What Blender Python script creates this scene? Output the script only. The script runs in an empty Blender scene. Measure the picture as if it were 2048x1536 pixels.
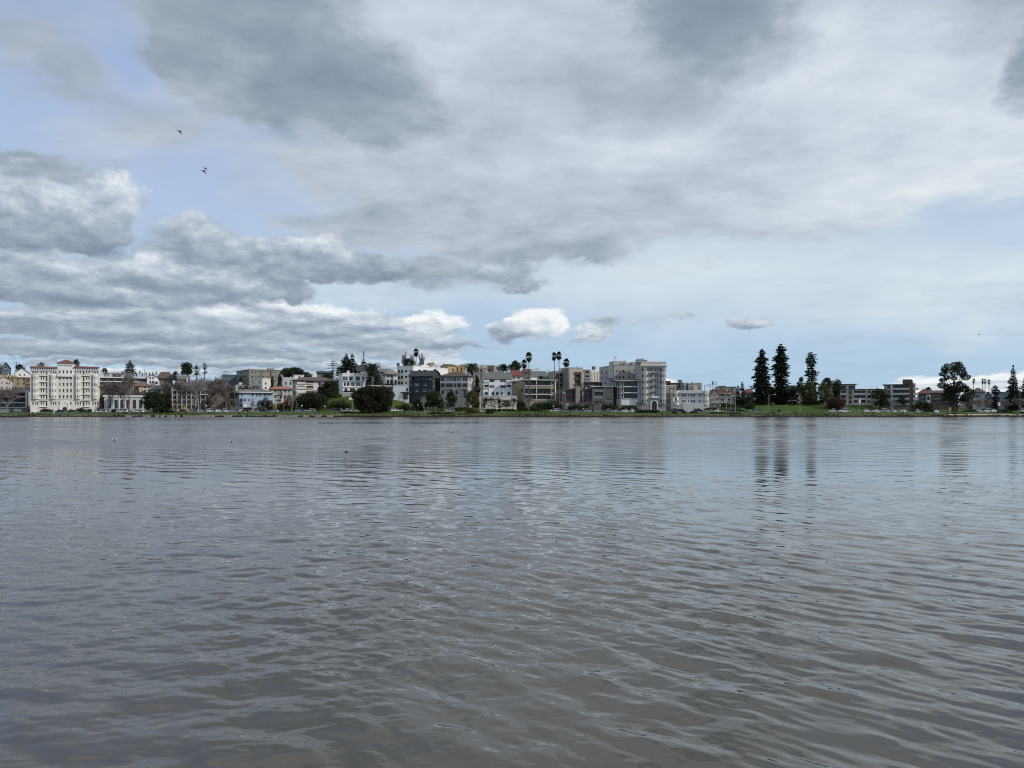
import bpy, bmesh, math, random
import numpy as np
from mathutils import Vector, Matrix, noise as mnoise
S = bpy.context.scene
COL = S.collection
F = 1538.0          # focal length in photo pixels (2048 wide)
HY = 823.0          # row of the horizon in the photo
CAM_H = 2.3
R = math.radians
random.seed(7)
rng = np.random.default_rng(11)

# ---------- camera ----------
cd = bpy.data.cameras.new('camera'); cam = bpy.data.objects.new('camera', cd); COL.objects.link(cam)
cam.location = (0, 0, CAM_H); cam.rotation_euler = (R(90), 0, 0)
cd.sensor_width = 36.0; cd.lens = 36.0 * F / 2048.0
cd.shift_y = (HY - 768.0) / 2048.0
cd.clip_start = 0.2; cd.clip_end = 30000
S.camera = cam

S.view_settings.view_transform = 'Standard'
S.view_settings.look = 'None'
S.view_settings.exposure = 0.0
S.view_settings.gamma = 1.0
S.cycles.use_denoising = False
S.cycles.filter_width = 1.1
S.cycles.max_bounces = 5
S.cycles.diffuse_bounces = 2
S.cycles.glossy_bounces = 3
S.cycles.caustics_reflective = False
S.cycles.caustics_refractive = False
S.cycles.sample_clamp_indirect = 4

# ---------- photo pixel <-> world ----------
CROP = {'a': (0, 260/2048), 'b': (250, 260/2048), 'c': (460, 260/2048), 'd': (660, 260/2048),
        'e': (840, 260/2048), 'g': (1080, 260/2048), 'h': (1300, 260/2048),
        'i': (1500, 300/2048), 'j': (1760, 288/2048)}
def cpx(c, x): x0, s = CROP[c]; return x0 + x * s
def cpy(c, y): return 680 + y * CROP[c][1]
def PX(px, Y): return (px - 1024.0) / F * Y
def PZ(py, Y): return CAM_H - (py - HY) / F * Y

# ---------- custom properties ----------
def tag(o, label=None, cat=None, group=None, kind=None):
    if label: o['label'] = label
    if cat: o['category'] = cat
    if group: o['group'] = group
    if kind: o['kind'] = kind
    return o
def empty(name, loc, rz=0.0):
    o = bpy.data.objects.new(name, None); COL.objects.link(o)
    o.location = loc; o.rotation_euler = (0, 0, rz); o.empty_display_size = 0.5
    return o
def link_mesh(name, me, parent=None, loc=None):
    o = bpy.data.objects.new(name, me); COL.objects.link(o)
    if parent is not None: o.parent = parent
    if loc is not None: o.location = loc
    return o

# ---------- mesh builder ----------
class MB:
    def __init__(s): s.v = []; s.f = []; s.mi = []; s.m = 0
    def vert(s, p): s.v.append((p[0], p[1], p[2])); return len(s.v) - 1
    def face(s, pts):
        i = len(s.v); s.v.extend([(p[0], p[1], p[2]) for p in pts])
        s.f.append(tuple(range(i, i + len(pts)))); s.mi.append(s.m)
    def box(s, x0, x1, y0, y1, z0, z1, M=None):
        c = [Vector((x, y, z)) for z in (z0, z1) for y in (y0, y1) for x in (x0, x1)]
        if M is not None: c = [M @ p for p in c]
        i = len(s.v); s.v.extend([tuple(p) for p in c])
        for q in ((0,2,3,1),(4,5,7,6),(0,1,5,4),(2,6,7,3),(0,4,6,2),(1,3,7,5)):
            s.f.append(tuple(i + k for k in q)); s.mi.append(s.m)
    def tube(s, pts, radii, n=6, cap=True):
        rings = []
        pts = [Vector(p) for p in pts]
        if not hasattr(radii, '__len__'): radii = [radii] * len(pts)
        for k, p in enumerate(pts):
            d = (pts[min(k+1, len(pts)-1)] - pts[max(k-1, 0)])
            if d.length < 1e-9: d = Vector((0,0,1))
            d.normalize()
            a = Vector((1,0,0)) if abs(d.x) < 0.8 else Vector((0,1,0))
            u = d.cross(a).normalized(); w = d.cross(u)
            i = len(s.v)
            for q in range(n):
                t = 2*math.pi*q/n
                s.v.append(tuple(p + (u*math.cos(t) + w*math.sin(t))*radii[k]))
            rings.append(i)
        for a, b in zip(rings, rings[1:]):
            for q in range(n):
                s.f.append((a+q, a+(q+1) % n, b+(q+1) % n, b+q)); s.mi.append(s.m)
        if cap:
            s.f.append(tuple(rings[0]+q for q in range(n))[::-1]); s.mi.append(s.m)
            s.f.append(tuple(rings[-1]+q for q in range(n))); s.mi.append(s.m)
    def ell(s, c, r, nu=10, nv=6, M=None):
        i = len(s.v); c = Vector(c)
        for a in range(nv+1):
            th = math.pi*a/nv
            for b in range(nu):
                ph = 2*math.pi*b/nu
                p = Vector((r[0]*math.sin(th)*math.cos(ph), r[1]*math.sin(th)*math.sin(ph), r[2]*math.cos(th)))
                if M is not None: p = M @ p
                s.v.append(tuple(c+p))
        for a in range(nv):
            for b in range(nu):
                s.f.append((i+a*nu+b, i+(a+1)*nu+b, i+(a+1)*nu+(b+1) % nu, i+a*nu+(b+1) % nu)); s.mi.append(s.m)
    def build(s, name, mats, parent=None, loc=None, smooth=False):
        me = bpy.data.meshes.new(name)
        me.from_pydata(s.v, [], s.f)
        for m in (mats if isinstance(mats, (list, tuple)) else [mats]): me.materials.append(m)
        if len(s.mi): me.polygons.foreach_set('material_index', s.mi)
        if smooth: me.polygons.foreach_set('use_smooth', [True]*len(s.f))
        me.update()
        return link_mesh(name, me, parent, loc)

# ---------- node expression helper ----------
class NT:
    def __init__(s, tree): s.t = tree; s.n = tree.nodes; s.l = tree.links
    def node(s, typ, **kw):
        n = s.n.new(typ)
        for k, v in kw.items(): setattr(n, k, v)
        return n
    def put(s, sock, v):
        if isinstance(v, E): v = v.s
        if isinstance(v, bpy.types.NodeSocket): s.l.new(v, sock)
        else: sock.default_value = v
    def math(s, op, a, b=0.0, c=0.0, clamp=False):
        n = s.node('ShaderNodeMath', operation=op, use_clamp=clamp)
        for k, v in enumerate((a, b, c)):
            s.put(n.inputs[k], v)
        return E(s, n.outputs[0])
    def vmath(s, op, a, b=(0,0,0), c=(0,0,0), out=0):
        n = s.node('ShaderNodeVectorMath', operation=op)
        for k, v in enumerate((a, b, c)):
            if k < len(n.inputs) and n.inputs[k].type == 'VECTOR': s.put(n.inputs[k], v)
        return E(s, n.outputs[out])
    def noise(s, vec, scale, detail=4, rough=0.5, dist=0.0, lac=2.0, col=False, dim='3D'):
        n = s.node('ShaderNodeTexNoise', noise_dimensions=dim)
        s.put(n.inputs['Vector'], vec); s.put(n.inputs['Scale'], scale); s.put(n.inputs['Detail'], detail)
        s.put(n.inputs['Roughness'], rough); s.put(n.inputs['Distortion'], dist); s.put(n.inputs['Lacunarity'], lac)
        return E(s, n.outputs['Color' if col else 'Fac'])
    def comb(s, x, y, z=0.0):
        n = s.node('ShaderNodeCombineXYZ')
        for k, v in enumerate((x, y, z)): s.put(n.inputs[k], v)
        return E(s, n.outputs[0])
    def sep(s, v):
        n = s.node('ShaderNodeSeparateXYZ'); s.put(n.inputs[0], v)
        return [E(s, o) for o in n.outputs]
    def mix(s, f, a, b):
        n = s.node('ShaderNodeMix', data_type='RGBA')
        s.put(n.inputs[0], f); s.put(n.inputs[6], a); s.put(n.inputs[7], b)
        return E(s, n.outputs[2])
    def smooth(s, x, lo, hi, a=0.0, b=1.0):
        n = s.node('ShaderNodeMapRange', interpolation_type='SMOOTHSTEP')
        for k, v in enumerate((x, lo, hi, a, b)): s.put(n.inputs[k], v)
        return E(s, n.outputs[0])
    def ramp(s, x, stops):
        n = s.node('ShaderNodeValToRGB'); s.put(n.inputs[0], x)
        el = n.color_ramp.elements
        while len(el) < len(stops): el.new(0.5)
        for e, (p, c) in zip(el, stops): e.position = p; e.color = (*c, 1)
        return E(s, n.outputs[0])
class E:
    def __init__(s, nt, sock): s.nt = nt; s.s = sock
    def __add__(s, o): return s.nt.math('ADD', s, o)
    __radd__ = __add__
    def __sub__(s, o): return s.nt.math('SUBTRACT', s, o)
    def __rsub__(s, o): return s.nt.math('SUBTRACT', o, s)
    def __mul__(s, o): return s.nt.math('MULTIPLY', s, o)
    __rmul__ = __mul__
    def __truediv__(s, o): return s.nt.math('DIVIDE', s, o)
    def clamp(s): return s.nt.math('ADD', s, 0.0, clamp=True)

def srgb(r, g, b):
    f = lambda c: (c/255/12.92) if c/255 <= .04045 else ((c/255+.055)/1.055)**2.4
    return (f(r), f(g), f(b))
# ---------- sun and sky ----------
SUN = Vector((0.83, -0.24, 0.50)).normalized()
sl = bpy.data.lights.new('sun', 'SUN'); so = bpy.data.objects.new('sun', sl); COL.objects.link(so)
sl.energy = 3.0; sl.angle = R(0.5); sl.color = (1.0, 0.95, 0.87)
so.rotation_euler = (-SUN).to_track_quat('-Z', 'Y').to_euler(); so.location = (200, -100, 200)

W = bpy.data.worlds.new('World'); S.world = W; W.use_nodes = True
W.cycles.sampling_method = 'MANUAL'; W.cycles.sample_map_resolution = 512
wt = NT(W.node_tree); wt.n.clear()
out = wt.node('ShaderNodeOutputWorld'); bg = wt.node('ShaderNodeBackground')
wt.l.new(bg.outputs[0], out.inputs[0])
STR = 0.12
bg.inputs[1].default_value = STR
sky = wt.node('ShaderNodeTexSky', sky_type='NISHITA', sun_disc=False)
sky.sun_elevation = math.asin(SUN.z); sky.sun_rotation = math.atan2(SUN.x, SUN.y)
sky.air_density = 1.0; sky.dust_density = 1.0; sky.ozone_density = 1.0
tc = wt.node('ShaderNodeTexCoord')
dirv = E(wt, tc.outputs['Generated'])
dx, dy, dz = wt.sep(dirv)
az = wt.math('ARCTAN2', dx, dy)
el = wt.math('ARCSINE', dz)
elp = wt.math('ABSOLUTE', el)
# cloud-plane coordinates: clouds shrink and flatten towards the horizon as a real layer does
h_ = wt.math('ADD', wt.math('ABSOLUTE', dz), 0.10)
pl = wt.comb(dx/h_, dy/h_, 0.0)
ang = wt.comb(az, elp, 0.0)
def angs(px, py):
    a = math.atan((px-1024)/F); return a, math.atan((HY-py)/F*math.cos(a))
def C(r, g, b): return tuple(c/STR for c in srgb(r, g, b)) + (1,)

# turbulence that ruffles cloud outlines
w1 = wt.noise(wt.vmath('MULTIPLY', ang, (1.0, 1.8, 1.0)), 4.6, 10, 0.62, col=True)
w1 = wt.vmath('SUBTRACT', w1, (0.5, 0.5, 0.5))
angS = wt.vmath('MULTIPLY_ADD', w1, (0.34, 0.16, 0.0), ang)       # soft, large clouds
w2 = wt.noise(wt.vmath('MULTIPLY', ang, (1.0, 1.7, 1.0)), 20.0, 9, 0.62, col=True)
w2 = wt.vmath('SUBTRACT', w2, (0.5, 0.5, 0.5))
angC0 = wt.vmath('MULTIPLY_ADD', w2, (0.060, 0.036, 0.0), ang)      # cumulus

def blobs(coord, lst, soft=False):
    """sum of soft ellipses: returns density, tone*density and height-in-cloud*density"""
    D = T = H = None
    for i_, (px, py, rx, ry, amp, tone) in enumerate(lst):
        if i_ % 5 == 4: coord = wt.vmath('MULTIPLY_ADD', D, (1e-7, 1e-7, 0), coord)   # keeps the node compiler's stack short
        a, e = angs(px, py); ca = math.cos(a)
        ra, re = rx/F*ca*ca, ry/F*ca
        q = wt.vmath('MULTIPLY_ADD', coord, (1/ra, 1/re, 0), (-a/ra, -e/re, 0))
        m = wt.math('MULTIPLY_ADD', wt.vmath('DOT_PRODUCT', q, q, out=1), -1.0, 1.0, clamp=True)
        if soft: m = m * m
        m = m * amp
        D = m if D is None else D + m
        T = m*tone if T is None else wt.math('MULTIPLY_ADD', m, tone, T)
        qm = wt.vmath('SCALE', q); wt.put(qm.s.node.inputs['Scale'], m)
        H = qm if H is None else wt.vmath('ADD', H, qm)
    return D, T, H

# --- clear sky, with the thin white veil low on the right ---
base = wt.node('ShaderNodeMix', data_type='RGBA')
grad = wt.ramp(wt.math('MULTIPLY', elp, 1/0.62), [(0.0, C(172,208,236)[:3]), (0.10, C(176,206,234)[:3]), (0.30, C(186,206,230)[:3]), (0.62, C(166,190,228)[:3]), (1.0, C(158,182,224)[:3])])
skyc = wt.mix(0.85, E(wt, sky.outputs[0]), grad)
VEIL = [(1500,560,700,170,1.0,0), (1150,520,300,120,.5,0), (1950,590,420,110,.9,0), (700,600,500,60,.6,0)]
Dv, Tv, Hv = blobs(angS, VEIL, True)
vn = wt.noise(wt.vmath('MULTIPLY', pl, (0.7, 1.5, 1.0)), 1.1, 8, 0.6)
skyc = wt.mix(wt.math('MULTIPLY', Dv, wt.math('MULTIPLY_ADD', vn, 0.9, 0.25), clamp=True), skyc, C(219,231,237))

# --- high soft cloud sheet ---
SOFT = [ # px, py, rx, ry, density, tone (0 dark slate .. 1 white)
 (1250,120,1000,400,1.2,.72),(1760,250,700,290,1.0,.84),(1040,400,480,180,.8,.62),(880,60,240,190,.9,.78),(1000,300,330,120,.9,.74),
 (540,40,290,180,1.6,.17),(660,160,240,120,1.6,.12),(790,232,130,60,1.5,.13),(450,130,150,100,.6,.34),(520,110,70,44,1.3,.55),(600,20,90,40,.9,.42),(690,90,60,50,.8,.40),(320,0,280,100,.8,.44),
 (1410,20,250,135,2.3,.08),(1510,95,150,66,1.0,.16),(1600,92,80,46,1.1,.34),(2070,130,160,120,2.6,.06),(1960,0,260,110,1.0,.40),
 (1190,195,420,80,.9,.36),(1450,390,520,110,1.1,.66),(1900,320,420,100,1.4,1.0),(1660,130,220,110,1.3,1.0),(1290,290,240,80,1.0,.92),
 (1000,415,300,90,1.1,.56),(1105,492,180,46,1.0,.34),(920,486,150,46,.7,.46),(690,450,230,66,1.1,.50),(830,546,250,42,1.2,.40),
 (380,215,260,110,.55,.46),(230,250,260,90,.45,.50),(480,360,200,50,.4,.54),(640,310,260,70,.5,.52),(60,60,220,110,.8,.42),(90,312,240,44,1.2,.40),(150,140,190,70,.4,.42),(800,365,220,80,.5,.60)]
Ds, Ts, Hs = blobs(angS, SOFT, True)
ns = wt.noise(pl, 1.25, 9, 0.60, 0.25)
ns2 = wt.noise(pl, 3.9, 9, 0.62, 0.2)
gen = wt.smooth(el, 0.50, 0.70, 0.0, 0.9)                  # unseen broken cloud overhead, made bright to lift ambient and near-water reflection
Dt = wt.math('MULTIPLY_ADD', ns - 0.5, 1.5, Ds + gen) + (ns2 - 0.5)*0.5
aS = wt.smooth(Dt, -0.10, 1.05)
tS = (Ts + gen*0.98) / (wt.math('MAXIMUM', Ds, 0.0) + gen + 0.05)
tS = tS + (ns - 0.5)*0.80 + (ns2 - 0.5)*0.72 + (0.62 - aS)*0.22
softc = wt.ramp(tS, [(0.0, C(130,146,162)[:3]), (0.25, C(152,166,180)[:3]), (0.5, C(184,193,206)[:3]), (0.75, C(206,217,227)[:3]), (1.0, C(231,237,241)[:3])])
skyc = wt.mix(aS*0.95, skyc, softc)

# --- cumulus: bright heads, flat grey bases, packed into bands towards the horizon ---
CUM = [
 (190,610,560,120,.55,.44),(480,700,500,60,.62,.48),
 (70,430,230,85,1.5,.42),(235,395,80,70,1.2,.72),(30,350,90,40,.9,.46),(130,478,220,38,1.2,.14),(200,385,60,25,.7,.40),
 (390,478,115,58,1.3,.44),(560,512,220,46,1.3,.38),(700,540,190,34,1.3,.26),(470,570,170,44,1.3,.34),(560,582,90,30,1.0,.26),(640,490,120,26,.6,.75),
 (40,560,160,50,1.3,.24),(290,548,150,40,1.3,.34),(320,518,60,30,.9,.84),(100,590,230,30,1.3,.24),(330,600,130,24,1.2,.30),(60,515,110,20,.8,.6),
 (70,650,320,26,1.3,.40),(330,664,330,26,1.3,.26),(450,630,110,24,1.2,.90),(600,652,240,24,1.3,.36),(540,614,60,14,.8,.8),(250,628,150,16,.9,.5),
 (866,650,86,34,1.6,.86),(640,628,160,22,.9,.86),(760,640,90,22,.9,.72),(790,684,200,18,1.3,.30),(700,640,130,18,1.0,.48),(60,690,180,10,.9,.3),
 (160,704,300,14,1.2,.40),(480,704,330,14,1.2,.30),(800,702,180,14,1.2,.62),(880,716,76,12,1.1,.9),(300,728,420,9,1.1,.46),(700,728,320,10,1.0,.58),(150,745,400,10,.9,.58),(560,748,400,10,.9,.66),
 (1080,644,80,40,1.9,1.0),(1185,660,40,20,1.4,.72),(1010,664,56,24,1.2,.40),(1170,680,70,8,.8,.6),(990,690,50,9,.9,.55),
 (1045,572,80,20,1.1,.36),(1000,545,110,22,.8,.36),
 (1370,628,38,16,.95,.50),(1468,646,36,18,1.0,.46),(1512,651,40,12,.85,.46),(1202,634,38,15,.9,.52),(1272,643,20,11,.65,.58),(1318,658,16,7,.5,.6),
 (1960,785,300,40,1.05,.84),(2060,765,130,34,1.1,.88),(1760,795,150,26,.95,.80),(1880,765,90,22,.6,.95),(1325,775,44,22,1.1,.95),(1060,752,50,6,.5,.8)]
angC = wt.vmath('MULTIPLY_ADD', aS, (1e-7, 1e-7, 0), angC0)
Dc, Tc, Hc = blobs(angC, CUM)
hx, hyc, hz = wt.sep(Hc)
lg = wt.math('LOGARITHM', elp + 0.03, math.e)
stretch = wt.comb(az, lg*0.40, 0.0)
nc = wt.noise(stretch, 17.0, 10, 0.63, 0.2)
nb = wt.noise(wt.vmath('ADD', stretch, (0.007, 0.022, 0.0)), 17.0, 10, 0.63, 0.2)
nd = wt.math('MULTIPLY_ADD', nc - 0.5, 1.9, Dc)
aC = wt.smooth(nd, 0.22, 0.95)
relief = (nc - nb)*3.0
hgt = hyc / (Dc + 0.05)
tC = Tc/(Dc + 0.02) + relief*0.55 + hgt*0.40 + (0.5 - nc)*0.20
cumc = wt.ramp(tC*0.8 + 0.05, [(0.0, C(128,143,162)[:3]), (0.22, C(148,162,179)[:3]), (0.45, C(174,186,201)[:3]), (0.70, C(210,220,228)[:3]), (0.92, C(246,249,250)[:3])])
skyc = wt.mix(aC*0.95, skyc, cumc)
wt.put(bg.inputs[0], skyc)
# ---------- the lake ----------
def sst_(a, b, x):
    t = np.clip((x-a)/(b-a), 0, 1); return t*t*(3-2*t)
def build_water():
    SHORE = 338.5
    # rows spaced by what one picture row covers, columns fan out; the waves themselves are in world metres
    inv = np.linspace(1/4.0, 1/SHORE, 860)
    ys = 1/inv
    near = ys[ys < 33.0]; ys = np.concatenate([near, np.arange(near[-1]+.30, SHORE, .30)])
    ys = np.concatenate([[-60.0, 0.0, 2.0, 3.0], ys])
    t = np.concatenate([np.linspace(-4, -1.0, 12)[:-1], np.linspace(-1.0, 1.0, 1250), np.linspace(1.0, 4, 12)[1:]])
    Yg, Tg = np.meshgrid(ys, t, indexing='ij')
    Xg = Tg*np.maximum(Yg, 6.0)
    dY = np.gradient(ys)[:, None]
    dX = np.gradient(t)[None, :]*np.maximum(ys, 6.0)[:, None]
    Z = np.zeros_like(Xg)
    r = np.random.default_rng(5)
    n = 130
    lam = np.exp(r.uniform(np.log(0.10), np.log(1.7), n))
    # wind from the left-front: crests run across the view, tilted down to the right
    th = R(-102) + r.normal(0, 0.50, n)
    th += np.where(lam < 0.5, r.normal(0, 0.4, n), 0)
    grp2 = r.uniform(0, 1, n) < 0.45            # a second, diagonal set of short waves on the right
    lam = np.where(grp2, np.exp(r.uniform(np.log(0.13), np.log(0.85), n)), lam)
    th = np.where(grp2, R(-133) + r.normal(0, 0.20, n), th)
    grp3 = np.zeros(n, bool)                    # longer waves that carry the far water
    m3 = 46
    lam = np.concatenate([lam, np.exp(r.uniform(np.log(0.9), np.log(2.8), m3))]); th = np.concatenate([th, R(-97) + r.normal(0, .34, m3)])
    grp2 = np.concatenate([grp2, np.zeros(m3, bool)]); grp3 = np.concatenate([grp3, np.ones(m3, bool)]); n += m3
    out3 = 0.10 + 0.90*sst_(14.0, 60.0, Yg)
    k = 2*np.pi/lam
    slope = np.where(grp3, 0.0074, 0.0160*np.where(grp2, 1.15, 1.0)*np.where(lam > 0.8, 0.62, 1.0)*np.where(lam < 0.15, 0.85, 1.0))
    right = 0.25 + 0.95*sst_(-5.0, 5.0, Xg)
    amp = slope/k
    ph = r.uniform(0, 6.28, n)
    # gusts
    G = 0.85 + 0.30*np.sin(0.21*Xg + 0.13*Yg + 1.0)*np.sin(0.17*Yg - 0.11*Xg) + 0.18*np.sin(0.06*Xg - 0.04*Yg)
    for i in range(n):
        kx, ky = k[i]*math.cos(th[i]), k[i]*math.sin(th[i])
        step = np.abs(np.sin(th[i]))*dY + np.abs(np.cos(th[i]))*dX
        att = np.clip((lam[i]/np.maximum(step, 1e-6) - 2.2)/2.5, 0, 1)
        if lam[i] < 0.4 and not grp3[i]: att = att*(0.62 + 0.38*sst_(4.5, 9.0, Yg))   # calmer chop close in, under the bank
        if att.max() <= 0: continue
        p = kx*Xg + ky*Yg + ph[i] + 0.9*np.sin(0.35*k[i]*(-math.sin(th[i])*Xg + math.cos(th[i])*Yg)*0.5 + ph[i]*2)
        s_ = np.sin(p)
        Z += amp[i]*att*G*(out3 if grp3[i] else right if grp2[i] else 1.15-0.42*right)*(s_ + 0.22*np.cos(2*p))
    nr, nc_ = Xg.shape
    co = np.stack([Xg, Yg, Z], -1).reshape(-1, 3).astype(np.float32)
    idx = np.arange(nr*nc_).reshape(nr, nc_)
    quads = np.stack([idx[:-1, :-1], idx[:-1, 1:], idx[1:, 1:], idx[1:, :-1]], -1).reshape(-1, 4)
    me = bpy.data.meshes.new('water')
    me.vertices.add(len(co)); me.vertices.foreach_set('co', co.ravel())
    me.loops.add(quads.size); me.loops.foreach_set('vertex_index', quads.ravel().astype(np.int32))
    me.polygons.add(len(quads)); me.polygons.foreach_set('loop_start', np.arange(0, quads.size, 4, dtype=np.int32))
    me.polygons.foreach_set('loop_total', np.full(len(quads), 4, np.int32))
    me.polygons.foreach_set('use_smooth', np.ones(len(quads), bool))
    me.update(calc_edges=True)
    m = bpy.data.materials.new('lake_water'); m.use_nodes = True
    t_ = NT(m.node_tree); b = t_.n['Principled BSDF']
    geo = t_.node('ShaderNodeNewGeometry')
    P = E(t_, geo.outputs['Position']); N = E(t_, geo.outputs['Normal'])
    px_, py_, pz_ = t_.sep(P)
    # small ripples as facet tilts, strongest where the mesh cannot carry them
    a1 = t_.noise(t_.vmath('MULTIPLY', P, (0.8, 1.9, 1.0)), 3.2, 3, 0.55, col=True)
    a2 = t_.noise(t_.vmath('MULTIPLY', P, (0.8, 1.3, 1.0)), 0.55, 3, 0.55, col=True)
    a1 = t_.vmath('SUBTRACT', a1, (0.5, 0.5, 0.5)); a2 = t_.vmath('SUBTRACT', a2, (0.5, 0.5, 0.5))
    far = t_.smooth(py_, 7.0, 40.0)
    patch = t_.noise(t_.vmath('MULTIPLY', P, (0.010, 0.035, 1.0)), 1.0, 4, 0.55, 0.4)
    pk = t_.smooth(patch, 0.36, 0.66, 0.55, 1.25)
    s1 = t_.math('MULTIPLY_ADD', t_.smooth(py_, 12.0, 45.0, 1.0, 0.0), 0.05, 0.012) * pk
    s2 = far * 0.012 * pk
    v1 = t_.vmath('SCALE', t_.vmath('MULTIPLY', a1, (0.45, 1.0, 0.0))); t_.put(v1.s.node.inputs['Scale'], s1)
    v2 = t_.vmath('SCALE', t_.vmath('MULTIPLY', a2, (0.45, 1.0, 0.0))); t_.put(v2.s.node.inputs['Scale'], s2)
    nn = t_.vmath('NORMALIZE', t_.vmath('ADD', N, t_.vmath('ADD', v1, v2)))
    t_.put(b.inputs['Normal'], nn)
    mud = t_.noise(P, 0.25, 3, 0.5)
    t_.put(b.inputs['Base Color'], t_.mix(mud, (0.048, 0.044, 0.033, 1), (0.066, 0.058, 0.044, 1)))
    streak = t_.noise(t_.vmath('MULTIPLY', P, (0.45, 1.3, 1.0)), 1.0, 5, 0.65)
    rfar = t_.math('MULTIPLY_ADD', t_.smooth(streak, 0.34, 0.66), 0.12, 0.15)*pk
    t_.put(b.inputs['Roughness'], t_.math('MULTIPLY_ADD', t_.smooth(py_, 7.0, 70.0), rfar, 0.025))
    b.inputs['IOR'].default_value = 1.5
    me.materials.append(m)
    o = link_mesh('water', me); tag(o, kind='structure')
build_water()
# ---------- materials ----------
_M = {}
def paint(name, col, rough=0.75, var=0.16, scale=0.5, spec=0.3, streak=True):
    """painted or rendered wall: colour with weathering streaks and patches"""
    if name in _M: return _M[name]
    m = bpy.data.materials.new(name); m.use_nodes = True; t = NT(m.node_tree); b = t.n['Principled BSDF']
    g = t.node('ShaderNodeNewGeometry'); P = E(t, g.outputs['Position'])
    n1 = t.noise(P, scale, 5, 0.6)
    n2 = t.noise(t.vmath('MULTIPLY', P, (1.6, 1.6, 0.16)), 1.0, 4, 0.6)
    f = t.math('MULTIPLY_ADD', n1 - 0.5, 2*var, 1.0) + (n2 - 0.5)*(1.4*var if streak else 0.0)
    c = t.vmath('SCALE', t.comb(*col)); t.put(c.s.node.inputs['Scale'], f)
    t.put(b.inputs['Base Color'], c); b.inputs['Roughness'].default_value = rough
    b.inputs['Specular IOR Level'].default_value = spec
    _M[name] = m; return m
def tiles(name, col, var=0.3):
    """roof covering with courses and uneven tiles"""
    if name in _M: return _M[name]
    m = bpy.data.materials.new(name); m.use_nodes = True; t = NT(m.node_tree); b = t.n['Principled BSDF']
    g = t.node('ShaderNodeNewGeometry'); P = E(t, g.outputs['Position'])
    n1 = t.noise(P, 0.4, 4, 0.6); n2 = t.noise(t.vmath('MULTIPLY', P, (2.5, 2.5, 5.0)), 1.0, 2, 0.6)
    f = t.math('MULTIPLY_ADD', n1 - 0.5, 1.2*var*1.6, 1.0) + (n2 - 0.5)*var*1.6
    c = t.vmath('SCALE', t.comb(*col)); t.put(c.s.node.inputs['Scale'], f)
    t.put(b.inputs['Base Color'], c); b.inputs['Roughness'].default_value = 0.85
    bp = t.node('ShaderNodeBump'); bp.inputs['Strength'].default_value = 0.5; bp.inputs['Distance'].default_value = 0.05
    t.put(bp.inputs['Height'], n2); t.l.new(bp.outputs[0], b.inputs['Normal'])
    _M[name] = m; return m
def plain(name, col, rough=0.5, metal=0.0, spec=0.5, coat=0.0):
    if name in _M: return _M[name]
    m = bpy.data.materials.new(name); m.use_nodes = True; t = NT(m.node_tree); b = t.n['Principled BSDF']
    g = t.node('ShaderNodeNewGeometry'); n1 = t.noise(E(t, g.outputs['Position']), 1.3, 3, 0.6)
    c = t.vmath('SCALE', t.comb(*col)); t.put(c.s.node.inputs['Scale'], t.math('MULTIPLY_ADD', n1 - 0.5, 0.2, 1.0))
    t.put(b.inputs['Base Color'], c); b.inputs['Roughness'].default_value = rough
    b.inputs['Metallic'].default_value = metal; b.inputs['Specular IOR Level'].default_value = spec
    b.inputs['Coat Weight'].default_value = coat
    _M[name] = m; return m
def leafmat(name, col, var=0.55, hue=(1.25, 1.1, 0.7), rough=0.6, trans=0.25):
    """leaf clumps: every clump its own tint"""
    if name in _M: return _M[name]
    m = bpy.data.materials.new(name); m.use_nodes = True; t = NT(m.node_tree); b = t.n['Principled BSDF']
    g = t.node('ShaderNodeNewGeometry'); ri = E(t, g.outputs['Random Per Island'])
    n1 = t.noise(E(t, g.outputs['Position']), 0.35, 3, 0.5)
    f = t.math('MULTIPLY_ADD', ri, 2*var, 1.0-var)
    a = t.vmath('SCALE', t.comb(*col)); t.put(a.s.node.inputs['Scale'], f)
    a2 = t.vmath('MULTIPLY', a, hue)
    c = t.mix(t.smooth(n1, 0.35, 0.7), a, a2)
    t.put(b.inputs['Base Color'], c); b.inputs['Roughness'].default_value = rough
    b.inputs['Specular IOR Level'].default_value = 0.25
    tr = t.node('ShaderNodeBsdfTranslucent'); t.put(tr.inputs[0], c)
    mx = t.node('ShaderNodeMixShader'); mx.inputs[0].default_value = trans
    o = t.n['Material Output']
    t.l.new(b.outputs[0], mx.inputs[1]); t.l.new(tr.outputs[0], mx.inputs[2]); t.l.new(mx.outputs[0], o.inputs[0])
    _M[name] = m; return m
GLASS = plain('window_glass', (0.016, 0.020, 0.024), 0.08, 0, 0.5)
GLASS2 = plain('curtained_glass', (0.20, 0.20, 0.19), 0.25, 0, 0.5)
FRW = plain('white_frame', (0.62, 0.61, 0.58), 0.5)
FRD = plain('dark_frame', (0.05, 0.05, 0.05), 0.5)
FRB = plain('brown_frame', (0.11, 0.055, 0.04), 0.5)
DARK = plain('dark_interior', (0.02, 0.02, 0.022), 0.8)
WHITE = paint('white_trim', (0.70, 0.69, 0.66), 0.6, 0.06)
FR = {'w': FRW, 'd': FRD, 'b': FRB}

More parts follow.
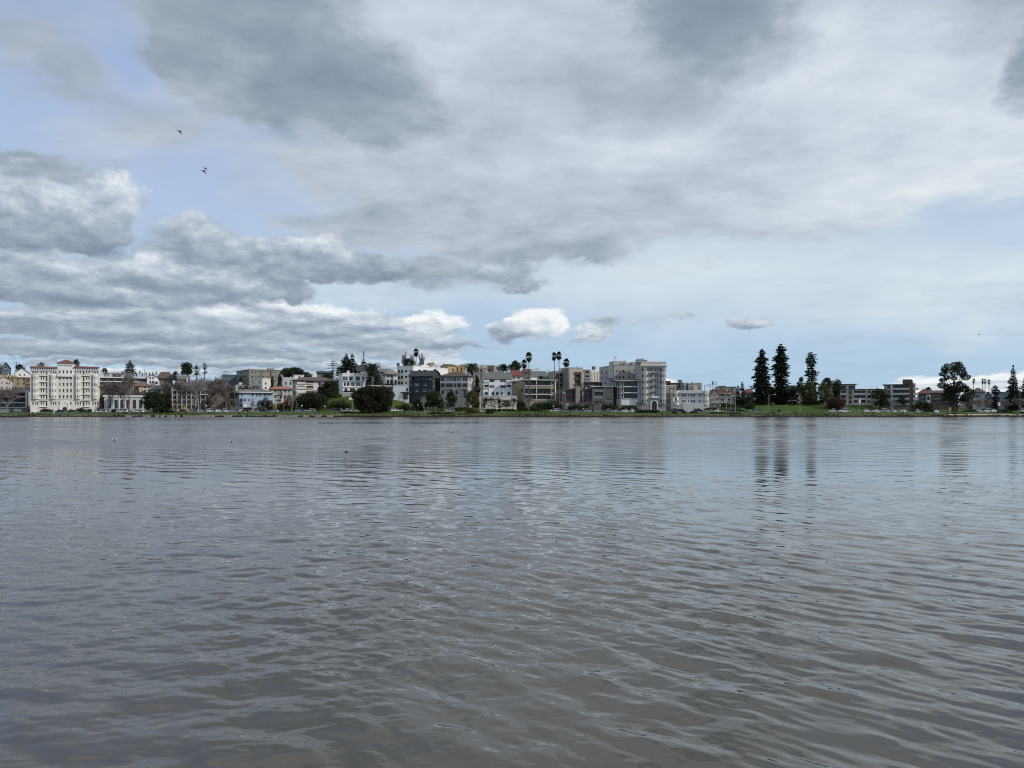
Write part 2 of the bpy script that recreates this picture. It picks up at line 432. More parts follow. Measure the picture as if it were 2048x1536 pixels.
# ---------- terrain ----------
def sst(a, b, x): t = np.clip((x-a)/(b-a), 0, 1); return t*t*(3-2*t)
def road_z(X): return np.interp(X, [-400, -230, -60, 30, 110, 400], [1.6, 1.6, 2.2, 2.05, 1.95, 1.95])
def ground_z(X, Y):
    X = np.asarray(X, float); Y = np.asarray(Y, float)
    A = np.interp(X, [-400, -150, -112, -94, -66, -45, 0, 30, 92, 112, 182, 205, 400], [.6, .6, 3, 9.0, 8, 3, 2.0, 1, .8, 4.0, 3.6, 1, 1])
    Bh = np.interp(X, [-500, -300, -150, -90, 0, 50, 100, 200, 500], [9, 10, 11, 8, 12, 12, 6, 4, 4])
    z = road_z(X) + A*sst(374, 395, Y) + Bh*sst(396, 520, Y)
    bank = 0.55 + (road_z(X)-0.55)*sst(340, 354, Y)
    z = np.where(Y < 354, bank, z)
    z = np.where(Y < 339.2, -1.5, z)
    return z

# ---------- buildings ----------
class Bld:
    def __init__(s, name, label, crop, x0, x1, ytop, ybase, Y, mat, rot=0.0, dep=12.0, lx=None, rx=None, cat='building', group=None):
        s.crop = crop
        # fronts face the water's edge opposite; rot turns them from there (absolute when a side wall is traced too)
        th = R(rot) if (lx is not None or rx is not None) else R(rot) - math.atan((cpx(crop, (x0+x1)/2)-1024)/F)*0.92
        u = Vector((math.cos(th), math.sin(th))); s.u = u; s.b = Vector((-u.y, u.x))
        pa = cpx(crop, x0); s.A = Vector((PX(pa, Y), Y))
        s.W = s.ray(s.A, u, cpx(crop, x1)); s.Bp = s.A + u*s.W
        if lx is not None: dep = s.ray(s.A, s.b, cpx(crop, lx))
        elif rx is not None: dep = s.ray(s.Bp, s.b, cpx(crop, rx))
        if not (0.3 <= dep < 45): print('BAD DEPTH', label, round(dep,1)); dep = 10.0
        s.dep = dep
        s.zt = PZ(cpy(crop, ytop), Y); zb = PZ(cpy(crop, ybase), Y)
        s.z0 = zb
        s.root = empty(name, (s.A.x, s.A.y, zb), th); tag(s.root, label, cat, group)
        s.H = s.zt - zb; s.mat = mat
        gz = min(float(ground_z(s.A.x, s.A.y)), float(ground_z(s.Bp.x, s.Bp.y)))
        s.low = min(0.0, gz - zb) - 0.8
        s.op = {'f': [], 'l': [], 'r': [], 'k': []}
    @staticmethod
    def ray(P, u, px):
        k = (px-1024.0)/F
        return (k*P.y - P.x)/(u.x - k*u.y)
    def base(s, f):
        return {'f': (s.A, s.u), 'r': (s.Bp, s.b), 'l': (s.A, s.b)}[f]
    def q(s, x, f='f', out=0.0):
        P, u = s.base(f)
        if out:
            n = {'f': -s.b, 'r': s.u, 'l': -s.u}[f]; P = P + n*out
        return s.ray(P, u, cpx(s.crop, x))
    def z(s, y, x=None, f='f', out=0.0):
        P, u = s.base(f)
        if out:
            n = {'f': -s.b, 'r': s.u, 'l': -s.u}[f]; P = P + n*out
        d = P.y + (u.y*s.q(x, f, out) if x is not None else 0.0)
        return PZ(cpy(s.crop, y), d) - s.z0
    def pt(s, f, q, out, z):
        if f == 'f': return (q, -out, z)
        if f == 'r': return (s.W+out, q, z)
        return (-out, q, z)
    def fl(s, f): return s.W if f == 'f' else s.dep
    def pbox(s, mb, f, q0, q1, o0, o1, z0, z1):
        a = s.pt(f, q0, o0, z0); b = s.pt(f, q1, o1, z1)
        mb.box(min(a[0], b[0]), max(a[0], b[0]), min(a[1], b[1]), max(a[1], b[1]), z0, z1)
    def rect(s, x0, x1, y0, y1, f='f', out=0.0):
        q0, q1 = s.q(x0, f, out), s.q(x1, f, out); 
        if q0 > q1: q0, q1 = q1, q0
        xm = (x0+x1)/2
        return q0, q1, s.z(y1, xm, f, out), s.z(y0, xm, f, out)
    def window(s, f, q0, q1, z0, z1, style='w', name='window', out=0.0, inset=0.16, cut=True, mull=None, glass=None):
        L = s.fl(f)
        if cut:
            q0 = max(q0, 0.15); q1 = min(q1, L-0.15)
            if q1-q0 < 0.2 or z1-z0 < 0.2: return
            s.op[f].append((q0, q1, z0, z1, 0.3))
        fo = out - inset if cut else out + 0.05
        mb = MB(); fr = min(0.08, (q1-q0)*0.08)
        if style in FR:
            s.pbox(mb, f, q0, q0+fr, fo-0.06, fo, z0, z1); s.pbox(mb, f, q1-fr, q1, fo-0.06, fo, z0, z1)
            s.pbox(mb, f, q0+fr, q1-fr, fo-0.06, fo, z0, z0+fr); s.pbox(mb, f, q0+fr, q1-fr, fo-0.06, fo, z1-fr, z1)
            nm = mull if mull is not None else max(0, int((q1-q0)/1.2))
            for k in range(nm):
                c = q0 + (q1-q0)*(k+1)/(nm+1); s.pbox(mb, f, c-fr*.35, c+fr*.35, fo-0.06, fo-.005, z0+fr, z1-fr)
            if z1-z0 > 1.3 and nm < 3:
                c = (z0+z1)/2; s.pbox(mb, f, q0+fr, q1-fr, fo-0.06, fo-.01, c-fr*.35, c+fr*.35)
            if cut: s.pbox(mb, f, q0-0.08, q1+0.08, out+0.003, out+0.10, z0-0.12, z0-0.003)
        mb.m = 1
        a = s.pt(f, q0, fo-0.07, z0); 
        pts = [s.pt(f, q0, fo-0.07, z0), s.pt(f, q1, fo-0.07, z0), s.pt(f, q1, fo-0.07, z1), s.pt(f, q0, fo-0.07, z1)]
        if not cut: pts = [s.pt(f, q, fo-0.03, z) for q, z in ((q0, z0), (q1, z0), (q1, z1), (q0, z1))]
        mb.face(pts)
        g = glass or (GLASS2 if random.random() < 0.13 else GLASS)
        mb.build(name, [FR.get(style, FRD), g], s.root)
    def win(s, cols, rows, style='w', f='f', **kw):
        for (y0, y1) in rows:
            for (x0, x1) in cols:
                s.window(f, *s.rect(x0, x1, y0, y1, f), style, **kw)
    def bwin(s, cols, rows, out, style='w', f='f', **kw):
        """windows on a bay or box standing proud of the wall"""
        for (y0, y1) in rows:
            for (x0, x1) in cols:
                s.window(f, *s.rect(x0, x1, y0, y1, f, out), style, cut=False, out=out, **kw)
    def grid(s, f, nq, nz, z0, z1, w=1.2, h=1.5, style='w', q0=None, q1=None):
        """a regular set of windows on a wall seen at a slant"""
        L = s.fl(f); q0 = 1.0 if q0 is None else q0; q1 = L-1.0 if q1 is None else q1
        for i in range(nz):
            zc = z0 + (z1-z0)*(i+.5)/nz
            for j in range(nq):
                qc = q0 + (q1-q0)*(j+.5)/nq
                s.window(f, qc-w/2, qc+w/2, zc-h/2, zc+h/2, style)
    def recess(s, x0, x1, y0, y1, f='f', deep=1.7, rail=None, rh=1.0, slab=0.35, slabmat=None, door='d', out=0.45, bars=False):
        """a balcony set into the wall: opening, glazed back, slab and rail"""
        q0, q1, z0, z1 = s.rect(x0, x1, y0, y1, f); L = s.fl(f)
        q0 = max(q0, .12); q1 = min(q1, L-.12)
        s.op[f].append((q0, q1, z0, z1, deep))
        mb = MB(); n = max(1, round((q1-q0)/1.6)); fo = -deep+0.06
        mb.m = 1; mb.face([s.pt(f, a, fo-.03, b) for a, b in ((q0+.02, z0+.02), (q1-.02, z0+.02), (q1-.02, z1-.02), (q0+.02, z1-.02))])
        mb.m = 0
        for k in range(n+1):
            c = q0 + .05 + (q1-q0-.1)*k/n; s.pbox(mb, f, c-.045, c+.045, fo-.02, fo+.04, z0+.02, z1-.25)
        s.pbox(mb, f, q0+.02, q1-.02, fo-.02, fo+.05, z1-.25, z1-.02)
        mb.build('balcony_door', [FR.get(door, FRD), GLASS], s.root)
        mb = MB(); s.pbox(mb, f, q0-.1, q1+.1, .004, out, z0-slab, z0+.05)
        if rail is not None:
            mb.m = 1
            if bars:
                s.pbox(mb, f, q0-.08, q1+.08, out-.09, out-.03, z0+rh-.07, z0+rh)
                nb = max(2, int((q1-q0)/.45))
                for k in range(nb+1):
                    c = q0 + (q1-q0)*k/nb; s.pbox(mb, f, c-.025, c+.025, out-.08, out-.04, z0+.05, z0+rh-.07)
            else: s.pbox(mb, f, q0-.08, q1+.08, out-.10, out-.02, z0+.12, z0+rh)
        mb.build('balcony', [slabmat or s.mat, rail or s.mat], s.root)
    def balcony(s, x0, x1, y, out=1.0, th=0.2, mat=None, rail=None, rh=1.0, f='f', bars=True, name='balcony'):
        q0, q1, z0, _ = s.rect(x0, x1, y, y, f, 0); mb = MB()
        s.pbox(mb, f, q0, q1, .004, out, z0-th, z0)
        mb.m = 1
        if rail is not None:
            if bars:
                for (a, b, c, d) in ((q0, q1, out-.06, out-.01), (q0, q0+.05, .02, out-.06), (q1-.05, q1, .02, out-.06)):
                    s.pbox(mb, f, a, b, c, d, z0+rh-.06, z0+rh)
                nb = max(2, int((q1-q0)/.35))
                for k in range(nb+1):
                    c = q0+.02+(q1-q0-.04)*k/nb; s.pbox(mb, f, c-.02, c+.02, out-.055, out-.015, z0, z0+rh-.06)
            else:
                s.pbox(mb, f, q0, q1, out-.09, out-.01, z0+.003, z0+rh); s.pbox(mb, f, q0, q0+.08, .01, out-.09, z0+.003, z0+rh); s.pbox(mb, f, q1-.08, q1, .01, out-.09, z0+.003, z0+rh)
        mb.build(name, [mat or s.mat, rail or s.mat], s.root)
    def box(s, name, x0, x1, y0, y1, out, mat=None, f='f', back=0.0, o0=0.004, label=None):
        q0, q1, z0, z1 = s.rect(x0, x1, y0, y1, f, 0); mb = MB()
        s.pbox(mb, f, q0, q1, o0 - back, out, z0, z1)
        o = mb.build(name, mat or s.mat, s.root)
        if label: o['label'] = label
        return o
    def bay(s, name, x0, x1, y0, y1, out, mat=None, slant=0.28, f='f'):
        """three-sided bay standing out from the wall"""
        q0, q1, z0, z1 = s.rect(x0, x1, y0, y1, f, 0); mb = MB(); c = (q1-q0)*slant
        P = [(q0, .004), (q0+c, out), (q1-c, out), (q1, .004)]
        for a, b in zip(P, P[1:]):
            mb.face([s.pt(f, a[0], a[1], z0), s.pt(f, b[0], b[1], z0), s.pt(f, b[0], b[1], z1), s.pt(f, a[0], a[1], z1)])
        for z in (z0, z1): mb.face([s.pt(f, p[0], p[1], z) for p in P])
        mb.build(name, mat or s.mat, s.root)
        return q0, q1, c, z0, z1
    def baywin(s, q0, q1, c, out, z0, z1, style='w', f='f', name='bay_window', mid=1):
        """glazing of one storey of a bay: middle light and two slanted side lights in one object"""
        mb = MB(); e = .05
        def pane(a, b, m):
            dq, do = b[0]-a[0], b[1]-a[1]; L = math.hypot(dq, do)
            if L < .2: return
            nq, no = -do/L, dq/L
            def pp(t, d, z): return s.pt(f, a[0]+dq*t+nq*d, a[1]+do*t+no*d, z)
            i0, i1 = (.30, .72) if L < 1.5 else (.12, .88)
            mb.m = 0; mb.face([pp(i0, .03, z0), pp(i1, .03, z0), pp(i1, .03, z1), pp(i0, .03, z1)])
            mb.m = 1; t = .09/L
            n = m
            for k in range(n):
                u0 = i0+t+(i1-i0-t)*k/n; u1 = i0+(i1-i0-t)*(k+1)/n
                mb.face([pp(u0, .05, z0+.08), pp(u1, .05, z0+.08), pp(u1, .05, z1-.08), pp(u0, .05, z1-.08)])
        pane((q0, 0.004), (q0+c, out), 1); pane((q0+c, out), (q1-c, out), mid); pane((q1-c, out), (q1, .004), 1)
        mb.build(name, [FR.get(style, FRW), GLASS2 if random.random() < .2 else GLASS], s.root)
    def arch(s, name, xc, w, ytop, ybot, mat, ring=None, rw=0.5, f='f', out=0.05):
        """round-headed opening panel with a moulded surround"""
        xm = xc; q0, q1, z0, z1 = s.rect(xc-w/2, xc+w/2, ytop, ybot, f, 0); r = (q1-q0)/2; qc = (q0+q1)/2
        def outline(rr):
            pts = [(qc+rr, z0)] + [(qc+rr*math.cos(a), z1-r+rr*math.sin(a)) for a in np.linspace(0, math.pi, 13)] + [(qc-rr, z0)]
            return pts
        mb = MB(); mb.face([s.pt(f, a, out, b) for a, b in outline(r)])
        o = mb.build(name, mat, s.root)
        if ring is not None:
            mb = MB(); A, Bo = outline(r), outline(r+rw)
            for i in range(len(A)-1):
                mb.face([s.pt(f, *p[:1], out+.2, p[1]) for p in (A[i], A[i+1], Bo[i+1], Bo[i])])
                mb.face([s.pt(f, Bo[i][0], out+.2, Bo[i][1]), s.pt(f, Bo[i+1][0], out+.2, Bo[i+1][1]), s.pt(f, Bo[i+1][0], 0, Bo[i+1][1]), s.pt(f, Bo[i][0], 0, Bo[i][1])])
                mb.face([s.pt(f, A[i][0], out+.2, A[i][1]), s.pt(f, A[i+1][0], out+.2, A[i+1][1]), s.pt(f, A[i+1][0], 0, A[i+1][1]), s.pt(f, A[i][0], 0, A[i][1])])
            mb.build('arch_surround', ring, s.root)
        return o
    # roofs
    def flat(s, mat=None, over=0.15, th=0.35, drop=0.45, cmat=None):
        """flat roof behind a parapet with a coping"""
        mb = MB(); mb.box(.2, s.W-.2, .2, s.dep-.2, s.H-drop-.1, s.H-drop); mb.m = 1
        a, b = -over, s.W+over
        for (x0, x1, y0, y1) in ((a, b, -over, .22), (a, b, s.dep-.22, s.dep+over), (a, .22, .22, s.dep-.22), (s.W-.22, b, .22, s.dep-.22)):
            mb.box(x0, x1, y0, y1, s.H+.002, s.H+th)
        if s.W > 7 and s.dep > 5:                       # small roof plant
            for k in range(2 + int(s.W/14)):
                x, y = random.uniform(1, s.W-2), random.uniform(1.2, min(4, s.dep-1.5)); w, h = random.uniform(.4, 1.1), random.uniform(.7, 1.5)
                v = MB(); v.box(x, x+w, y, y+w, s.H-drop+.002, s.H-drop+h)
                if k % 2: v.tube([(x+w*.5, y+w*.5, s.H-drop+h), (x+w*.5, y+w*.5, s.H-drop+h+random.uniform(.5, 1.8))], .05, 5)
                v.build('roof_vent', FRW if k % 2 else GREYM, s.root)
        return mb.build('roof', [mat or GRAVEL, cmat or s.mat], s.root)
    def eave(s, mat, over=0.8, th=0.4):
        mb = MB(); mb.box(-over, s.W+over, -over, s.dep+over, s.H+.003, s.H+th); return mb.build('roof', mat, s.root)
    def hip(s, ypeak, mat, over=0.7, ridge=0.4, hmax=None, name='roof'):
        h = PZ(cpy(s.crop, ypeak), s.A.y + s.dep*0.45) - s.zt
        h = max(h, .4); o = over; mb = MB(); L = s.W; rr = L*ridge/2
        P = [(-o, -o, s.H), (L+o, -o, s.H), (L+o, s.dep+o, s.H), (-o, s.dep+o, s.H)]
        r0, r1 = (L/2-rr, s.dep/2, s.H+h), (L/2+rr, s.dep/2, s.H+h)
        Pd = [(p[0], p[1], p[2]-.22) for p in P]
        mb.face([P[0], P[1], r1, r0]); mb.face([P[1], P[2], r1]); mb.face([P[2], P[3], r0, r1]); mb.face([P[3], P[0], r0])
        for i in range(4): mb.face([Pd[i], Pd[(i+1) % 4], P[(i+1) % 4], P[i]])
        mb.face(Pd[::-1])
        return mb.build(name, mat, s.root)
    def gable(s, ypeak, mat, over=0.5, front=True, wallmat=None, xpeak=None):
        """front=True: the gable triangle faces the lake; else the ridge runs along the front"""
        h = max(.4, PZ(cpy(s.crop, ypeak), s.A.y + (0 if front else s.dep*.5)) - s.zt)
        o = over; L, D, H = s.W, s.dep, s.H; mb = MB(); wm = MB(); t = .2
        if front:
            xp = L/2 if xpeak is None else s.q(xpeak)
            for (e, sg) in ((0, -1), (L, 1)):
                ex = e + sg*o; ez = H - h*o/max(abs(xp-e), .1)
                a = [(ex, -o, ez), (xp, -o, H+h), (xp, D+o, H+h), (ex, D+o, ez)]
                b = [(p[0], p[1], p[2]+t) for p in a]
                mb.face(a); mb.face(b); mb.face([a[0], a[1], b[1], b[0]]); mb.face([a[2], a[3], b[3], b[2]]); mb.face([a[3], a[0], b[0], b[3]])
            for y in (0, D): wm.face([(0, y, H), (L, y, H), (xp, y, H+h)])
        else:
            for (e, sg) in ((0, -1), (D, 1)):
                ey = e + sg*o; ez = H - h*o/(D/2)
                a = [(-o, ey, ez), (L+o, ey, ez), (L+o, D/2, H+h), (-o, D/2, H+h)]
                b = [(p[0], p[1], p[2]+t) for p in a]
                mb.face(a); mb.face(b); mb.face([a[0], a[1], b[1], b[0]]); mb.face([a[1], a[2], b[2], b[1]]); mb.face([a[3], a[0], b[0], b[3]])
            for x in (0, L): wm.face([(x, 0, H), (x, D, H), (x, D/2, H+h)])
        for k_ in range(0, len(wm.f)):
            w1 = MB(); w1.face([wm.v[i] for i in wm.f[k_]]); w1.build('gable_wall', wallmat or s.mat, s.root)
        return mb.build('roof', mat, s.root)
    def chimney(s, x0, x1, y0, y1, t=3.0, d=1.0, mat=None, name='chimney', cap=True):
        """a box on the roof, traced at its own distance t behind the front"""
        Pq = s.A + s.b*t
        q0 = s.ray(Pq, s.u, cpx(s.crop, x0)); q1 = s.ray(Pq, s.u, cpx(s.crop, x1))
        z1 = PZ(cpy(s.crop, y0), Pq.y) - s.z0; z0 = PZ(cpy(s.crop, y1), Pq.y) - s.z0
        mb = MB(); mb.box(q0, q1, t, t+d, z0, z1)
        if cap: mb.box(q0-.1, q1+.1, t-.1, t+d+.1, z1+.002, z1+.18)
        return mb.build(name, mat or s.mat, s.root)
    def done(s, name='wall'):
        mb = MB()
        for f in ('f', 'l', 'r', 'k'):
            L = s.fl(f) if f != 'k' else s.W
            P = (lambda q, o, z: (q, s.dep+o, z)) if f == 'k' else (lambda q, o, z, f=f: s.pt(f, q, o, z))
            ops = s.op[f]
            qs = sorted({0.0, L} | {round(min(max(v, 0), L), 4) for o in ops for v in o[:2]})
            zs = sorted({s.low, s.H} | {round(min(max(v, s.low), s.H), 4) for o in ops for v in o[2:4]})
            hit = lambda q, z: any(o[0]-1e-4 <= q <= o[1]+1e-4 and o[2]-1e-4 <= z <= o[3]+1e-4 for o in ops)
            for a, b in zip(qs, qs[1:]):
                run = None
                for c, d in zip(zs, zs[1:]):
                    if hit((a+b)/2, (c+d)/2):
                        if run is not None: mb.face([P(a, 0, run), P(b, 0, run), P(b, 0, c), P(a, 0, c)]); run = None
                    elif run is None: run = c
                if run is not None: mb.face([P(a, 0, run), P(b, 0, run), P(b, 0, zs[-1]), P(a, 0, zs[-1])])
            for (q0, q1, z0, z1, dp) in ops:
                for a, b in (((q0, z0), (q1, z0)), ((q1, z0), (q1, z1)), ((q1, z1), (q0, z1)), ((q0, z1), (q0, z0))):
                    mb.face([P(a[0], 0, a[1]), P(b[0], 0, b[1]), P(b[0], -dp, b[1]), P(a[0], -dp, a[1])])
        mb.build(name, s.mat, s.root)
        return s.root
GREYM = plain('grey_metal', (.20, .20, .20), .5)
GRAVEL = paint('roof_gravel', (0.30, 0.29, 0.28), 0.95, 0.2)
# ---------- terrain, road, path, sea wall ----------
def sheet(name, xs, ys, zf, mat, kind='structure'):
    Xg, Yg = np.meshgrid(xs, ys); Z = zf(Xg, Yg); nr, nc = Xg.shape
    me = bpy.data.meshes.new(name); idx = np.arange(nr*nc).reshape(nr, nc)
    q = np.stack([idx[:-1, :-1], idx[:-1, 1:], idx[1:, 1:], idx[1:, :-1]], -1).reshape(-1, 4)
    me.from_pydata(np.stack([Xg, Yg, Z], -1).reshape(-1, 3).tolist(), [], q.tolist())
    me.polygons.foreach_set('use_smooth', [True]*len(q)); me.materials.append(mat); me.update()
    o = link_mesh(name, me); tag(o, kind=kind); return o
def ground_mat():
    m = bpy.data.materials.new('grass_and_soil'); m.use_nodes = True; t = NT(m.node_tree); b = t.n['Principled BSDF']
    g = t.node('ShaderNodeNewGeometry'); P = E(t, g.outputs['Position']); x, y, z = t.sep(P)
    n1 = t.noise(P, 0.12, 5, 0.6); n2 = t.noise(t.vmath('MULTIPLY', P, (1, 1, 2)), 1.6, 4, 0.65)
    grass = t.ramp(n1*0.6 + n2*0.4, [(0.25, (.024, .046, .010)), (0.5, (.050, .080, .018)), (0.75, (.085, .120, .028))])
    soil = t.ramp(n2, [(0.3, (.03, .032, .018)), (0.7, (.085, .075, .05))])
    lawn = t.smooth(y, 396.0, 404.0)
    c = t.mix(lawn, grass, t.mix(t.smooth(n1, .40, .60), grass, soil))
    worn = t.noise(t.vmath('MULTIPLY', P, (.5, 1, 1)), .22, 5, .6)
    c = t.mix(t.math('MULTIPLY', t.smooth(worn, .58, .72), .75), c, (.085, .078, .045, 1))
    edge = t.smooth(z, 0.62, 0.95)
    c = t.mix(edge, (.13, .115, .085, 1), c)
    t.put(b.inputs['Base Color'], c); b.inputs['Roughness'].default_value = 0.95; b.inputs['Specular IOR Level'].default_value = .15
    bp = t.node('ShaderNodeBump'); bp.inputs['Strength'].default_value = .8; bp.inputs['Distance'].default_value = .25
    t.put(bp.inputs['Height'], n2); t.l.new(bp.outputs[0], b.inputs['Normal'])
    return m
xs = np.concatenate([[-6000, -3000, -1500, -900, -600, -400], np.linspace(-330, 330, 166), [400, 600, 900, 1500, 3000, 6000]])
ys = np.concatenate([[338.6, 339.1, 339.3, 340, 341, 342.5, 344, 346, 348, 350, 352, 353.9, 354.1], np.arange(356, 376, 4), np.arange(375, 400, 1.5), np.arange(400, 524, 6), [540, 600, 800, 1500, 3000, 9000]])
_bump = np.random.default_rng(3)
def gz_noisy(X, Y):
    z = ground_z(X, Y)
    n = 0.16*np.sin(X*0.31+1)*np.sin(Y*0.5+X*.13) + 0.10*np.sin(X*0.83)*np.sin(Y*0.9+2)
    return z + np.where((Y > 341) & (Y < 353), n, 0) + np.where((Y > 376), 2*n, 0)
sheet('ground', xs, ys, gz_noisy, ground_mat())
asph = paint('asphalt', (.055, .055, .058), .9, .15, .3, streak=False)
conc = paint('concrete', (.30, .29, .27), .85, .18, .6)
rx = np.linspace(-420, 420, 85)
sheet('road', rx, np.array([355.5, 359, 363, 367, 370.5]), lambda X, Y: road_z(X)+0.02, asph)
# pavements with kerbs on both sides of the road
def strip(name, y0, y1, z0, mat):
    mb = MB()
    for a, b in zip(rx, rx[1:]):
        za, zb = float(road_z(a))+z0, float(road_z(b))+z0
        mb.face([(a, y0, za), (b, y0, zb), (b, y1, zb), (a, y1, za)])
        mb.face([(a, y0, za-.3), (b, y0, zb-.3), (b, y0, zb), (a, y0, za)])
        mb.face([(a, y1, za-.3), (b, y1, zb-.3), (b, y1, zb), (a, y1, za)])
    o = mb.build(name, mat); tag(o, kind='structure'); return o
strip('pavement', 370.5, 373.6, .14, conc)
strip('kerb', 355.1, 355.5, .13, conc)
wl = plain('road_paint', (.55, .53, .45), .7)
mb = MB()
for k in range(-66, 67):
    a = k*6.0; z = float(road_z(a))+.026
    mb.face([(a, 362.93, z), (a+3, 362.93, float(road_z(a+3))+.026), (a+3, 363.07, float(road_z(a+3))+.026), (a, 363.07, z)])
tag(mb.build('road_markings', wl), kind='structure')
# shore path (pale) on the left and right ends
pm = paint('path_concrete', (.36, .33, .28), .9, .15, .4)
def shore_path(x0, x1, y0, y1):
    mb = MB(); P = np.arange(x0, x1, 5)
    for a, b in zip(P, P[1:]):
        mb.face([(a, y0, float(ground_z(a, y0))+.06), (b, y0, float(ground_z(b, y0))+.06), (b, y1, float(ground_z(b, y1))+.06), (a, y1, float(ground_z(a, y1))+.06)])
    tag(mb.build('shore_path', pm), kind='structure')
shore_path(-330, -70, 341.0, 343.2)
shore_path(195, 300, 342, 346)
# low stone sea wall with dark weed-covered stretches, as separate lengths
stone = paint('dark_seawall_stone', (.016, .015, .013), .95, .3, .8)
palest = paint('pale_seawall_concrete', (.46, .45, .41), .85, .15, .8)
mb = MB()
for k in range(-84, 84):
    a = k*5.0; mb.box(a, a+5.0, 338.2, 339.35, -1.2, 0.52 + .06*math.sin(k*1.7) + .05*math.sin(k*4.1))
mb.build('sea_wall', stone)
tag(bpy.data.objects['sea_wall'], 'long low dark stone edge where the grass bank meets the lake', 'sea wall')
k = 0
for (c, x0, x1) in (('b', 20, 90), ('b', 300, 395), ('b', 485, 530), ('b', 570, 610), ('b', 665, 775), ('b', 830, 850), ('b', 925, 1085), ('b', 1095, 1330), ('b', 1362, 1405), ('b', 1570, 1675), ('b', 1805, 1875),
                    ('c', 150, 222), ('c', 750, 840), ('c', 870, 1058), ('c', 1158, 1235), ('c', 1345, 1428), ('c', 1532, 1618)):
    a, b = PX(cpx(c, x0), 337.9), PX(cpx(c, x1), 337.9)
    mb = MB(); mb.box(a, b, 337.2, 338.1, -.5, .36); mb.box(a-.1, b+.1, 337.1, 338.15, .362, .52)
    o = mb.build('seawall_cap', palest)
    k += 1
    tag(o, 'pale concrete landing slab along the dark sea wall below the left lawn', 'slab', 'pale slabs along the sea wall')
# ---------- buildings ----------
RED = tiles('red_tile', (.135, .042, .034)); BRN = tiles('brown_shingle', (.085, .058, .048)); SLATE = tiles('dark_slate', (.030, .031, .034))
GRYR = tiles('grey_shingle', (.115, .112, .108)); TERRA = tiles('terracotta_tile', (.24, .105, .068)); TAN = tiles('tan_shingle', (.19, .155, .12))
CREAM = paint('cream_stucco', (.60, .57, .515)); LGREY = paint('light_grey_stucco', (.44, .44, .43)); WHT = paint('white_stucco', (.66, .66, .65), .7, .06)
GREENG = paint('green_grey_stucco', (.20, .20, .16)); TANW = paint('tan_wood', (.27, .215, .14)); GREYB = paint('grey_board', (.19, .185, .18))
BLUE = paint('pale_blue_board', (.33, .40, .48)); DBLUE = paint('slate_blue_board', (.09, .11, .14)); PINK = paint('pinkish_stucco', (.44, .40, .37))
DGREEN = paint('dark_green_board', (.032, .046, .048)); OLIVE = paint('olive_stucco', (.27, .26, .185)); YEL = paint('yellow_stucco', (.44, .34, .18)); ORNG = paint('ochre_stucco', (.34, .24, .12))
TAUPE = paint('taupe_concrete', (.245, .225, .20)); BEIGE = paint('beige_stucco', (.42, .38, .32)); STONE = paint('grey_stone', (.25, .235, .22), .85, .2, 1.2)
REG = paint('warm_grey_stucco', (.39, .375, .35)); REGS = paint('plain_grey_stucco', (.33, .32, .305)); BRICK = paint('brown_brick', (.16, .115, .09), .9, .2, 1.5); RBRK = paint('red_brick', (.135, .085, .068), .9, .2, 1.5)
MAROON = paint('maroon_trim', (.12, .04, .035), .7, .1); TEAL = paint('grey_teal_board', (.22, .27, .27)); STEEL = paint('galvanised_panel', (.30, .31, .31), .55, .1)
CONC = conc

# === the grand cream apartment building at the far left ===
B = Bld('apartment_building', 'grand six-storey cream apartment block with red tile roofs and central tower at far left', 'a', 475, 1560, 428, 1140, 375, CREAM, rot=26, rx=1622)
rows = [(475, 527), (572, 625), (672, 724), (770, 822), (868, 920)]
for (x0, x1) in ((498, 612), (783, 887), (1172, 1272), (1445, 1542)):
    q0, q1, c, z0, z1 = B.bay('bay', x0, x1, 548, 932, 1.1)
    for (y0, y1) in rows[1:]:
        B.baywin(q0, q1, c, 1.1, B.z(y1, x0), B.z(y0, x0), 'w')
    for (y0, y1) in (rows[0], (970, 1020)):
        for k in range(3): B.win([(x0+8+k*37, x0+30+k*37)], [(y0, y1)], 'w')
for (xa, dr) in ((640, 722), (1355, 1306)):
    for (y0, y1) in rows + [(970, 1020)]:
        B.win([(xa, xa+20), (xa+36, xa+56)], [(y0, y1)], 'w'); B.win([(dr, dr+24)], [(y0, y1+18)], 'd', name='balcony_door')
    for y in (560, 658, 756, 856, 950, 1052):
        B.balcony(min(xa, dr)-12, max(xa+56, dr+24)+8, y, .7, .16, None, None)
B.win([(925, 955), (985, 1015), (1045, 1075), (1103, 1132)], rows, 'w')
B.win([(920, 943), (1102, 1126)], [(975, 1020)], 'w')
B.win([(915, 945), (1098, 1122)], [(1085, 1135)], 'd', name='garage_window')
B.box('tower', 905, 1165, 362, 548, .35, WHT, back=7.0)
for k, xc in enumerate((940, 1000, 1060, 1120)):
    B.bwin([(xc-15, xc+15)], [(482, 530)], .35, 'w'); B.arch('arch_hood', xc, 46, 455, 480, CREAM, None, out=.42)
q0, q1 = B.q(895), B.q(1175); zt = B.z(362, 905); mb = MB(); zp = B.z(308, 1030)
P = [(q0-.4, -1.0, zt), (q1+.4, -1.0, zt), (q1+.4, 7.6, zt), (q0-.4, 7.6, zt)]; r0, r1 = ((q0+q1)/2-.8, 3.3, zp), ((q0+q1)/2+.8, 3.3, zp)
mb.face([P[0], P[1], r1, r0]); mb.face([P[1], P[2], r1]); mb.face([P[2], P[3], r0, r1]); mb.face([P[3], P[0], r0]); mb.face(P[::-1]); mb.build('tower_roof', RED, B.root)
B.box('tower_balcony', 908, 1150, 553, 578, 1.1, WHT)
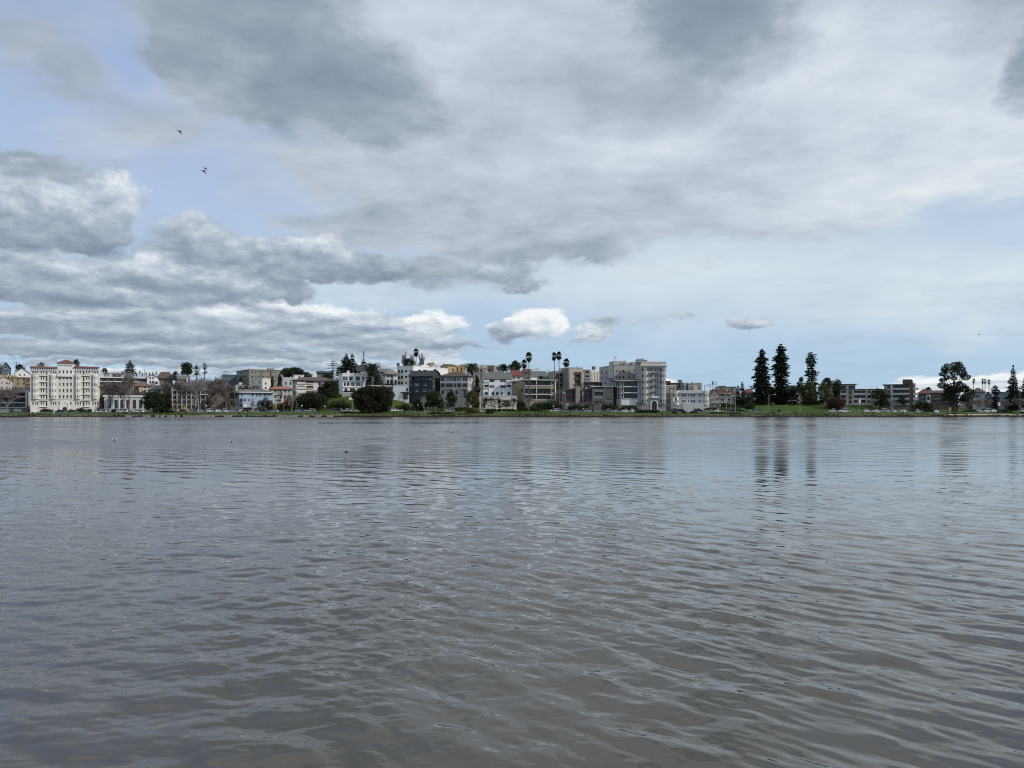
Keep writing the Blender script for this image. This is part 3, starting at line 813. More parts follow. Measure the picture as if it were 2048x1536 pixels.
for (x0, x1) in ((475, 903), (1167, 1560)):
    q0, q1, _, zz = B.rect(x0, x1, 428, 428); mb = MB()
    mb.face([(q0-.2, -.9, zz-.25), (q1+.2, -.9, zz-.25), (q1+.2, 1.4, zz+.42), (q0-.2, 1.4, zz+.42)]); mb.face([(q0-.2, -.9, zz-.25), (q1+.2, -.9, zz-.25), (q1+.2, -.9, zz-.5), (q0-.2, -.9, zz-.5)])
    mb.face([(q0-.2, 3.4, zz-.25), (q1+.2, 3.4, zz-.25), (q1+.2, 1.4, zz+.42), (q0-.2, 1.4, zz+.42)]); mb.build('tile_roof', RED, B.root)
    mb = MB(); n = int((q1-q0)/.75)
    for k in range(n): mb.box(q0+.2+k*.75, q0+.5+k*.75, -.55, -.01, zz-1.6, zz-.52)
    mb.box(q0, q1, -.32, -.005, zz-2.0, zz-1.62); mb.build('corbels', WHT, B.root)
q0, q1, z0, z1 = B.rect(915, 1150, 400, 385); mb = MB()
for k in range(9): mb.box(q0+.2+k*(q1-q0)/9, q0+.55+k*(q1-q0)/9, -.75, -.36, z0-.6, z1+.5)
mb.build('corbels', CREAM, B.root)
B.box('string_course', 475, 1560, 930, 938, .3, WHT); B.box('string_course', 475, 900, 538, 545, .25, WHT); B.box('string_course', 1170, 1560, 538, 545, .25, WHT)
B.arch('entrance_arch', 1020, 100, 985, 1128, CREAM, WHT, .9); B.arch('entrance_door', 1020, 70, 1055, 1130, DARK, None, out=.12)
for x in (535, 1490): B.box('garage_door', x-35, x+35, 1085, 1140, .06, WHT)
B.flat(over=.1, th=.15, drop=.5); B.grid('r', 2, 6, B.z(1130), B.H-1.5, 1.0, 1.4); B.done()

# === left of it and behind ===
B = Bld('modern_flats', 'grey flat-roofed flats with white frame and dark balconies at the left edge', 'a', -120, 435, 805, 1143, 383, GREYB, rot=0, dep=14)
for (y0, y1) in ((835, 890), (905, 985), (1000, 1062)):
    B.recess(215, 405, y0, y1, rail=None, slabmat=WHT); B.recess(10, 195, y0, y1, rail=FRD, slabmat=WHT)
B.box('white_frame', 405, 425, 805, 1060, .5, WHT); B.box('white_frame', -40, 425, 890, 900, .5, WHT)
for x0 in (20, 215, -100): B.box('garage_door', x0, x0+125, 1085, 1142, .05, WHT)
B.flat(cmat=WHT); B.done()
B = Bld('house', 'grey gabled house behind the grey flats at the left edge', 'a', -60, 198, 640, 805, 402, PINK, rot=8, dep=9)
B.gable(575, GRYR, front=True); B.win([(20, 45), (95, 120), (140, 155)], [(665, 700), (735, 770)]); B.done()
B = Bld('apartment_building', 'tan timber apartment block left of the grand cream building', 'a', 200, 480, 592, 830, 412, TANW, rot=6, dep=12)
B.win([(270, 290), (365, 390)], [(610, 640), (670, 700)], 'd'); B.recess(410, 470, 620, 660, rail=FRB); B.recess(410, 470, 690, 730, rail=FRB); B.eave(TAN, .6, .35); B.done()
B = Bld('house', 'small dark-roofed house low beside the grand cream building', 'a', 205, 470, 800, 960, 398, LGREY, rot=4, dep=9); B.gable(752, SLATE, front=False); B.win([(240, 270), (300, 330), (370, 400)], [(830, 870)]); B.done()
B = Bld('house', 'yellow-tan house with flat roof half cut by the left edge', 'a', -140, 245, 556, 720, 436, YEL, rot=0, dep=12); B.win([(60, 90), (120, 150), (180, 205)], [(575, 610)], 'd'); B.flat(); B.done()
B = Bld('house', 'slate-blue gabled house on the skyline at far left', 'a', 25, 160, 430, 620, 462, DBLUE, rot=0, dep=10)
B.gable(350, SLATE, front=True); B.win([(75, 105)], [(410, 450)]); B.win([(50, 70), (110, 130)], [(480, 515)]); B.done()
B = Bld('house', 'beige flat house touching the left edge on the skyline', 'a', -80, 20, 385, 620, 466, OLIVE, rot=0, dep=10); B.flat(); B.win([(-40, -15)], [(420, 460)]); B.done()
B = Bld('house', 'white gabled house with grey roof behind the left end of the grand building', 'a', 232, 470, 520, 640, 452, WHT, rot=0, dep=10)
B.gable(440, GRYR, front=True); B.win([(300, 325), (370, 395)], [(535, 565)]); B.done()
# === between the grand building and the bare trees ===
B = Bld('house', 'low house with white-framed windows on the slope right of the grand building', 'a', 1632, 1765, 515, 640, 452, LGREY, rot=0, dep=9); B.win([(1642, 1662), (1672, 1692), (1700, 1720)], [(530, 570)], glass=GLASS2); B.eave(WHT, .5, .35); B.done()
B = Bld('house', 'dark low house with pale eave under tiny palms', 'a', 1765, 1905, 525, 640, 458, BRICK, rot=0, dep=9); B.win([(1790, 1815), (1850, 1880)], [(545, 570)], 'd'); B.eave(WHT, .5, .3); B.done()
B = Bld('modern_flats', 'long low brown flats with two white flat eaves on the slope', 'b', -600, 345, 590, 745, 428, BRICK, rot=4, dep=12)
for x0 in range(-580, 300, 110): B.win([(x0, x0+80)], [(603, 645)], 'd'); B.win([(x0, x0+80)], [(672, 712)], 'd')
B.eave(WHT, 1.0, .5); B.box('eave_band', -600, 345, 652, 664, 1.0, WHT); B.done()
B = Bld('house', 'beige house with broad brown hip roof below the long flats', 'b', 130, 415, 722, 880, 412, BEIGE, rot=6, dep=11); B.hip(668, tiles('red_brown_tile', (.14, .075, .055))); B.win([(300, 330), (362, 388), (200, 225)], [(728, 750), (790, 830)], 'd'); B.done()
B = Bld('columned_building', 'low white building with tall dark windows and white cornice', 'a', 1640, 2390, 892, 1140, 388, LGREY, rot=0, dep=14)
for x in (1700, 1802, 1895, 1990, 2090, 2190, 2290): B.win([(x, x+52)], [(945, 1075)], 'd')
B.flat(over=.5, th=.7, cmat=WHT); B.box('plinth', 1640, 2390, 1090, 1140, .12, CONC)
for x in (1680, 1775, 1870, 1965): B.box('pilaster', x, x+14, 900, 1088, .3, WHT)
B.done()
B = Bld('house', 'white two-storey gabled house with a round porch window on the slope', 'b', 345, 520, 585, 720, 438, WHT, rot=0, dep=9)
B.gable(545, GRYR, front=True); B.win([(380, 410), (425, 455)], [(585, 612), (645, 680)]); B.box('porch_wing', 470, 542, 640, 715, 2.0, WHT); B.arch('porch_arch', 498, 40, 655, 700, DARK, out=2.03); B.done()
B = Bld('house', 'dark brown shingled house with bulging gambrel roof', 'b', 515, 745, 600, 760, 446, BRICK, rot=0, dep=11)
B.hip(498, BRN, 1.0, .55); B.win([(610, 640), (660, 690)], [(620, 655)], 'd'); B.done()
B = Bld('house', 'grey-roofed house with a tall white chimney among bare trees', 'b', 830, 1005, 615, 760, 428, GREYB, rot=0, dep=10); B.gable(566, GRYR, front=False); B.chimney(970, 988, 600, 685, -.9, .8, WHT); B.win([(860, 890), (920, 950)], [(640, 670)]); B.done()
B = Bld('house', 'beige house under a wide dark hip roof left of the round oak', 'b', 395, 790, 780, 1000, 402, BEIGE, rot=6, dep=12); B.hip(722, SLATE); B.win([(525, 550), (595, 618), (690, 715), (450, 470)], [(790, 820)]); B.win([(680, 780)], [(855, 880)], 'd'); B.done()
B = Bld('modern_flats', 'brown flats with tall vertical posts and white rooftop rail behind bare trees', 'b', 730, 1335, 755, 1140, 392, TAUPE, rot=4, dep=14)
for x in range(740, 1330, 74):
    B.box('post', x, x+10, 790, 1100, .5, BEIGE)
    for y in (800, 875, 950, 1025): B.win([(x+16, x+66)], [(y, y+52)], 'd')
B.flat(cmat=BEIGE); B.balcony(1215, 1335, 782, 1.2, .3, WHT, WHT, 1.3); B.balcony(1185, 1310, 855, 1.0, .3, WHT); B.done()
B = Bld('house', 'brown brick house with a steep gable behind bare trees', 'b', 1325, 1625, 960, 1130, 392, BRICK, rot=4, dep=12); B.gable(800, BRN, front=True); B.win([(1380, 1410), (1500, 1530), (1560, 1585)], [(985, 1030), (1060, 1095)], 'w'); B.win([(1450, 1490)], [(890, 930)], 'w'); B.done()
B = Bld('house', 'cream house squeezed behind the ivy-covered tree', 'b', 1735, 1815, 880, 1080, 397, CREAM, rot=0, dep=9); B.gable(815, BRN, front=False); B.win([(1755, 1785)], [(900, 935), (975, 1010)]); B.done()
B = Bld('apartment_building', 'dark flat-roofed block with a blue band on the skyline left of the grey-green block', 'b', 1530, 1755, 552, 720, 476, DBLUE, rot=0, dep=10); B.flat(); B.win([(1570, 1600), (1640, 1670)], [(580, 610)]); B.done()
B = Bld('apartment_building', 'four-storey grey-green apartment block with two faces on the hilltop', 'c', 300, 832, 468, 720, 470, GREENG, rot=34, lx=102)
B.win([(335, 365), (398, 414), (435, 455), (520, 540), (590, 605), (670, 690), (715, 732)], [(500, 530), (570, 598), (640, 668)])
B.win([(118, 140), (200+24, 248), (258, 282)], [(500, 530), (570, 598), (636, 662)], f='l'); B.win([(170, 205)], [(500, 530), (570, 598), (636, 662)], 'd', f='l')
B.flat(over=.3, cmat=GREENG); B.chimney(602, 692, 440, 480, 2, 3); B.box('downpipe', 488, 498, 470, 690, .25, FRD); B.box('wall_pier', 640, 655, 470, 690, .4, BRICK); B.done()
B = Bld('apartment_building', 'cream stucco block with one shaded and one sunlit face below the grey-green block', 'c', 512, 645, 612, 830, 440, CREAM, rot=48, lx=338)
B.win([(550, 576)], [(670, 705), (740, 775)]); B.win([(350, 370), (450, 475)], [(650, 680), (720, 750)], f='l'); B.flat(); B.done()
B = Bld('house', 'grey box house with an arched opening and white chimney', 'c', 92, 295, 715, 830, 430, LGREY, rot=6, dep=10); B.flat(); B.arch('arch_opening', 250, 62, 722, 790, DARK, out=.05); B.chimney(147, 193, 670, 716, 1, 2, WHT); B.win([(120, 150), (170, 195)], [(740, 770)], 'd'); B.done()
B = Bld('house', 'long pale blue two-storey house with grey roof and white eave', 'c', 147, 655, 828, 1075, 388, BLUE, rot=8, dep=13)
B.hip(772, GRYR, 1.0, .6); B.box('eave_board', 140, 660, 818, 830, 1.1, WHT)
B.win([(170, 200), (340, 368), (410, 425), (435, 450), (465, 490), (530, 558), (590, 612), (632, 650)], [(846, 880)], 'd'); B.win([(160, 185), (205, 225), (340, 365)], [(925, 965)], 'd')
B.box('stair_wing', 195, 340, 905, 1075, 1.5, BLUE); B.bwin([(220, 250), (285, 320)], [(930, 965)], 1.5, 'd'); B.bwin([(215, 270)], [(1010, 1060)], 1.5, 'w', name='garage_door', glass=WHT); B.win([(150, 190)], [(1005, 1045)], 'd'); B.done()
B = Bld('house', 'low blue-grey garage building behind the parked cars', 'b', 1660, 1885, 1070, 1140, 375.5, BLUE, rot=0, dep=6); B.eave(GRYR, .5, .3); B.win([(1700, 1760)], [(1085, 1125)], 'd'); B.win([(1800, 1850)], [(1085, 1130)], 'w', name='garage_door', glass=WHT); B.done()
B = Bld('house', 'grey house with terracotta hip roof and small dark balconies', 'c', 645, 985, 770, 1060, 396, LGREY, rot=6, dep=11)
B.hip(728, TERRA, .9, .6); B.win([(700, 730), (748, 765), (855, 885), (920, 940)], [(782, 822), (868, 908)], 'd'); B.win([(780, 815)], [(785, 845), (865, 925)], 'd', name='balcony_door'); B.balcony(760, 830, 852, .9, .15, FRD, FRD); B.balcony(740, 830, 940, .9, .15, FRD, FRD); B.balcony(850, 920, 888, .9, .15, FRD, FRD); B.done()
B = Bld('apartment_building', 'wide brown hip-roofed apartments with stacked cream balconies', 'c', 1040, 1640, 632, 900, 406, CREAM, rot=26, lx=985)
B.hip(578, BRN, 1.4, .55)
for (y0, y1) in ((645, 685), (722, 765), (800, 830)): B.recess(1055, 1185, y0, y1, rail=CREAM); B.recess(1205, 1310, y0, y1, rail=FRB)
B.win([(1390, 1430), (1480, 1520)], [(665, 700), (740, 775)], 'd'); B.win([(995, 1028)], [(650, 690), (720, 760), (800, 850)], f='l'); B.done()
B = Bld('apartment_building', 'plain grey house behind the cypress pair', 'c', 832, 1010, 595, 770, 428, LGREY, rot=6, dep=10); B.win([(870, 892), (945, 965)], [(660, 700)], 'd'); B.flat(); B.done()
B = Bld('house', 'white rooftop house sticking up behind the brown hip roof', 'c', 1015, 1165, 558, 700, 432, WHT, rot=6, dep=8); B.flat(); B.win([(1080, 1110)], [(570, 595)], 'd'); B.done()
B = Bld('house', 'dark hilltop house with a pale eave beneath the sparse fir', 'c', 1370, 1620, 522, 680, 462, GREYB, rot=0, dep=10); B.gable(494, SLATE, front=False); B.win([(1400, 1430), (1480, 1510)], [(535, 560)]); B.done()
# === the centre of the hill ===
B = Bld('modern_house', 'three-storey white modern house on the green slope', 'd', 198, 545, 532, 822, 396, WHT, rot=12, dep=11)
B.win([(203, 236), (242, 278), (302, 358), (406, 472), (508, 540)], [(574, 634)], 'd'); B.win([(218, 250), (264, 308), (325, 384), (405, 475), (500, 525)], [(668, 718)], 'd'); B.win([(228, 274), (312, 400), (430, 474)], [(760, 815)], 'd')
B.box('ledge', 195, 548, 642, 652, .5, WHT); B.box('ledge', 200, 545, 738, 746, .4, WHT); B.flat(cmat=WHT); B.chimney(273, 308, 487, 535, 4, 1.5, WHT); B.chimney(500, 560, 497, 545, 2, 3, WHT); B.done()
B = Bld('garden_wall', 'pale retaining wall under the white modern house', 'd', 190, 445, 826, 852, 391, CONC, rot=4, dep=.6, cat='wall'); B.box('coping', 188, 447, 824, 829, .1, WHT, back=.7); B.done()
B = Bld('house', 'dark slate-roofed house behind the date palm', 'd', 425, 575, 480, 640, 448, GREYB, rot=6, dep=12); B.gable(402, SLATE, front=False, over=.8); B.win([(450, 480), (510, 540)], [(500, 530)]); B.done()
B = Bld('house', 'grey-blue house with a flat shingled roof left of the white block', 'd', 780, 990, 500, 700, 466, GREYB, rot=6, dep=14); B.hip(450, tiles('blue_grey_shingle', (.10, .12, .14)), .8, .7); B.win([(810, 840), (880, 910)], [(515, 545)]); B.done()
B = Bld('house', 'grey Mediterranean house with three dark arches and tan hip roof', 'd', 865, 1062, 535, 730, 418, LGREY, rot=6, dep=12)
B.hip(468, TAN, 1.1, .4); B.win([(898, 930), (945, 990)], [(546, 578)], 'd'); B.win([(1012, 1048)], [(546, 578)], 'd'); 
for x in (912, 966): B.arch('arch_window', x, 44, 622, 690, DARK, WHT, .15)
B.box('sunlit_side_wing', 1000, 1060, 535, 730, .8, WHT); B.arch('arch_window', 1032, 40, 625, 705, DARK, None, out=.85); B.bwin([(1012, 1048)], [(546, 578)], .8, 'd'); B.done()  # wing coloured white to stand in for sun on the right side
B = Bld('apartment_building', 'tall bright white modernist block with long sunlit flank and palm behind', 'd', 1310, 1858, 412, 740, 425, WHT, rot=61, lx=1055)
for x0, x1 in ((1072, 1102), (1114, 1150)): B.win([(x0, x1)], [(472, 518), (562, 608), (654, 698)], 'd', f='l')
B.win([(1180, 1216), (1252, 1284)], [(472, 502)], 'd', f='l'); B.win([(1182, 1215)], [(566, 592), (656, 684)], 'd', f='l')
B.flat(cmat=WHT); B.chimney(1070, 1098, 388, 425, 1, .8, FRD, name='vent'); B.chimney(1445, 1560, 372, 430, 6, 5, WHT, name='penthouse'); B.chimney(1600, 1735, 390, 450, 9, 4, WHT, name='penthouse'); B.done()
B = Bld('house', 'ochre barrel-roofed house with a grey oval window on top of the hill', 'e', 143, 265, 418, 520, 462, ORNG, rot=20, dep=9); B.gable(355, ORNG, front=True, over=.3); B.win([(165, 195)], [(395, 430)], 'd'); B.box('grey_panel', 195, 255, 392, 440, .2, LGREY); B.done()
B = Bld('house', 'yellow house with ochre parapet roof on the hilltop', 'e', 440, 562, 405, 540, 456, YEL, rot=24, lx=325); B.win([(505, 532)], [(450, 485)], 'b'); B.gable(385, BRN, front=False, over=.4); B.win([(350, 380)], [(450, 480)], 'b', f='l'); B.done()
B = Bld('house', 'olive-yellow flat house beside the hilltop date palm', 'e', 565, 715, 408, 540, 460, ORNG, rot=20, dep=10); B.win([(578, 596), (640, 665)], [(430, 490)], 'd'); B.flat(); B.chimney(645, 700, 388, 412, 2, 2, BRN); B.done()
B = Bld('house', 'blank white curved-corner house between the dark tree and the green house', 'd', 1000, 1245, 718, 1050, 392, WHT, rot=-8, dep=10); B.flat(cmat=WHT); B.win([(1200, 1230)], [(760, 795)], 'd'); B.done()
B = Bld('house', 'flat-roofed grey house with glass balcony behind the big dark tree', 'd', 640, 990, 728, 1010, 395, LGREY, rot=4, dep=11); B.eave(WHT, .7, .4); B.recess(910, 985, 752, 812, rail=GLASS2); B.recess(820, 900, 752, 812, rail=FRD); B.recess(910, 985, 838, 880, rail=GLASS2); B.win([(660, 720), (740, 800)], [(755, 800)], 'd'); B.done()
B = Bld('house', 'dark green timber house with black gabled roof and stairs', 'd', 1248, 1615, 568, 1020, 393, DGREEN, rot=-20, rx=1742)
B.gable(492, SLATE, front=False, over=.7); B.recess(1295, 1535, 582, 645, rail=FRD, deep=1.4, bars=True)
B.win([(1255, 1285), (1560, 1600)], [(580, 625)], 'w'); B.win([(1340, 1398), (1478, 1535)], [(680, 720)], 'w'); B.win([(1350, 1395), (1470, 1525), (1555, 1590)], [(766, 815)], 'w'); B.win([(1560, 1590)], [(680, 735)], 'd'); B.win([(1260, 1290)], [(770, 820), (690, 730)], 'd')
B.chimney(1390, 1420, 475, 510, 6, .8, SLATE); B.chimney(1470, 1512, 480, 500, 5, .8, SLATE); B.chimney(1635, 1668, 472, 510, 4, .8, SLATE)
q = B.dep
for z in (B.H-2.6, B.H-5.4): B.window('r', 1.5, 2.5, z, z+1.4, 'w'); B.window('r', q-3, q-2, z, z+1.4, 'w')
B.box('stair_flight', 1150, 1290, 818, 835, 2.5, RBRK); B.box('porch', 1140, 1245, 835, 930, 2.0, FRD); B.done()
B = Bld('house', 'three-storey pinkish house with brown hip roof and maroon-railed balconies', 'e', 318, 760, 572, 1030, 391, PINK, rot=-14, rx=845)
B.hip(500, BRN, 1.0, .25)
B.win([(325, 392), (412, 490), (500, 525), (535, 570), (580, 650), (672, 745)], [(590, 650)], 'w'); B.win([(325, 390), (410, 520), (535, 570), (585, 650), (670, 745)], [(686, 738)], 'b', name='balcony_door')
B.balcony(385, 530, 765, 1.2, .4, PINK, MAROON); B.balcony(640, 762, 765, 1.6, .4, PINK, MAROON); B.win([(340, 372), (470, 505), (556, 598), (692, 725)], [(792, 850)], 'd')
B.box('bracket', 655, 672, 770, 885, .8, PINK); B.box('corner_post', 392, 408, 575, 650, .25, WHT); B.box('corner_post', 655, 670, 575, 650, .25, WHT); B.box('band', 318, 760, 655, 675, .2, WHT)
for z in (B.z(650), B.z(740)): B.window('r', .8, 2.3, z, z+1.6, 'w'); B.window('r', 3.2, 4.6, z, z+1.6, 'w')
B.balcony(762, 838, 765, 1.2, .35, WHT, MAROON, f='r') if False else None
B.done()
B = Bld('garden_wall', 'pale plastered wall at the foot of the pinkish house', 'e', 270, 330, 860, 1040, 388, PINK, rot=4, dep=.5, cat='wall'); B.box('coping', 268, 332, 856, 863, .1, WHT, back=.6); B.done()
B = Bld('house', 'grey stucco house with tower cap right of the hilltop date palm', 'e', 930, 1065, 440, 560, 462, TAUPE, rot=16, dep=10); B.flat(); B.win([(945, 985)], [(460, 500)], 'd'); B.chimney(980, 1056, 392, 442, 1, 4, PINK, name='roof_tower'); B.done()
B = Bld('house', 'beige blocky house with white end wall on the skyline centre', 'e', 1058, 1165, 410, 540, 470, TAUPE, rot=-22, rx=1232); B.flat(); B.win([(1085, 1110)], [(455, 490)], 'd'); B.chimney(1190, 1228, 430, 470, 8, 2, WHT); B.done()
B = Bld('house', 'low taupe wall house behind the ivy-covered column', 'e', 845, 1010, 520, 700, 424, TAUPE, rot=6, dep=8); B.flat(); B.win([(870, 900)], [(545, 575)], 'd'); B.done()
B = Bld('villa', 'large white villa with grey roof, arched ground-floor windows and stepped wings', 'e', 1000, 1445, 608, 905, 391, WHT, rot=9, lx=965)
B.gable(502, GRYR, front=False, over=.4)
B.win([(1090, 1172), (1265, 1350)], [(620, 655), (712, 748)], 'd', mull=3); B.win([(1130, 1170), (1198, 1238), (1268, 1305)], [(818, 866)], 'd')
for x in (1045, 1400): B.arch('arch_window', x, 48, 812, 868, GLASS, WHT, .12)
B.recess(1012, 1082, 612, 655, rail=WHT, rh=.9); B.recess(1012, 1082, 705, 748, rail=None); B.recess(1365, 1440, 612, 655, rail=WHT, rh=.9); B.recess(1365, 1440, 705, 748, rail=None)
B.box('wing_strip', 1083, 1090, 610, 880, .3, WHT); B.box('wing_strip', 1353, 1361, 610, 880, .3, WHT); B.chimney(1325, 1352, 495, 545, 4, .8, WHT); B.chimney(1035, 1062, 495, 540, 4, .8, WHT)
B.win([(975, 992)], [(640, 680), (730, 770)], f='l') if B.dep > 4 else None
B.done()
B = Bld('garden_wall', 'curved cream terrace wall behind the white-flowering trees', 'e', 935, 1525, 885, 1085, 386, CREAM, rot=2, dep=.7, cat='wall'); B.box('coping', 930, 1530, 878, 888, .15, WHT, back=.9); B.win([(1000, 1030), (1230, 1262)], [(1020, 1060)], 'd'); B.done()
B = Bld('house', 'cream house with bright red gabled roof right of the white villa', 'e', 1440, 1620, 560, 680, 424, CREAM, rot=10, dep=9); B.hip(470, RED, .8, .6); B.win([(1465, 1490), (1540, 1565)], [(578, 610)], 'b'); B.done()
B = Bld('house', 'small gabled house with timbered front beside the red roof', 'e', 1400, 1530, 540, 660, 430, BRN, rot=8, dep=6); B.gable(472, RED, front=True, over=.8); B.win([(1445, 1475)], [(560, 590)]); B.done()
B = Bld('house', 'pinkish house with low red roof behind the two tall palms', 'e', 1625, 1765, 500, 640, 446, PINK, rot=8, dep=9); B.hip(450, RED, .6, .7); B.win([(1650, 1680)], [(515, 545)]); B.done()
B = Bld('house', 'white stucco house with arched grey door and chimney behind the tall palms', 'e', 1765, 1880, 465, 620, 442, WHT, rot=14, dep=8); B.flat(); B.arch('arch_opening', 1788, 45, 490, 525, DARK, out=.05); B.chimney(1830, 1875, 455, 468, 1, 1.5, SLATE); B.win([(1830, 1855)], [(490, 520)]); B.done()
B = Bld('house', 'wide grey-roofed house behind the olive apartments', 'e', 1745, 2060, 590, 700, 420, LGREY, rot=8, dep=14); B.hip(488, GRYR, .8, .6); B.win([(1800, 1830), (1900, 1930)], [(600, 625)]); B.chimney(2000, 2045, 470, 520, 5, 1.2, WHT); B.done()
B = Bld('modern_apartments', 'olive-cream modern apartments with three rows of deep balconies beside two palms', 'g', -240, 250, 632, 1010, 390, OLIVE, rot=16, lx=-450)
for (y0, y1) in ((642, 718), (765, 850), (872, 940)):
    B.recess(-238, -65, y0, y1, rail=None, bars=True, slabmat=CREAM); B.recess(-55, 168, y0, y1, rail=FRD, rh=.8, bars=True, slabmat=CREAM)
    B.win([(180, 218)], [(y0+12, y0+50)], 'd')
B.box('post', -62, -54, 640, 945, .35, CREAM); B.box('corner_panel', 224, 250, 632, 960, .25, CREAM); B.eave(WHT, .8, .3); B.box('roof_hut', -120, -30, 600, 632, -2, WHT, back=4, o0=-2.1) if False else None
B.chimney(-135, -45, 598, 634, 3, 3, WHT, name='roof_hut'); B.win([(-415, -390)], [(660, 695)], 'd', f='l'); B.win([(-300, -270)], [(770, 815)], 'd', f='l'); B.done()
# === right of centre ===
B = Bld('apartment_tower', 'tall taupe concrete apartment block with blank fins and recessed balconies', 'g', 235, 470, 498, 1000, 408, TAUPE, rot=18, dep=12)
for (y0, y1) in ((525, 595), (612, 680), (695, 755)): B.recess(246, 360, y0, y1, rail=FRD, rh=.9, deep=2.2, slabmat=FRD)
B.box('fin', 375, 465, 440, 760, 1.2, TAUPE, back=5); B.box('fin_side', 466, 536, 440, 760, .6, BEIGE, back=5) if False else None
B.flat(); B.chimney(335, 395, 442, 500, 3, 4, WHT, name='roof_hut'); B.done()
B = Bld('apartment_tower', 'sunlit beige slab fin with maroon-edged balconies beside the taupe tower', 'g', 466, 676, 440, 1000, 405, BEIGE, rot=18, dep=10)
B.zt2 = 0
for (y0, y1) in ((545, 610), (632, 710)): B.recess(545, 636, y0, y1, rail=FRD, rh=.9, deep=2.0, slabmat=MAROON)
B.box('fin', 640, 676, 512, 1000, 1.4, BEIGE); B.box('roof_band', 540, 640, 505, 540, .5, MAROON); B.flat(); B.done()
B = Bld('modern_flats', 'low taupe flats with maroon slabs and two pale fins behind parked cars', 'g', 398, 848, 772, 1010, 390, TAUPE, rot=14, dep=12)
for (y0, y1) in ((798, 872), (890, 962)): B.recess(410, 545, y0, y1, rail=FRD, rh=.6, slabmat=MAROON, bars=True); B.recess(690, 815, y0, y1, rail=FRD, rh=.6, slabmat=MAROON, bars=True); B.recess(626, 660, y0, y1, slabmat=MAROON)
B.box('fin', 552, 622, 730, 1008, 1.5, TAUPE, back=1); B.box('fin', 820, 848, 765, 1008, 1.2, BEIGE); B.box('fascia', 398, 545, 765, 790, .8, MAROON); B.box('fascia', 680, 820, 762, 786, .8, MAROON); B.flat(); B.done()
B = Bld('apartment_building', 'beige apartment building with white balconies behind the taupe tower', 'g', 540, 785, 480, 760, 436, BEIGE, rot=-25, rx=935)
B.win([(562, 592)], [(500, 515), (560, 590)], 'd'); 
for (y0, y1) in ((495, 545), (560, 605), (620, 645)): B.recess(720, 768, y0, y1, rail=WHT, rh=.7, slabmat=WHT)
B.flat(cmat=WHT); B.box('sunlit_strip', 786, 800, 482, 650, .2, CREAM); B.grid('r', 3, 4, B.z(690), B.H-1, 1.4, 1.5); B.chimney(815, 860, 425, 482, 9, 2, GREYB, name='roof_vent'); B.done()  # cream strip paints in the sunlit edge of the right face
B = Bld('modern_flats', 'beige flats with cream flat eave lines behind the low taupe flats', 'g', 675, 945, 665, 800, 418, TAUPE, rot=8, dep=10); B.recess(690, 850, 672, 712, rail=FRB, rh=.5, slabmat=WHT); B.win([(870, 920)], [(675, 705)], 'd'); B.eave(WHT, .9, .3); B.box('red_panel', 718, 755, 710, 755, 1.2, MAROON); B.done()
B = Bld('modern_flats', 'small olive block with white eave, side balconies and three ribbon windows', 'g', 848, 1158, 738, 1000, 391, paint('khaki_stucco', (.31, .275, .20)), rot=6, dep=11)
for (y0, y1) in ((745, 800), (822, 900)): B.recess(855, 995, y0, y1, rail=STEEL, rh=.8, slabmat=WHT)
B.win([(1045, 1128)], [(748, 785), (836, 866), (922, 952)], 'w', mull=2); B.eave(WHT, .9, .4); B.done()
B = Bld('stair_tower', 'blank pale grey box tower behind the olive block', 'g', 998, 1190, 618, 800, 402, STEEL, rot=6, dep=7, cat='building'); B.flat(cmat=STEEL); B.chimney(1050, 1110, 605, 622, 2, 2, STEEL); B.win([(1020, 1040)], [(660, 690)], 'd'); B.done()
B = Bld('modern_flats', 'glass-fronted flats with white slab edges, curved left end and white panelled base', 'g', 1275, 1580, 640, 1085, 383, LGREY, rot=6, lx=1160)
for (y0, y1) in ((655, 730), (748, 826), (846, 924)): B.recess(1322, 1536, y0, y1, rail=FRD, rh=.55, deep=1.6, slabmat=WHT, bars=True, out=.9); B.win([(1284, 1308)], [(y0+4, y1-6)], 'd')
B.box('base_panel', 1278, 1530, 938, 1028, .7, WHT)
for x in (1335, 1400, 1465): B.box('panel_joint', x, x+4, 940, 1026, .72, CONC, o0=.702)
B.eave(BRN, 1.3, .5); B.box('roof_trim', 1180, 1580, 636, 642, 1.35, WHT)
for (y0, y1) in ((655, 720), (748, 826), (846, 924)): B.win([(1165, 1180), (1197, 1220), (1228, 1244), (1252, 1266)], [(y0, y1)], 'd', f='l')
B.box('base_dark', 1285, 1525, 1034, 1085, .1, FRD); B.done()
B = Bld('apartment_building', 'long grey side wing with stepped roofline behind the tall seven-storey block', 'g', 1165, 1600, 398, 1000, 398, REGS, rot=10, lx=935, dep=12)
B.win([(1200, 1215), (1235, 1248), (1265, 1277), (1400, 1418)], [(478, 505), (566, 598)], 'd'); B.win([(1305, 1328)], [(474, 505), (566, 600)], 'd'); B.win([(1480, 1492)], [(455, 490), (555, 585)], 'd'); B.win([(965, 985), (1040, 1055), (1110, 1135)], [(492, 530), (578, 625)], 'd', f='l')
B.box('wall_pier', 1090, 1160, 400, 600, .6, REG, f='l'); B.flat(); B.chimney(1345, 1450, 358, 402, 2, 6, REGS, name='roof_block'); B.chimney(1455, 1600, 350, 402, 1, 6, REGS, name='roof_block'); B.chimney(1162, 1345, 338, 402, 6, 8, BEIGE, name='penthouse'); B.chimney(1330, 1355, 328, 402, 4, 1, REG); B.chimney(1180, 1206, 255, 340, 8, 1.0, WHT, name='roof_statue'); B.done()
B = Bld('apartment_tower', 'tall seven-storey grey apartment tower with cornice, curved bays and arched entrance', 'g', 1592, 1985, 352, 1135, 382, REG, rot=12, dep=15)
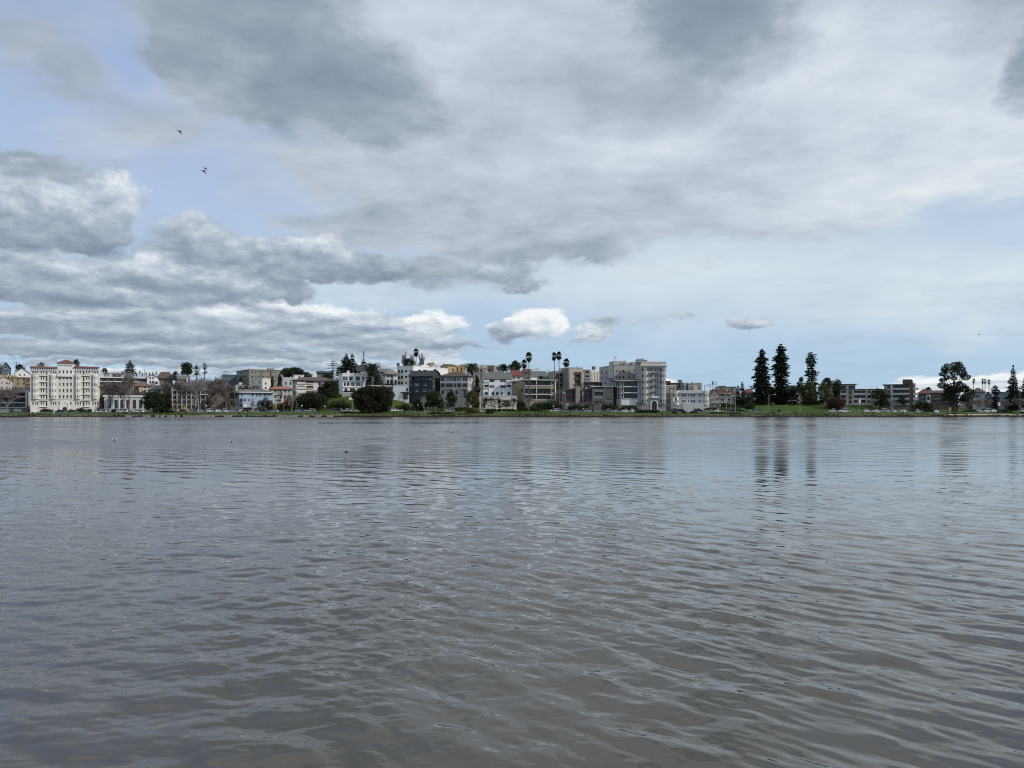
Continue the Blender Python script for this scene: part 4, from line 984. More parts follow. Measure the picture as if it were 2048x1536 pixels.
rows = [(447, 490), (545, 590), (640, 690), (738, 783), (838, 880), (935, 985)]
for (x0, x1) in ((1600, 1700), (1888, 1984)):
    q0, q1, c, z0, z1 = B.bay('bay', x0, x1, 438, 1000, 1.2, slant=.3)
    for (y0, y1) in rows: B.baywin(q0, q1, c, 1.2, B.z(y1, x0), B.z(y0, x0), 'w', mid=1)
for r, (y0, y1) in enumerate(rows[:5]):
    B.win([(1716, 1740), (1752, 1772), (1812, 1832), (1845, 1868)], [(y0, y1)], 'w')
for y in (522, 622, 718, 815): B.balcony(1742, 1842, y, .9, .12, FRD, FRD, .8)
B.box('entrance_balcony', 1745, 1865, 890, 915, 1.3, WHT)
B.box('cornice', 1580, 1995, 392, 410, 1.5, CREAM); B.box('cornice', 1586, 1990, 412, 434, .8, CREAM); B.box('string_course', 1592, 1985, 508, 516, .35, CREAM); B.box('parapet_band', 1590, 1987, 352, 366, .35, REG)
q0, q1, z0, z1 = B.rect(1595, 1982, 368, 390); mb = MB()
for k in range(26): mb.box(q0+k*(q1-q0)/26, q0+.35+k*(q1-q0)/26, -.3, -.005, z0, z1)
mb.build('balustrade', CREAM, B.root)
B.box('stone_base', 1592, 1740, 1002, 1135, .3, STONE); B.box('stone_base', 1850, 1985, 1005, 1135, .3, STONE)
B.arch('entrance', 1796, 84, 960, 1100, DARK, WHT, .55, out=.35); B.box('steps', 1755, 1840, 1100, 1135, 1.5, STONE)
B.chimney(1535, 1690, 318, 354, 3, 5, REGS, name='roof_block'); B.chimney(1540, 1640, 298, 320, 4, 3, REG, name='roof_hut'); B.flat(); B.done()
B = Bld('apartment_building', 'low grey annex squeezed between the tall tower and the white walk-up', 'h', 255, 412, 722, 1000, 405, BEIGE, rot=8, dep=10); B.flat(cmat=WHT); B.win([(300, 330), (355, 385)], [(752, 785)], 'd'); B.done()
B = Bld('apartment_building', 'narrow grey link block beside the tall tower entrance', 'h', 262, 335, 792, 1140, 388, REG, rot=6, dep=9); B.flat(); B.win([(276, 306)], [(852, 888), (945, 982), (1050, 1085)], 'd'); B.done()
B = Bld('walkup_apartments', 'white two-storey walk-up with rounded corner bays above a garage', 'h', 332, 935, 812, 1140, 385, paint('pale_stucco', (.55, .545, .52)), rot=6, dep=13)
for (x0, x1) in ((360, 455), (838, 925)):
    q0, q1, c, z0, z1 = B.bay('bay', x0, x1, 798, 1020, 1.3, slant=.3)
    for (y0, y1) in ((855, 890), (948, 985)): B.baywin(q0, q1, c, 1.3, B.z(y1, x0), B.z(y0, x0), 'w')
B.win([(497, 522), (524, 549), (551, 576), (600, 617), (636, 660), (663, 687), (690, 714), (764, 782), (786, 803)], [(855, 890), (948, 982)], 'w')
B.box('cornice', 325, 940, 822, 834, 1.0, WHT); B.box('parapet', 332, 935, 795, 812, .3, WHT, back=.6); B.box('garage_wing', 505, 825, 1000, 1140, 4.5, paint('pale_stucco', (.55, .545, .52)))
for x in (522, 590, 676, 750): B.bwin([(x, x+54)], [(1075, 1140)], 4.5, 'w', name='garage_door', glass=WHT)
B.box('stair_wall', 405, 505, 1055, 1085, 3.0, WHT); B.win([(355, 405)], [(1075, 1105)], 'd'); B.flat(); B.done()
for (nm, lb, x0, x1, yt, Y, m) in (('apartment_building', 'dark brown flat-roofed block behind the white walk-up', 335, 505, 682, 440, BRICK), ('apartment_building', 'bluish block with a white fin behind the white walk-up', 500, 590, 682, 434, TEAL), ('apartment_building', 'beige block with dark roofs behind the white walk-up', 610, 815, 690, 430, BEIGE), ('apartment_building', 'maroon-brown block peeping out right of the tall tower', 258, 325, 655, 446, MAROON)):
    B = Bld(nm, lb, 'h', x0, x1, yt, 850, Y, m, rot=8, dep=10); B.flat(); 
    B.win([(x0+(x1-x0)*a, x0+(x1-x0)*a+22) for a in (.12, .45, .75)], [(yt+40, yt+80)], 'w')
    if x0 == 335: B.chimney(455, 505, 632, 684, 3, 3, GREYB, name='roof_hut')
    if x0 == 500: B.box('white_fin', 540, 560, 682, 800, 1.0, WHT)
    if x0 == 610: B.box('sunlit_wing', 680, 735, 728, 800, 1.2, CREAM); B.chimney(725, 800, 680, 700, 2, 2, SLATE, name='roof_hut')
    B.done()
B = Bld('row_house', 'pale house with front gable, red tile roof and dark shrubs right of the walk-up', 'h', 945, 1350, 848, 1040, 398, REG, rot=8, dep=11)
B.hip(772, tiles('weathered_red_tile', (.15, .070, .052)), .8, .7); B.win([(955, 995), (1115, 1170), (1230, 1265)], [(855, 885), (925, 960)], 'w'); B.box('gable_bay', 950, 1075, 850, 1000, 1.2, REG)
q0, q1, z0, z1 = B.rect(948, 1078, 795, 850); mb = MB(); mb.face([(q0, -1.2, z0), (q1, -1.2, z0), ((q0+q1)/2, -1.2, z1)]); mb.m = 1; 
for a, b in ((q0-.4, (q0+q1)/2), (q1+.4, (q0+q1)/2)): mb.face([(a, -1.7, z0-.2), (b, -1.7, z1+.25), (b, 3, z1+.25), (a, 3, z0-.2)])
mb.build('gable', [B.mat, RED], B.root); B.bwin([(955, 995)], [(855, 885), (925, 960)], 1.2, 'w'); B.box('porch_roof', 1025, 1085, 918, 930, 1.5, MAROON); B.chimney(1205, 1225, 770, 810, 2, .8, WHT); B.done()
B = Bld('apartment_building', 'long flat brown-roofed block on the skyline behind the red-tiled house', 'h', 1060, 1365, 745, 870, 436, BEIGE, rot=6, dep=10); B.flat(cmat=BRN); B.win([(1100, 1130), (1190, 1220), (1280, 1310)], [(758, 785)], 'd'); B.chimney(1085, 1190, 725, 748, 2, 4, STEEL, name='roof_hut'); B.done()
B = Bld('house', 'cream house with red roof half hidden by the tall left conifer', 'h', 1500, 1640, 842, 1000, 412, CREAM, rot=8, dep=9); B.hip(772, RED, .8, .5); B.win([(1530, 1555), (1590, 1612)], [(860, 900)], 'w'); B.done()
B = Bld('house', 'brown house with tile roof seen between the two tall conifers', 'h', 1880, 2080, 790, 960, 425, BEIGE, rot=6, dep=10); B.hip(735, tiles('tan_red_tile', (.17, .095, .06)), .8, .6); B.win([(1930, 1955), (2010, 2035)], [(810, 850)], 'd'); B.done()
B = Bld('house', 'mauve-grey flat house right of the tall conifers', 'i', 540, 690, 628, 820, 425, PINK, rot=6, dep=9); B.eave(SLATE, .5, .3); B.win([(570, 600), (630, 655)], [(660, 690)], 'd'); B.done()
B = Bld('modern_apartments', 'long three-storey beige apartments with banded balconies behind the red-leaved tree', 'i', 1230, 1850, 680, 930, 398, BEIGE, rot=4, dep=13)
for (y0, y1) in ((695, 725), (757, 795), (822, 860)):
    for (x0, x1) in ((1235, 1308), (1418, 1572), (1602, 1645), (1662, 1760), (1775, 1840)): B.recess(x0, x1, y0, y1, rail=None, slabmat=CREAM, slab=.9)
for (x0, x1, y) in ((1312, 1340, 678), (1392, 1414, 678), (1575, 1600, 672)): B.box('fin', x0, x1, y, 915, 1.0, BEIGE)
B.win([(1350, 1385)], [(700, 735), (765, 800), (828, 860)], 'd'); B.flat(over=.5, cmat=BRN); B.box('entry_wall', 1300, 1415, 868, 918, 2.5, PINK); B.done()
B = Bld('apartment_building', 'upper beige flats with flat brown roof behind the banded apartments', 'i', 1040, 1440, 612, 850, 412, BEIGE, rot=4, dep=11); B.recess(1345, 1430, 625, 668, slabmat=CREAM); B.recess(1130, 1310, 625, 668, slabmat=CREAM); B.recess(1130, 1310, 690, 740, slabmat=CREAM); B.eave(SLATE, .8, .35); B.done()
B = Bld('apartment_building', 'five-storey beige apartment block with a red-brown brick tower and white balcony ends', 'j', 58, 440, 640, 990, 394, paint('greyish_beige', (.34, .315, .265)), rot=-3, dep=13)
for (y0, y1) in ((645, 685), (715, 755), (780, 825), (845, 905)): B.recess(188, 415, y0, y1, rail=None, slab=.8, slabmat=CREAM, out=.9); B.win([(105, 148)], [(y0+2, y1-5)], 'd')
B.eave(SLATE, .7, .3); B.box('fin', 150, 180, 640, 985, .6, CREAM); B.box('brick_tower', 432, 468, 575, 985, 1.0, RBRK, back=3); B.chimney(320, 452, 570, 640, 4, 4, RBRK, name='brick_penthouse')
B.box('side_wing', 468, 505, 612, 985, -2.0, B.mat, back=7, o0=-2.1)
for y in (682, 752, 822, 890): B.box('balcony_end', 469, 548, y, y+28, .2, WHT, back=2.2)
B.done()
B = Bld('victorian_house', 'blue-grey house with dark red pyramid roof and white bay right of the brick tower', 'j', 560, 722, 760, 960, 410, DBLUE, rot=4, dep=9); B.hip(695, RED, .6, .1); B.bay('bay', 655, 720, 780, 900, 1.0, WHT); B.win([(580, 605), (620, 640)], [(780, 815), (850, 890)], 'w'); B.bwin([(670, 705)], [(800, 850)], 1.0, 'd'); B.done()
B = Bld('apartment_building', 'long brown shingled building left of the big eucalyptus', 'j', 728, 1060, 752, 990, 408, BRICK, rot=4, dep=12); B.gable(722, BRN, front=False); B.win([(780, 815), (830, 850), (940, 990)], [(800, 830)], 'w'); B.box('eave_band', 728, 1060, 842, 850, .6, TAN); B.win([(760, 790), (860, 900), (970, 1000)], [(870, 910)], 'd'); B.done()
B = Bld('house', 'grey house with gabled top between the eucalyptus and the far palms', 'j', 1322, 1495, 745, 980, 428, LGREY, rot=4, dep=10); B.hip(682, BRN, .8, .2); B.win([(1370, 1395), (1405, 1425), (1340, 1355)], [(785, 815)], 'd'); B.done()
B = Bld('house', 'small grey-blue gabled house under the far palms', 'j', 1500, 1600, 810, 980, 430, TEAL, rot=4, dep=8); B.gable(742, SLATE, front=True); B.win([(1530, 1560)], [(830, 860)]); B.done()
B = Bld('apartment_building', 'plain grey-teal apartment block at the right behind conifers', 'j', 1660, 2150, 745, 990, 418, TEAL, rot=2, dep=12); B.win([(1690, 1715), (1740, 1785), (1830, 1855), (1920, 1950), (2000, 2030)], [(770, 785), (820, 838), (868, 885)], 'w'); B.flat(); B.done()
# ---------- vegetation ----------
BARK = plain('bark', (.055, .045, .036), .9, 0, .2); PALEBARK = plain('pale_bark', (.25, .22, .19), .9, 0, .2); PALMBARK = plain('palm_bark', (.12, .10, .085), .9, 0, .2)
TWIG = plain('bare_twigs', (.20, .165, .145), .9, 0, .2); TWIGP = plain('pale_bare_twigs', (.30, .27, .25), .9, 0, .2)
LD = leafmat('dark_evergreen_leaves', (.025, .037, .017), .65); LM = leafmat('green_leaves', (.034, .052, .018), .65); LO = leafmat('olive_leaves', (.065, .075, .024))
LC = leafmat('conifer_needles', (.016, .026, .017)); LP = leafmat('palm_fronds', (.030, .040, .020), .6); LR = leafmat('red_brown_leaves', (.060, .032, .028)); LA = leafmat('autumn_leaves', (.11, .065, .025))
LW = leafmat('white_blossom', (.50, .46, .44), .35, (1, 1, 1)); LY = leafmat('yellow_green_leaves', (.13, .14, .03)); LG = leafmat('grey_green_leaves', (.11, .125, .09))

def quads(C_, U, V):
    """leaf quads as one vertex array: centre, half-length vector, half-width vector"""
    v = np.stack([C_-U, C_+V-0.15*U, C_+U, C_-V-0.15*U], 1).reshape(-1, 3); return v
def leaf_mesh(name, verts, mat, parent):
    n = len(verts)//4; me = bpy.data.meshes.new(name)
    me.vertices.add(len(verts)); me.vertices.foreach_set('co', np.ascontiguousarray(verts, dtype=np.float32).ravel())
    me.loops.add(n*4); me.loops.foreach_set('vertex_index', np.arange(n*4, dtype=np.int32))
    me.polygons.add(n); me.polygons.foreach_set('loop_start', np.arange(0, n*4, 4, dtype=np.int32)); me.polygons.foreach_set('loop_total', np.full(n, 4, np.int32))
    me.update(calc_edges=True); me.materials.append(mat)
    return link_mesh(name, me, parent)
def rv(n): a = rng.normal(size=(n, 3)); return a/np.linalg.norm(a, axis=1)[:, None]
def lobes_leaves(lobes, ls, dens=1.0):
    out = []
    for (c, r) in lobes:
        c = np.array(c); r = np.array(r); area = 4*math.pi*((r[0]*r[1])**1.6/3+(r[0]*r[2])**1.6/3+(r[1]*r[2])**1.6/3)**(1/1.6)
        n = int(max(24, dens*2.1*area/(ls*ls)))
        d = rv(n); rad = rng.uniform(.45, 1.08, n)**.6; C_ = c + d*r*rad[:, None] + rng.normal(0, ls*.25, (n, 3))
        u = rv(n); u[:, 2] *= .6; w = np.cross(u, rv(n)); w /= np.linalg.norm(w, axis=1)[:, None]+1e-6
        s = rng.uniform(.55, 1.25, n)[:, None]*ls*.55
        out.append(quads(C_, u*s, w*s*.75))
    return np.concatenate(out)
def place(crop, cx, ytop, ybot, w, Y, grounded=True):
    X = PX(cpx(crop, cx), Y); zt = PZ(cpy(crop, ytop), Y); zb = PZ(cpy(crop, ybot), Y); W = w*CROP[crop][1]/F*Y
    g = float(ground_z(X, Y)); z0 = min(g, zb) if grounded else zb
    return X, zt, zb, W, z0-.15
def limb_tree(root, crownlow, H, W, lobes, r0, bark=BARK, name='trunk', lean=(0, 0)):
    mb = MB(); top = Vector((lean[0], lean[1], crownlow + (H-crownlow)*.35))
    mid = Vector((lean[0]*.4+.1*r0, lean[1]*.4, crownlow*.6)); mb.tube([(0, 0, -.3), (0, 0, .4), mid, top], [r0*1.35, r0, r0*.8, r0*.5], 7)
    for (c, r) in lobes[:14]:
        st = mid.lerp(top, random.uniform(.2, .95)); e = Vector(c); m = st.lerp(e, .5) + Vector((0, 0, -.06*W*random.random()))
        mb.tube([st, m, e], [r0*.42, r0*.28, r0*.10], 5)
    return mb.build(name, bark, root)
def round_tree(name, label, crop, cx, ytop, ycb, w, Y, mat=LD, ls=.55, nl=16, group=None, r0=None, flat=1.0, dens=1.0, cat='tree', trunks=1, ybase=None, core=1.0, small=1.0):
    """broad-leaved tree: crown of many lobes between ytop and ycb"""
    X, zt, zb, W, z0 = place(crop, cx, ytop, ycb if ybase is None else ybase, w, Y)
    root = empty(name, (X, Y, z0)); tag(root, label, cat, group)
    H = zt - z0; cb = PZ(cpy(crop, ycb), Y) - z0; ch = max(H-cb, 1.0); R_ = W/2; lobes = []
    D = min(R_, max(ch*.6, R_*.7))
    lobes.append(((0, 0, cb+ch*.5), (R_*.62*core, D*.62*core, ch*.42*core)))
    for k in range(nl):
        a = 2*math.pi*(k*.618034) + random.uniform(-.3, .3); t = (k+.5)/nl
        zz = cb + ch*(.10 + .78*t) + random.uniform(-.08, .08)*ch; rr = math.sqrt(max(.06, 1-abs((t-.40)/.64)**2.2))*R_*.72
        q = R_*random.uniform(.17, .46)*small; qz = min(ch*.30, q*random.uniform(.6, .95)*flat)
        lobes.append(((rr*math.cos(a)*random.uniform(.72, 1.18), rr*math.sin(a)*D/R_, min(zz, H-qz*.95)), (q, q, qz)))
    lobes.append(((random.uniform(-.1, .1)*R_, 0, H-ch*.14), (R_*.34, R_*.34, ch*.14)))
    r0 = r0 or max(.15, min(.6, W*.035))
    if trunks == 1: limb_tree(root, max(cb, .5), H, W, lobes[1:], r0)
    else:
        for k in range(trunks): limb_tree(root, max(cb, .5), H, W, lobes[1+k::trunks], r0*.8, name='trunk', lean=((k-(trunks-1)/2)*W*.16, 0))
    leaf_mesh('crown', lobes_leaves(lobes, ls, dens), mat, root)
    return root
def shrub(name, label, crop, x0, x1, ytop, ybase, Y, mat=LM, ls=.40, cat='shrub', group=None, deep=None, n=None, boxy=False):
    X0, X1 = PX(cpx(crop, x0), Y), PX(cpx(crop, x1), Y); W = X1-X0; zb = PZ(cpy(crop, ybase), Y); H = max(.4, PZ(cpy(crop, ytop), Y)-zb)
    g = float(ground_z((X0+X1)/2, Y)); root_z = min(zb, g)
    lobes = []; n = n or max(3, int(W/max(H*.55, .7))); dp = deep or min(W*.4, max(1.0, H*.7))
    for k in range(n*2):
        x = W*((k % n)+.5)/n + random.uniform(-.3, .3)*W/n - W/2
        hh = H*(1 if boxy else random.uniform(.62, 1.0)*(1-.35*abs(2*x/W)**2))
        lobes.append(((x, random.uniform(-.5, .5)*dp*.6, hh*.5+zb-root_z), (W/n*.75, dp*.5, hh*.5)))
    o = leaf_mesh(name, lobes_leaves(lobes, ls, 1.1), mat, None); o.location = ((X0+X1)/2, Y, root_z); tag(o, label, cat, group); return o
def conifer(name, label, crop, cx, ytop, ybase, w, Y, prof=((0, .04), (.15, .3), (.5, .7), (.85, 1), (1, .7)), mat=LC, ls=.7, dens=1.0, droop=.25, group=None, sparse=0.0, lean=0.0):
    """tiered conifer: needles strung along drooping branches, outline from prof (depth from top, share of width)"""
    X, zt, zb, W, z0 = place(crop, cx, ytop, ybase, w, Y)
    root = empty(name, (X, Y, z0)); tag(root, label, 'tree', group)
    H = zt-z0; cH = zt-zb; R_ = W/2; mb = MB(); r0 = max(.15, H*.014)
    mb.tube([(0, 0, -.3), (lean*.3, 0, H*.5), (lean, 0, H*.98)], [r0*1.4, r0, .05], 7)
    pt, pr = [p[0] for p in prof], [p[1] for p in prof]
    out = []; nt = max(8, int(cH/ (.62 + sparse*1.2)))
    for k in range(nt):
        t = (k+.3+random.uniform(-.25, .25))/nt; z = H - t*cH; rr = np.interp(t, pt, pr)*R_
        nb = max(5, int(6 + rr*(1.6-sparse)))
        for j in range(nb):
            a = 2*math.pi*(j/nb) + k*1.3 + random.uniform(-.25, .25); L = rr*random.uniform(.58, 1.28)*(.9+.2*math.sin(k*.9+cx))
            if random.random() < sparse*.35: continue
            if random.random() < .08: L *= 1.18
            d = np.array([math.cos(a), math.sin(a), 0.0]); dr = droop*random.uniform(.4, 1.4)
            if L > 1.0: 
                e = d*L*.92; mb.tube([(lean*(1-t), 0, z), (e[0]+lean*(1-t), e[1], z - dr*L*.9)], [.07, .02], 3, cap=False)
            m = max(2, int(L*5.2*dens/ls*.55)); f = np.sqrt(rng.uniform(.06, 1.0, m)) if sparse < .3 else rng.uniform(.15, 1.0, m)
            C_ = d[None, :]*(L*f)[:, None]; C_[:, 0] += lean*(1-t); C_[:, 2] = z - dr*L*f**1.5 + rng.normal(0, .16, m); C_[:, :2] += rng.normal(0, .20, (m, 2))
            u = np.tile(d, (m, 1)) + rng.normal(0, .45, (m, 3)); u[:, 2] -= dr*.8; u /= np.linalg.norm(u, axis=1)[:, None]
            w_ = np.cross(u, rv(m)); w_ /= np.linalg.norm(w_, axis=1)[:, None]+1e-6
            s = (rng.uniform(.6, 1.15, m)*ls*(1-.35*f))[:, None]
            out.append(quads(C_, u*s*.85, w_*s*.42))
    mb.build('trunk', BARK, root); leaf_mesh('crown', np.concatenate(out), mat, root); return root
def cypress(name, label, crop, cx, ytop, ybase, w, Y, mat=LC, group=None, ls=.42):
    X, zt, zb, W, z0 = place(crop, cx, ytop, ybase, w, Y); root = empty(name, (X, Y, z0)); tag(root, label, 'tree', group)
    H = zt-z0; mb = MB(); mb.tube([(0, 0, -.3), (0, 0, H*.8)], [.2, .05], 6); mb.build('trunk', BARK, root)
    n = int(26*H*W); t = rng.uniform(0.02, 1, n); rr = W/2*np.minimum(1, np.sqrt(np.clip((1-t)*2.6, 0, 1)))*(.75+.25*np.sin(t*23+rng.uniform(0, .6, n))); a = rng.uniform(0, 6.28, n); q = rng.uniform(.5, 1.05, n)
    C_ = np.stack([rr*q*np.cos(a), rr*q*np.sin(a), t*H], 1); u = rng.normal(0, .35, (n, 3)); u[:, 2] += 1; u /= np.linalg.norm(u, axis=1)[:, None]; w_ = np.cross(u, rv(n)); s = rng.uniform(.5, 1.1, n)[:, None]*ls
    leaf_mesh('crown', quads(C_, u*s, w_*s*.6), mat, root); return root
def bare_tree(name, label, crop, cx, ytop, ybase, w, Y, mat=TWIG, depth=6, split=3, up=.35, group='bare winter trees', fork=.28, r0=None, twig=.042, upright=False):
    """leafless tree: branches split down to fine twigs"""
    X, zt, zb, W, z0 = place(crop, cx, ytop, ybase, w, Y); root = empty(name, (X, Y, z0)); tag(root, label, 'tree', group)
    H = zt-z0; segs = []; rnd = random.Random(int(cx*7+ytop))
    def grow(p, d, L, k):
        q = p + d*L; segs.append((p, p.lerp(q, .5)+Vector((rnd.uniform(-1, 1), rnd.uniform(-1, 1), rnd.uniform(-.3, .6)))*L*.07, q, k))
        if k >= depth: return
        n = split if k < depth-1 else split+1
        for j in range(n):
            ax = Vector((rnd.uniform(-1, 1), rnd.uniform(-1, 1), rnd.uniform(-.2, .6))).normalized(); s = .62 if not upright else .25
            nd = (d*(.75 if k else .9) + ax*s + Vector((0, 0, up*.5 if not upright else .5))).normalized()
            grow(p.lerp(q, rnd.uniform(.62, 1.0) if j else 1.0), nd, L*rnd.uniform(.62, .88), k+1)
    grow(Vector((0, 0, 0)), Vector((0, 0, 1)), fork*1.0, 0)
    pts = [s[2] for s in segs]; mx = max(abs(p.x) for p in pts); mz = max(p.z for p in pts)
    pcts = sorted(abs(p.x) for p in pts)[int(len(pts)*.985)]; sx = (W/2)/pcts; sz = H/mz
    f = lambda p: (p.x*sx, p.y*sx, p.z*sz)
    r0 = r0 or max(.16, H*.022); tr = MB(); cr = MB()
    for (p, m, q, k) in segs:
        ra = max(twig, r0*(.60**k)); rb = max(twig*.8, r0*(.60**(k+1)))
        (tr if k <= 2 else cr).tube([f(p), f(m), f(q)] if k <= 3 else [f(p), f(q)], [ra*(1.2 if k == 0 else 1), (ra+rb)/2, rb] if k <= 3 else [ra, rb], 6 if k <= 2 else 3, cap=False)
    tr.build('trunk', mat, root, smooth=True); cr.build('twigs', mat, root); return root
def fan_palm(name, label, crop, cx, ytop, ycb, w, Y, ybase, xbase=None, group='tall fan palms', n=70, seg=7):
    X, zt, zb, W, z0 = place(crop, cx, ytop, ybase, w, Y); xb = X if xbase is None else PX(cpx(crop, xbase), Y)
    root = empty(name, (xb, Y, z0)); tag(root, label, 'palm tree', group); H = zt-z0; R_ = W/2; cH = (ycb-ytop)*CROP[crop][1]/F*Y
    ctr = np.array([X-xb, 0, H - cH*.52]); mb = MB(); b = ctr[0]
    mb.tube([(0, 0, -.3), (0, 0, .6), (b*.35, 0, H*.4), (b*.8, 0, H*.75), (b, 0, ctr[2])], [.34, .24, .20, .17, .16], 7); mb.build('trunk', PALMBARK, root, smooth=True)
    out = []
    for k in range(n):
        el = R(rng.uniform(-75, 88)); a = rng.uniform(0, 6.28); d = np.array([math.cos(el)*math.cos(a), math.cos(el)*math.sin(a), math.sin(el)*cH/W])
        h = ctr + d*R_*rng.uniform(.40, .56); up_ = np.array([0, 0, 1.0]); sd = np.cross(d, up_); sd /= np.linalg.norm(sd)+1e-6; nn = np.cross(sd, d)
        out.append(quads(((ctr+h)/2)[None], ((h-ctr)/2)[None], (sd*.05)[None]))
        for j in range(seg):
            q = (j-(seg-1)/2)/(seg-1)*2.1; v = d*math.cos(q)+sd*math.sin(q)*.9 - up_*.25*rng.uniform(.3, 1.5); L = R_*.66*rng.uniform(.8, 1.15)
            c = h + v*L*.5; pw = np.cross(v, nn); pw /= np.linalg.norm(pw)+1e-6
            out.append(quads(c[None], (v*L*.5)[None], (pw*.13*R_)[None]))
    leaf_mesh('crown', np.concatenate(out), LP, root); 
    m = 60; C_ = np.stack([ctr[0]+rng.normal(0, R_*.16, m), rng.normal(0, R_*.16, m), ctr[2]-cH*rng.uniform(.25, .62, m)], 1); u = rng.normal(0, .2, (m, 3)); u[:, 2] -= 1
    leaf_mesh('dead_fronds', quads(C_, u*.5, np.cross(u, rv(m))*.12), leafmat('dead_palm_fronds', (.10, .08, .055)), root); return root
def date_palm(name, label, crop, cx, ytop, ycb, w, Y, ybase, group=None, n=72):
    X, zt, zb, W, z0 = place(crop, cx, ytop, ybase, w, Y); root = empty(name, (X, Y, z0)); tag(root, label, 'palm tree', group)
    H = zt-z0; cH = (ycb-ytop)*CROP[crop][1]/F*Y; R_ = W/2; cz = H-cH*.55; mb = MB(); mb.tube([(0, 0, -.3), (0, 0, cz*.6), (0, 0, cz)], [.5, .42, .5], 8); mb.build('trunk', PALMBARK, root, smooth=True)
    out = []
    for k in range(n):
        a = 2.39996*k; e0 = R(85 - 100*(k/n)); L = R_*1.25*rng.uniform(.85, 1.1); p = np.array([0, 0, cz]); e = e0; S_ = 9; hd = np.array([math.cos(a), math.sin(a), 0]); sd = np.array([-math.sin(a), math.cos(a), 0])
        for j in range(S_):
            d = hd*math.cos(e)+np.array([0, 0, math.sin(e)]); q = p+d*L/S_
            if j > 0:
                for sg in (-1, 1):
                    wv = sd*sg*.55*(1-.55*j/S_) + d*.35 - np.array([0, 0, .22]); out.append(quads(((p+q)/2+wv*.5)[None], (wv*.75)[None], (d*L/S_*.55)[None]))
            p = q; e -= R(11 + 5*rng.uniform(0, 1))
    leaf_mesh('crown', np.concatenate(out), LP, root); return root

# --- conifers and landmark trees ---
TALL = ((0, .05), (.04, .20), (.12, .45), (.25, .62), (.45, .80), (.7, .95), (.9, 1.0), (1, .85))
conifer('conifer_tree', 'left of the two tall dark conifers on the right lawn, tapering to a point', 'h', 1760, 138, 1010, 310, 396, TALL, dens=2.2)
conifer('conifer_tree', 'right and tallest of the two tall dark conifers, column-shaped with rounded top', 'i', 420, 62, 880, 255, 398, ((0, .16), (.05, .38), (.15, .62), (.30, .86), (.45, .95), (.52, .72), (.6, .72), (.75, .95), (1, .9)), dens=2.2)
conifer('conifer_tree', 'ragged leaning conifer with a bushy top standing behind olive trees', 'i', 850, 172, 880, 205, 402, ((0, .25), (.05, .62), (.13, .85), (.18, .72), (.24, .50), (.30, .55), (.36, .92), (.42, .70), (.5, .72), (.62, .8), (1, .9)), dens=1.8, sparse=.10, lean=-.8)
conifer('conifer_tree', 'broad dark conifer right of the grand cream building', 'b', 75, 318, 520, 185, 445, ((0, .05), (.15, .35), (.5, .8), (.8, 1), (1, .9)), dens=1.3)
conifer('conifer_tree', 'narrow pointed conifer near the right edge', 'j', 1895, 362, 1020, 210, 392, ((0, .02), (.06, .10), (.14, .26), (.3, .5), (.5, .75), (.75, .95), (1, 1)), dens=1.4)
conifer('conifer_tree', 'dark conifer cut off by the right edge', 'j', 2068, 530, 1030, 170, 394, TALL, dens=1.4)
conifer('conifer_tree', 'dark drooping conifer below the four far palms', 'j', 1638, 640, 1000, 165, 398, ((0, .2), (.1, .6), (.25, .8), (.32, .6), (.5, .55), (.7, .7), (1, .6)), dens=1.3, droop=.5)
conifer('conifer_tree', 'small pyramid conifer on the skyline left of the tall pair', 'h', 1453, 664, 800, 90, 430, ((0, .03), (.4, .6), (1, 1)), dens=1.3)
conifer('conifer_tree', 'dark conifer in front of the red-tiled house', 'h', 1388, 718, 1020, 140, 388, ((0, .05), (.3, .55), (.6, .85), (1, 1)), dens=1.4)
conifer('conifer_tree', 'smaller dark conifer beside the red-tiled house, right of its twin', 'h', 1470, 765, 1020, 130, 390, ((0, .08), (.3, .6), (.6, .9), (1, 1)), dens=1.4)
conifer('fir_tree', 'sparse see-through fir with level branches on the hilltop', 'c', 1620, 288, 570, 250, 455, ((0, .05), (.15, .25), (.35, .6), (.6, 1), (1, .8)), sparse=1.0, droop=.02, ls=.55, dens=.8)
conifer('pine_tree', 'tall dark hilltop pine with broad lower crown, left of a pair', 'c', 1832, 222, 560, 200, 446, ((0, .12), (.1, .35), (.2, .4), (.28, .85), (.6, 1), (1, .9)), dens=1.7)
conifer('pine_tree', 'tall dark hilltop pine with slim top, right of a pair', 'c', 1925, 208, 560, 210, 452, ((0, .10), (.12, .3), (.3, .5), (.45, .8), (.7, 1), (1, .9)), dens=1.5, sparse=.08)
conifer('fir_tree', 'thin spiky fir with a bare mast left of the date palm', 'd', 530, 178, 420, 110, 456, ((0, .02), (.25, .08), (.35, .4), (.5, .7), (.75, 1), (1, .9)), sparse=.4, dens=1.0)
conifer('pine_tree', 'grey-green umbrella-shaped pine right of the round hilltop tree', 'b', 1130, 378, 560, 130, 455, ((0, .1), (.2, .5), (.5, .8), (.8, 1), (1, .7)), sparse=.35)
conifer('pine_tree', 'slim ragged pine at the right of three hilltop trees', 'b', 1256, 362, 545, 100, 458, ((0, .3), (.15, .7), (.3, .6), (.5, .8), (.8, 1), (1, .8)), sparse=.5)
round_tree('evergreen_tree', 'round dense dark tree on the hilltop skyline at left', 'b', 975, 345, 560, 205, 452, LD, nl=20, dens=1.2)
round_tree('evergreen_tree', 'dark bushy tree left of the round hilltop tree', 'b', 800, 490, 660, 110, 448, LD)
round_tree('eucalyptus_tree', 'big billowing dark eucalyptus with sky holes at right', 'j', 1050, 312, 720, 440, 372, leafmat('eucalyptus_leaves', (.020, .028, .016)), ls=.5, nl=22, dens=1.5, ybase=1010, r0=.75, core=.10, small=.66)
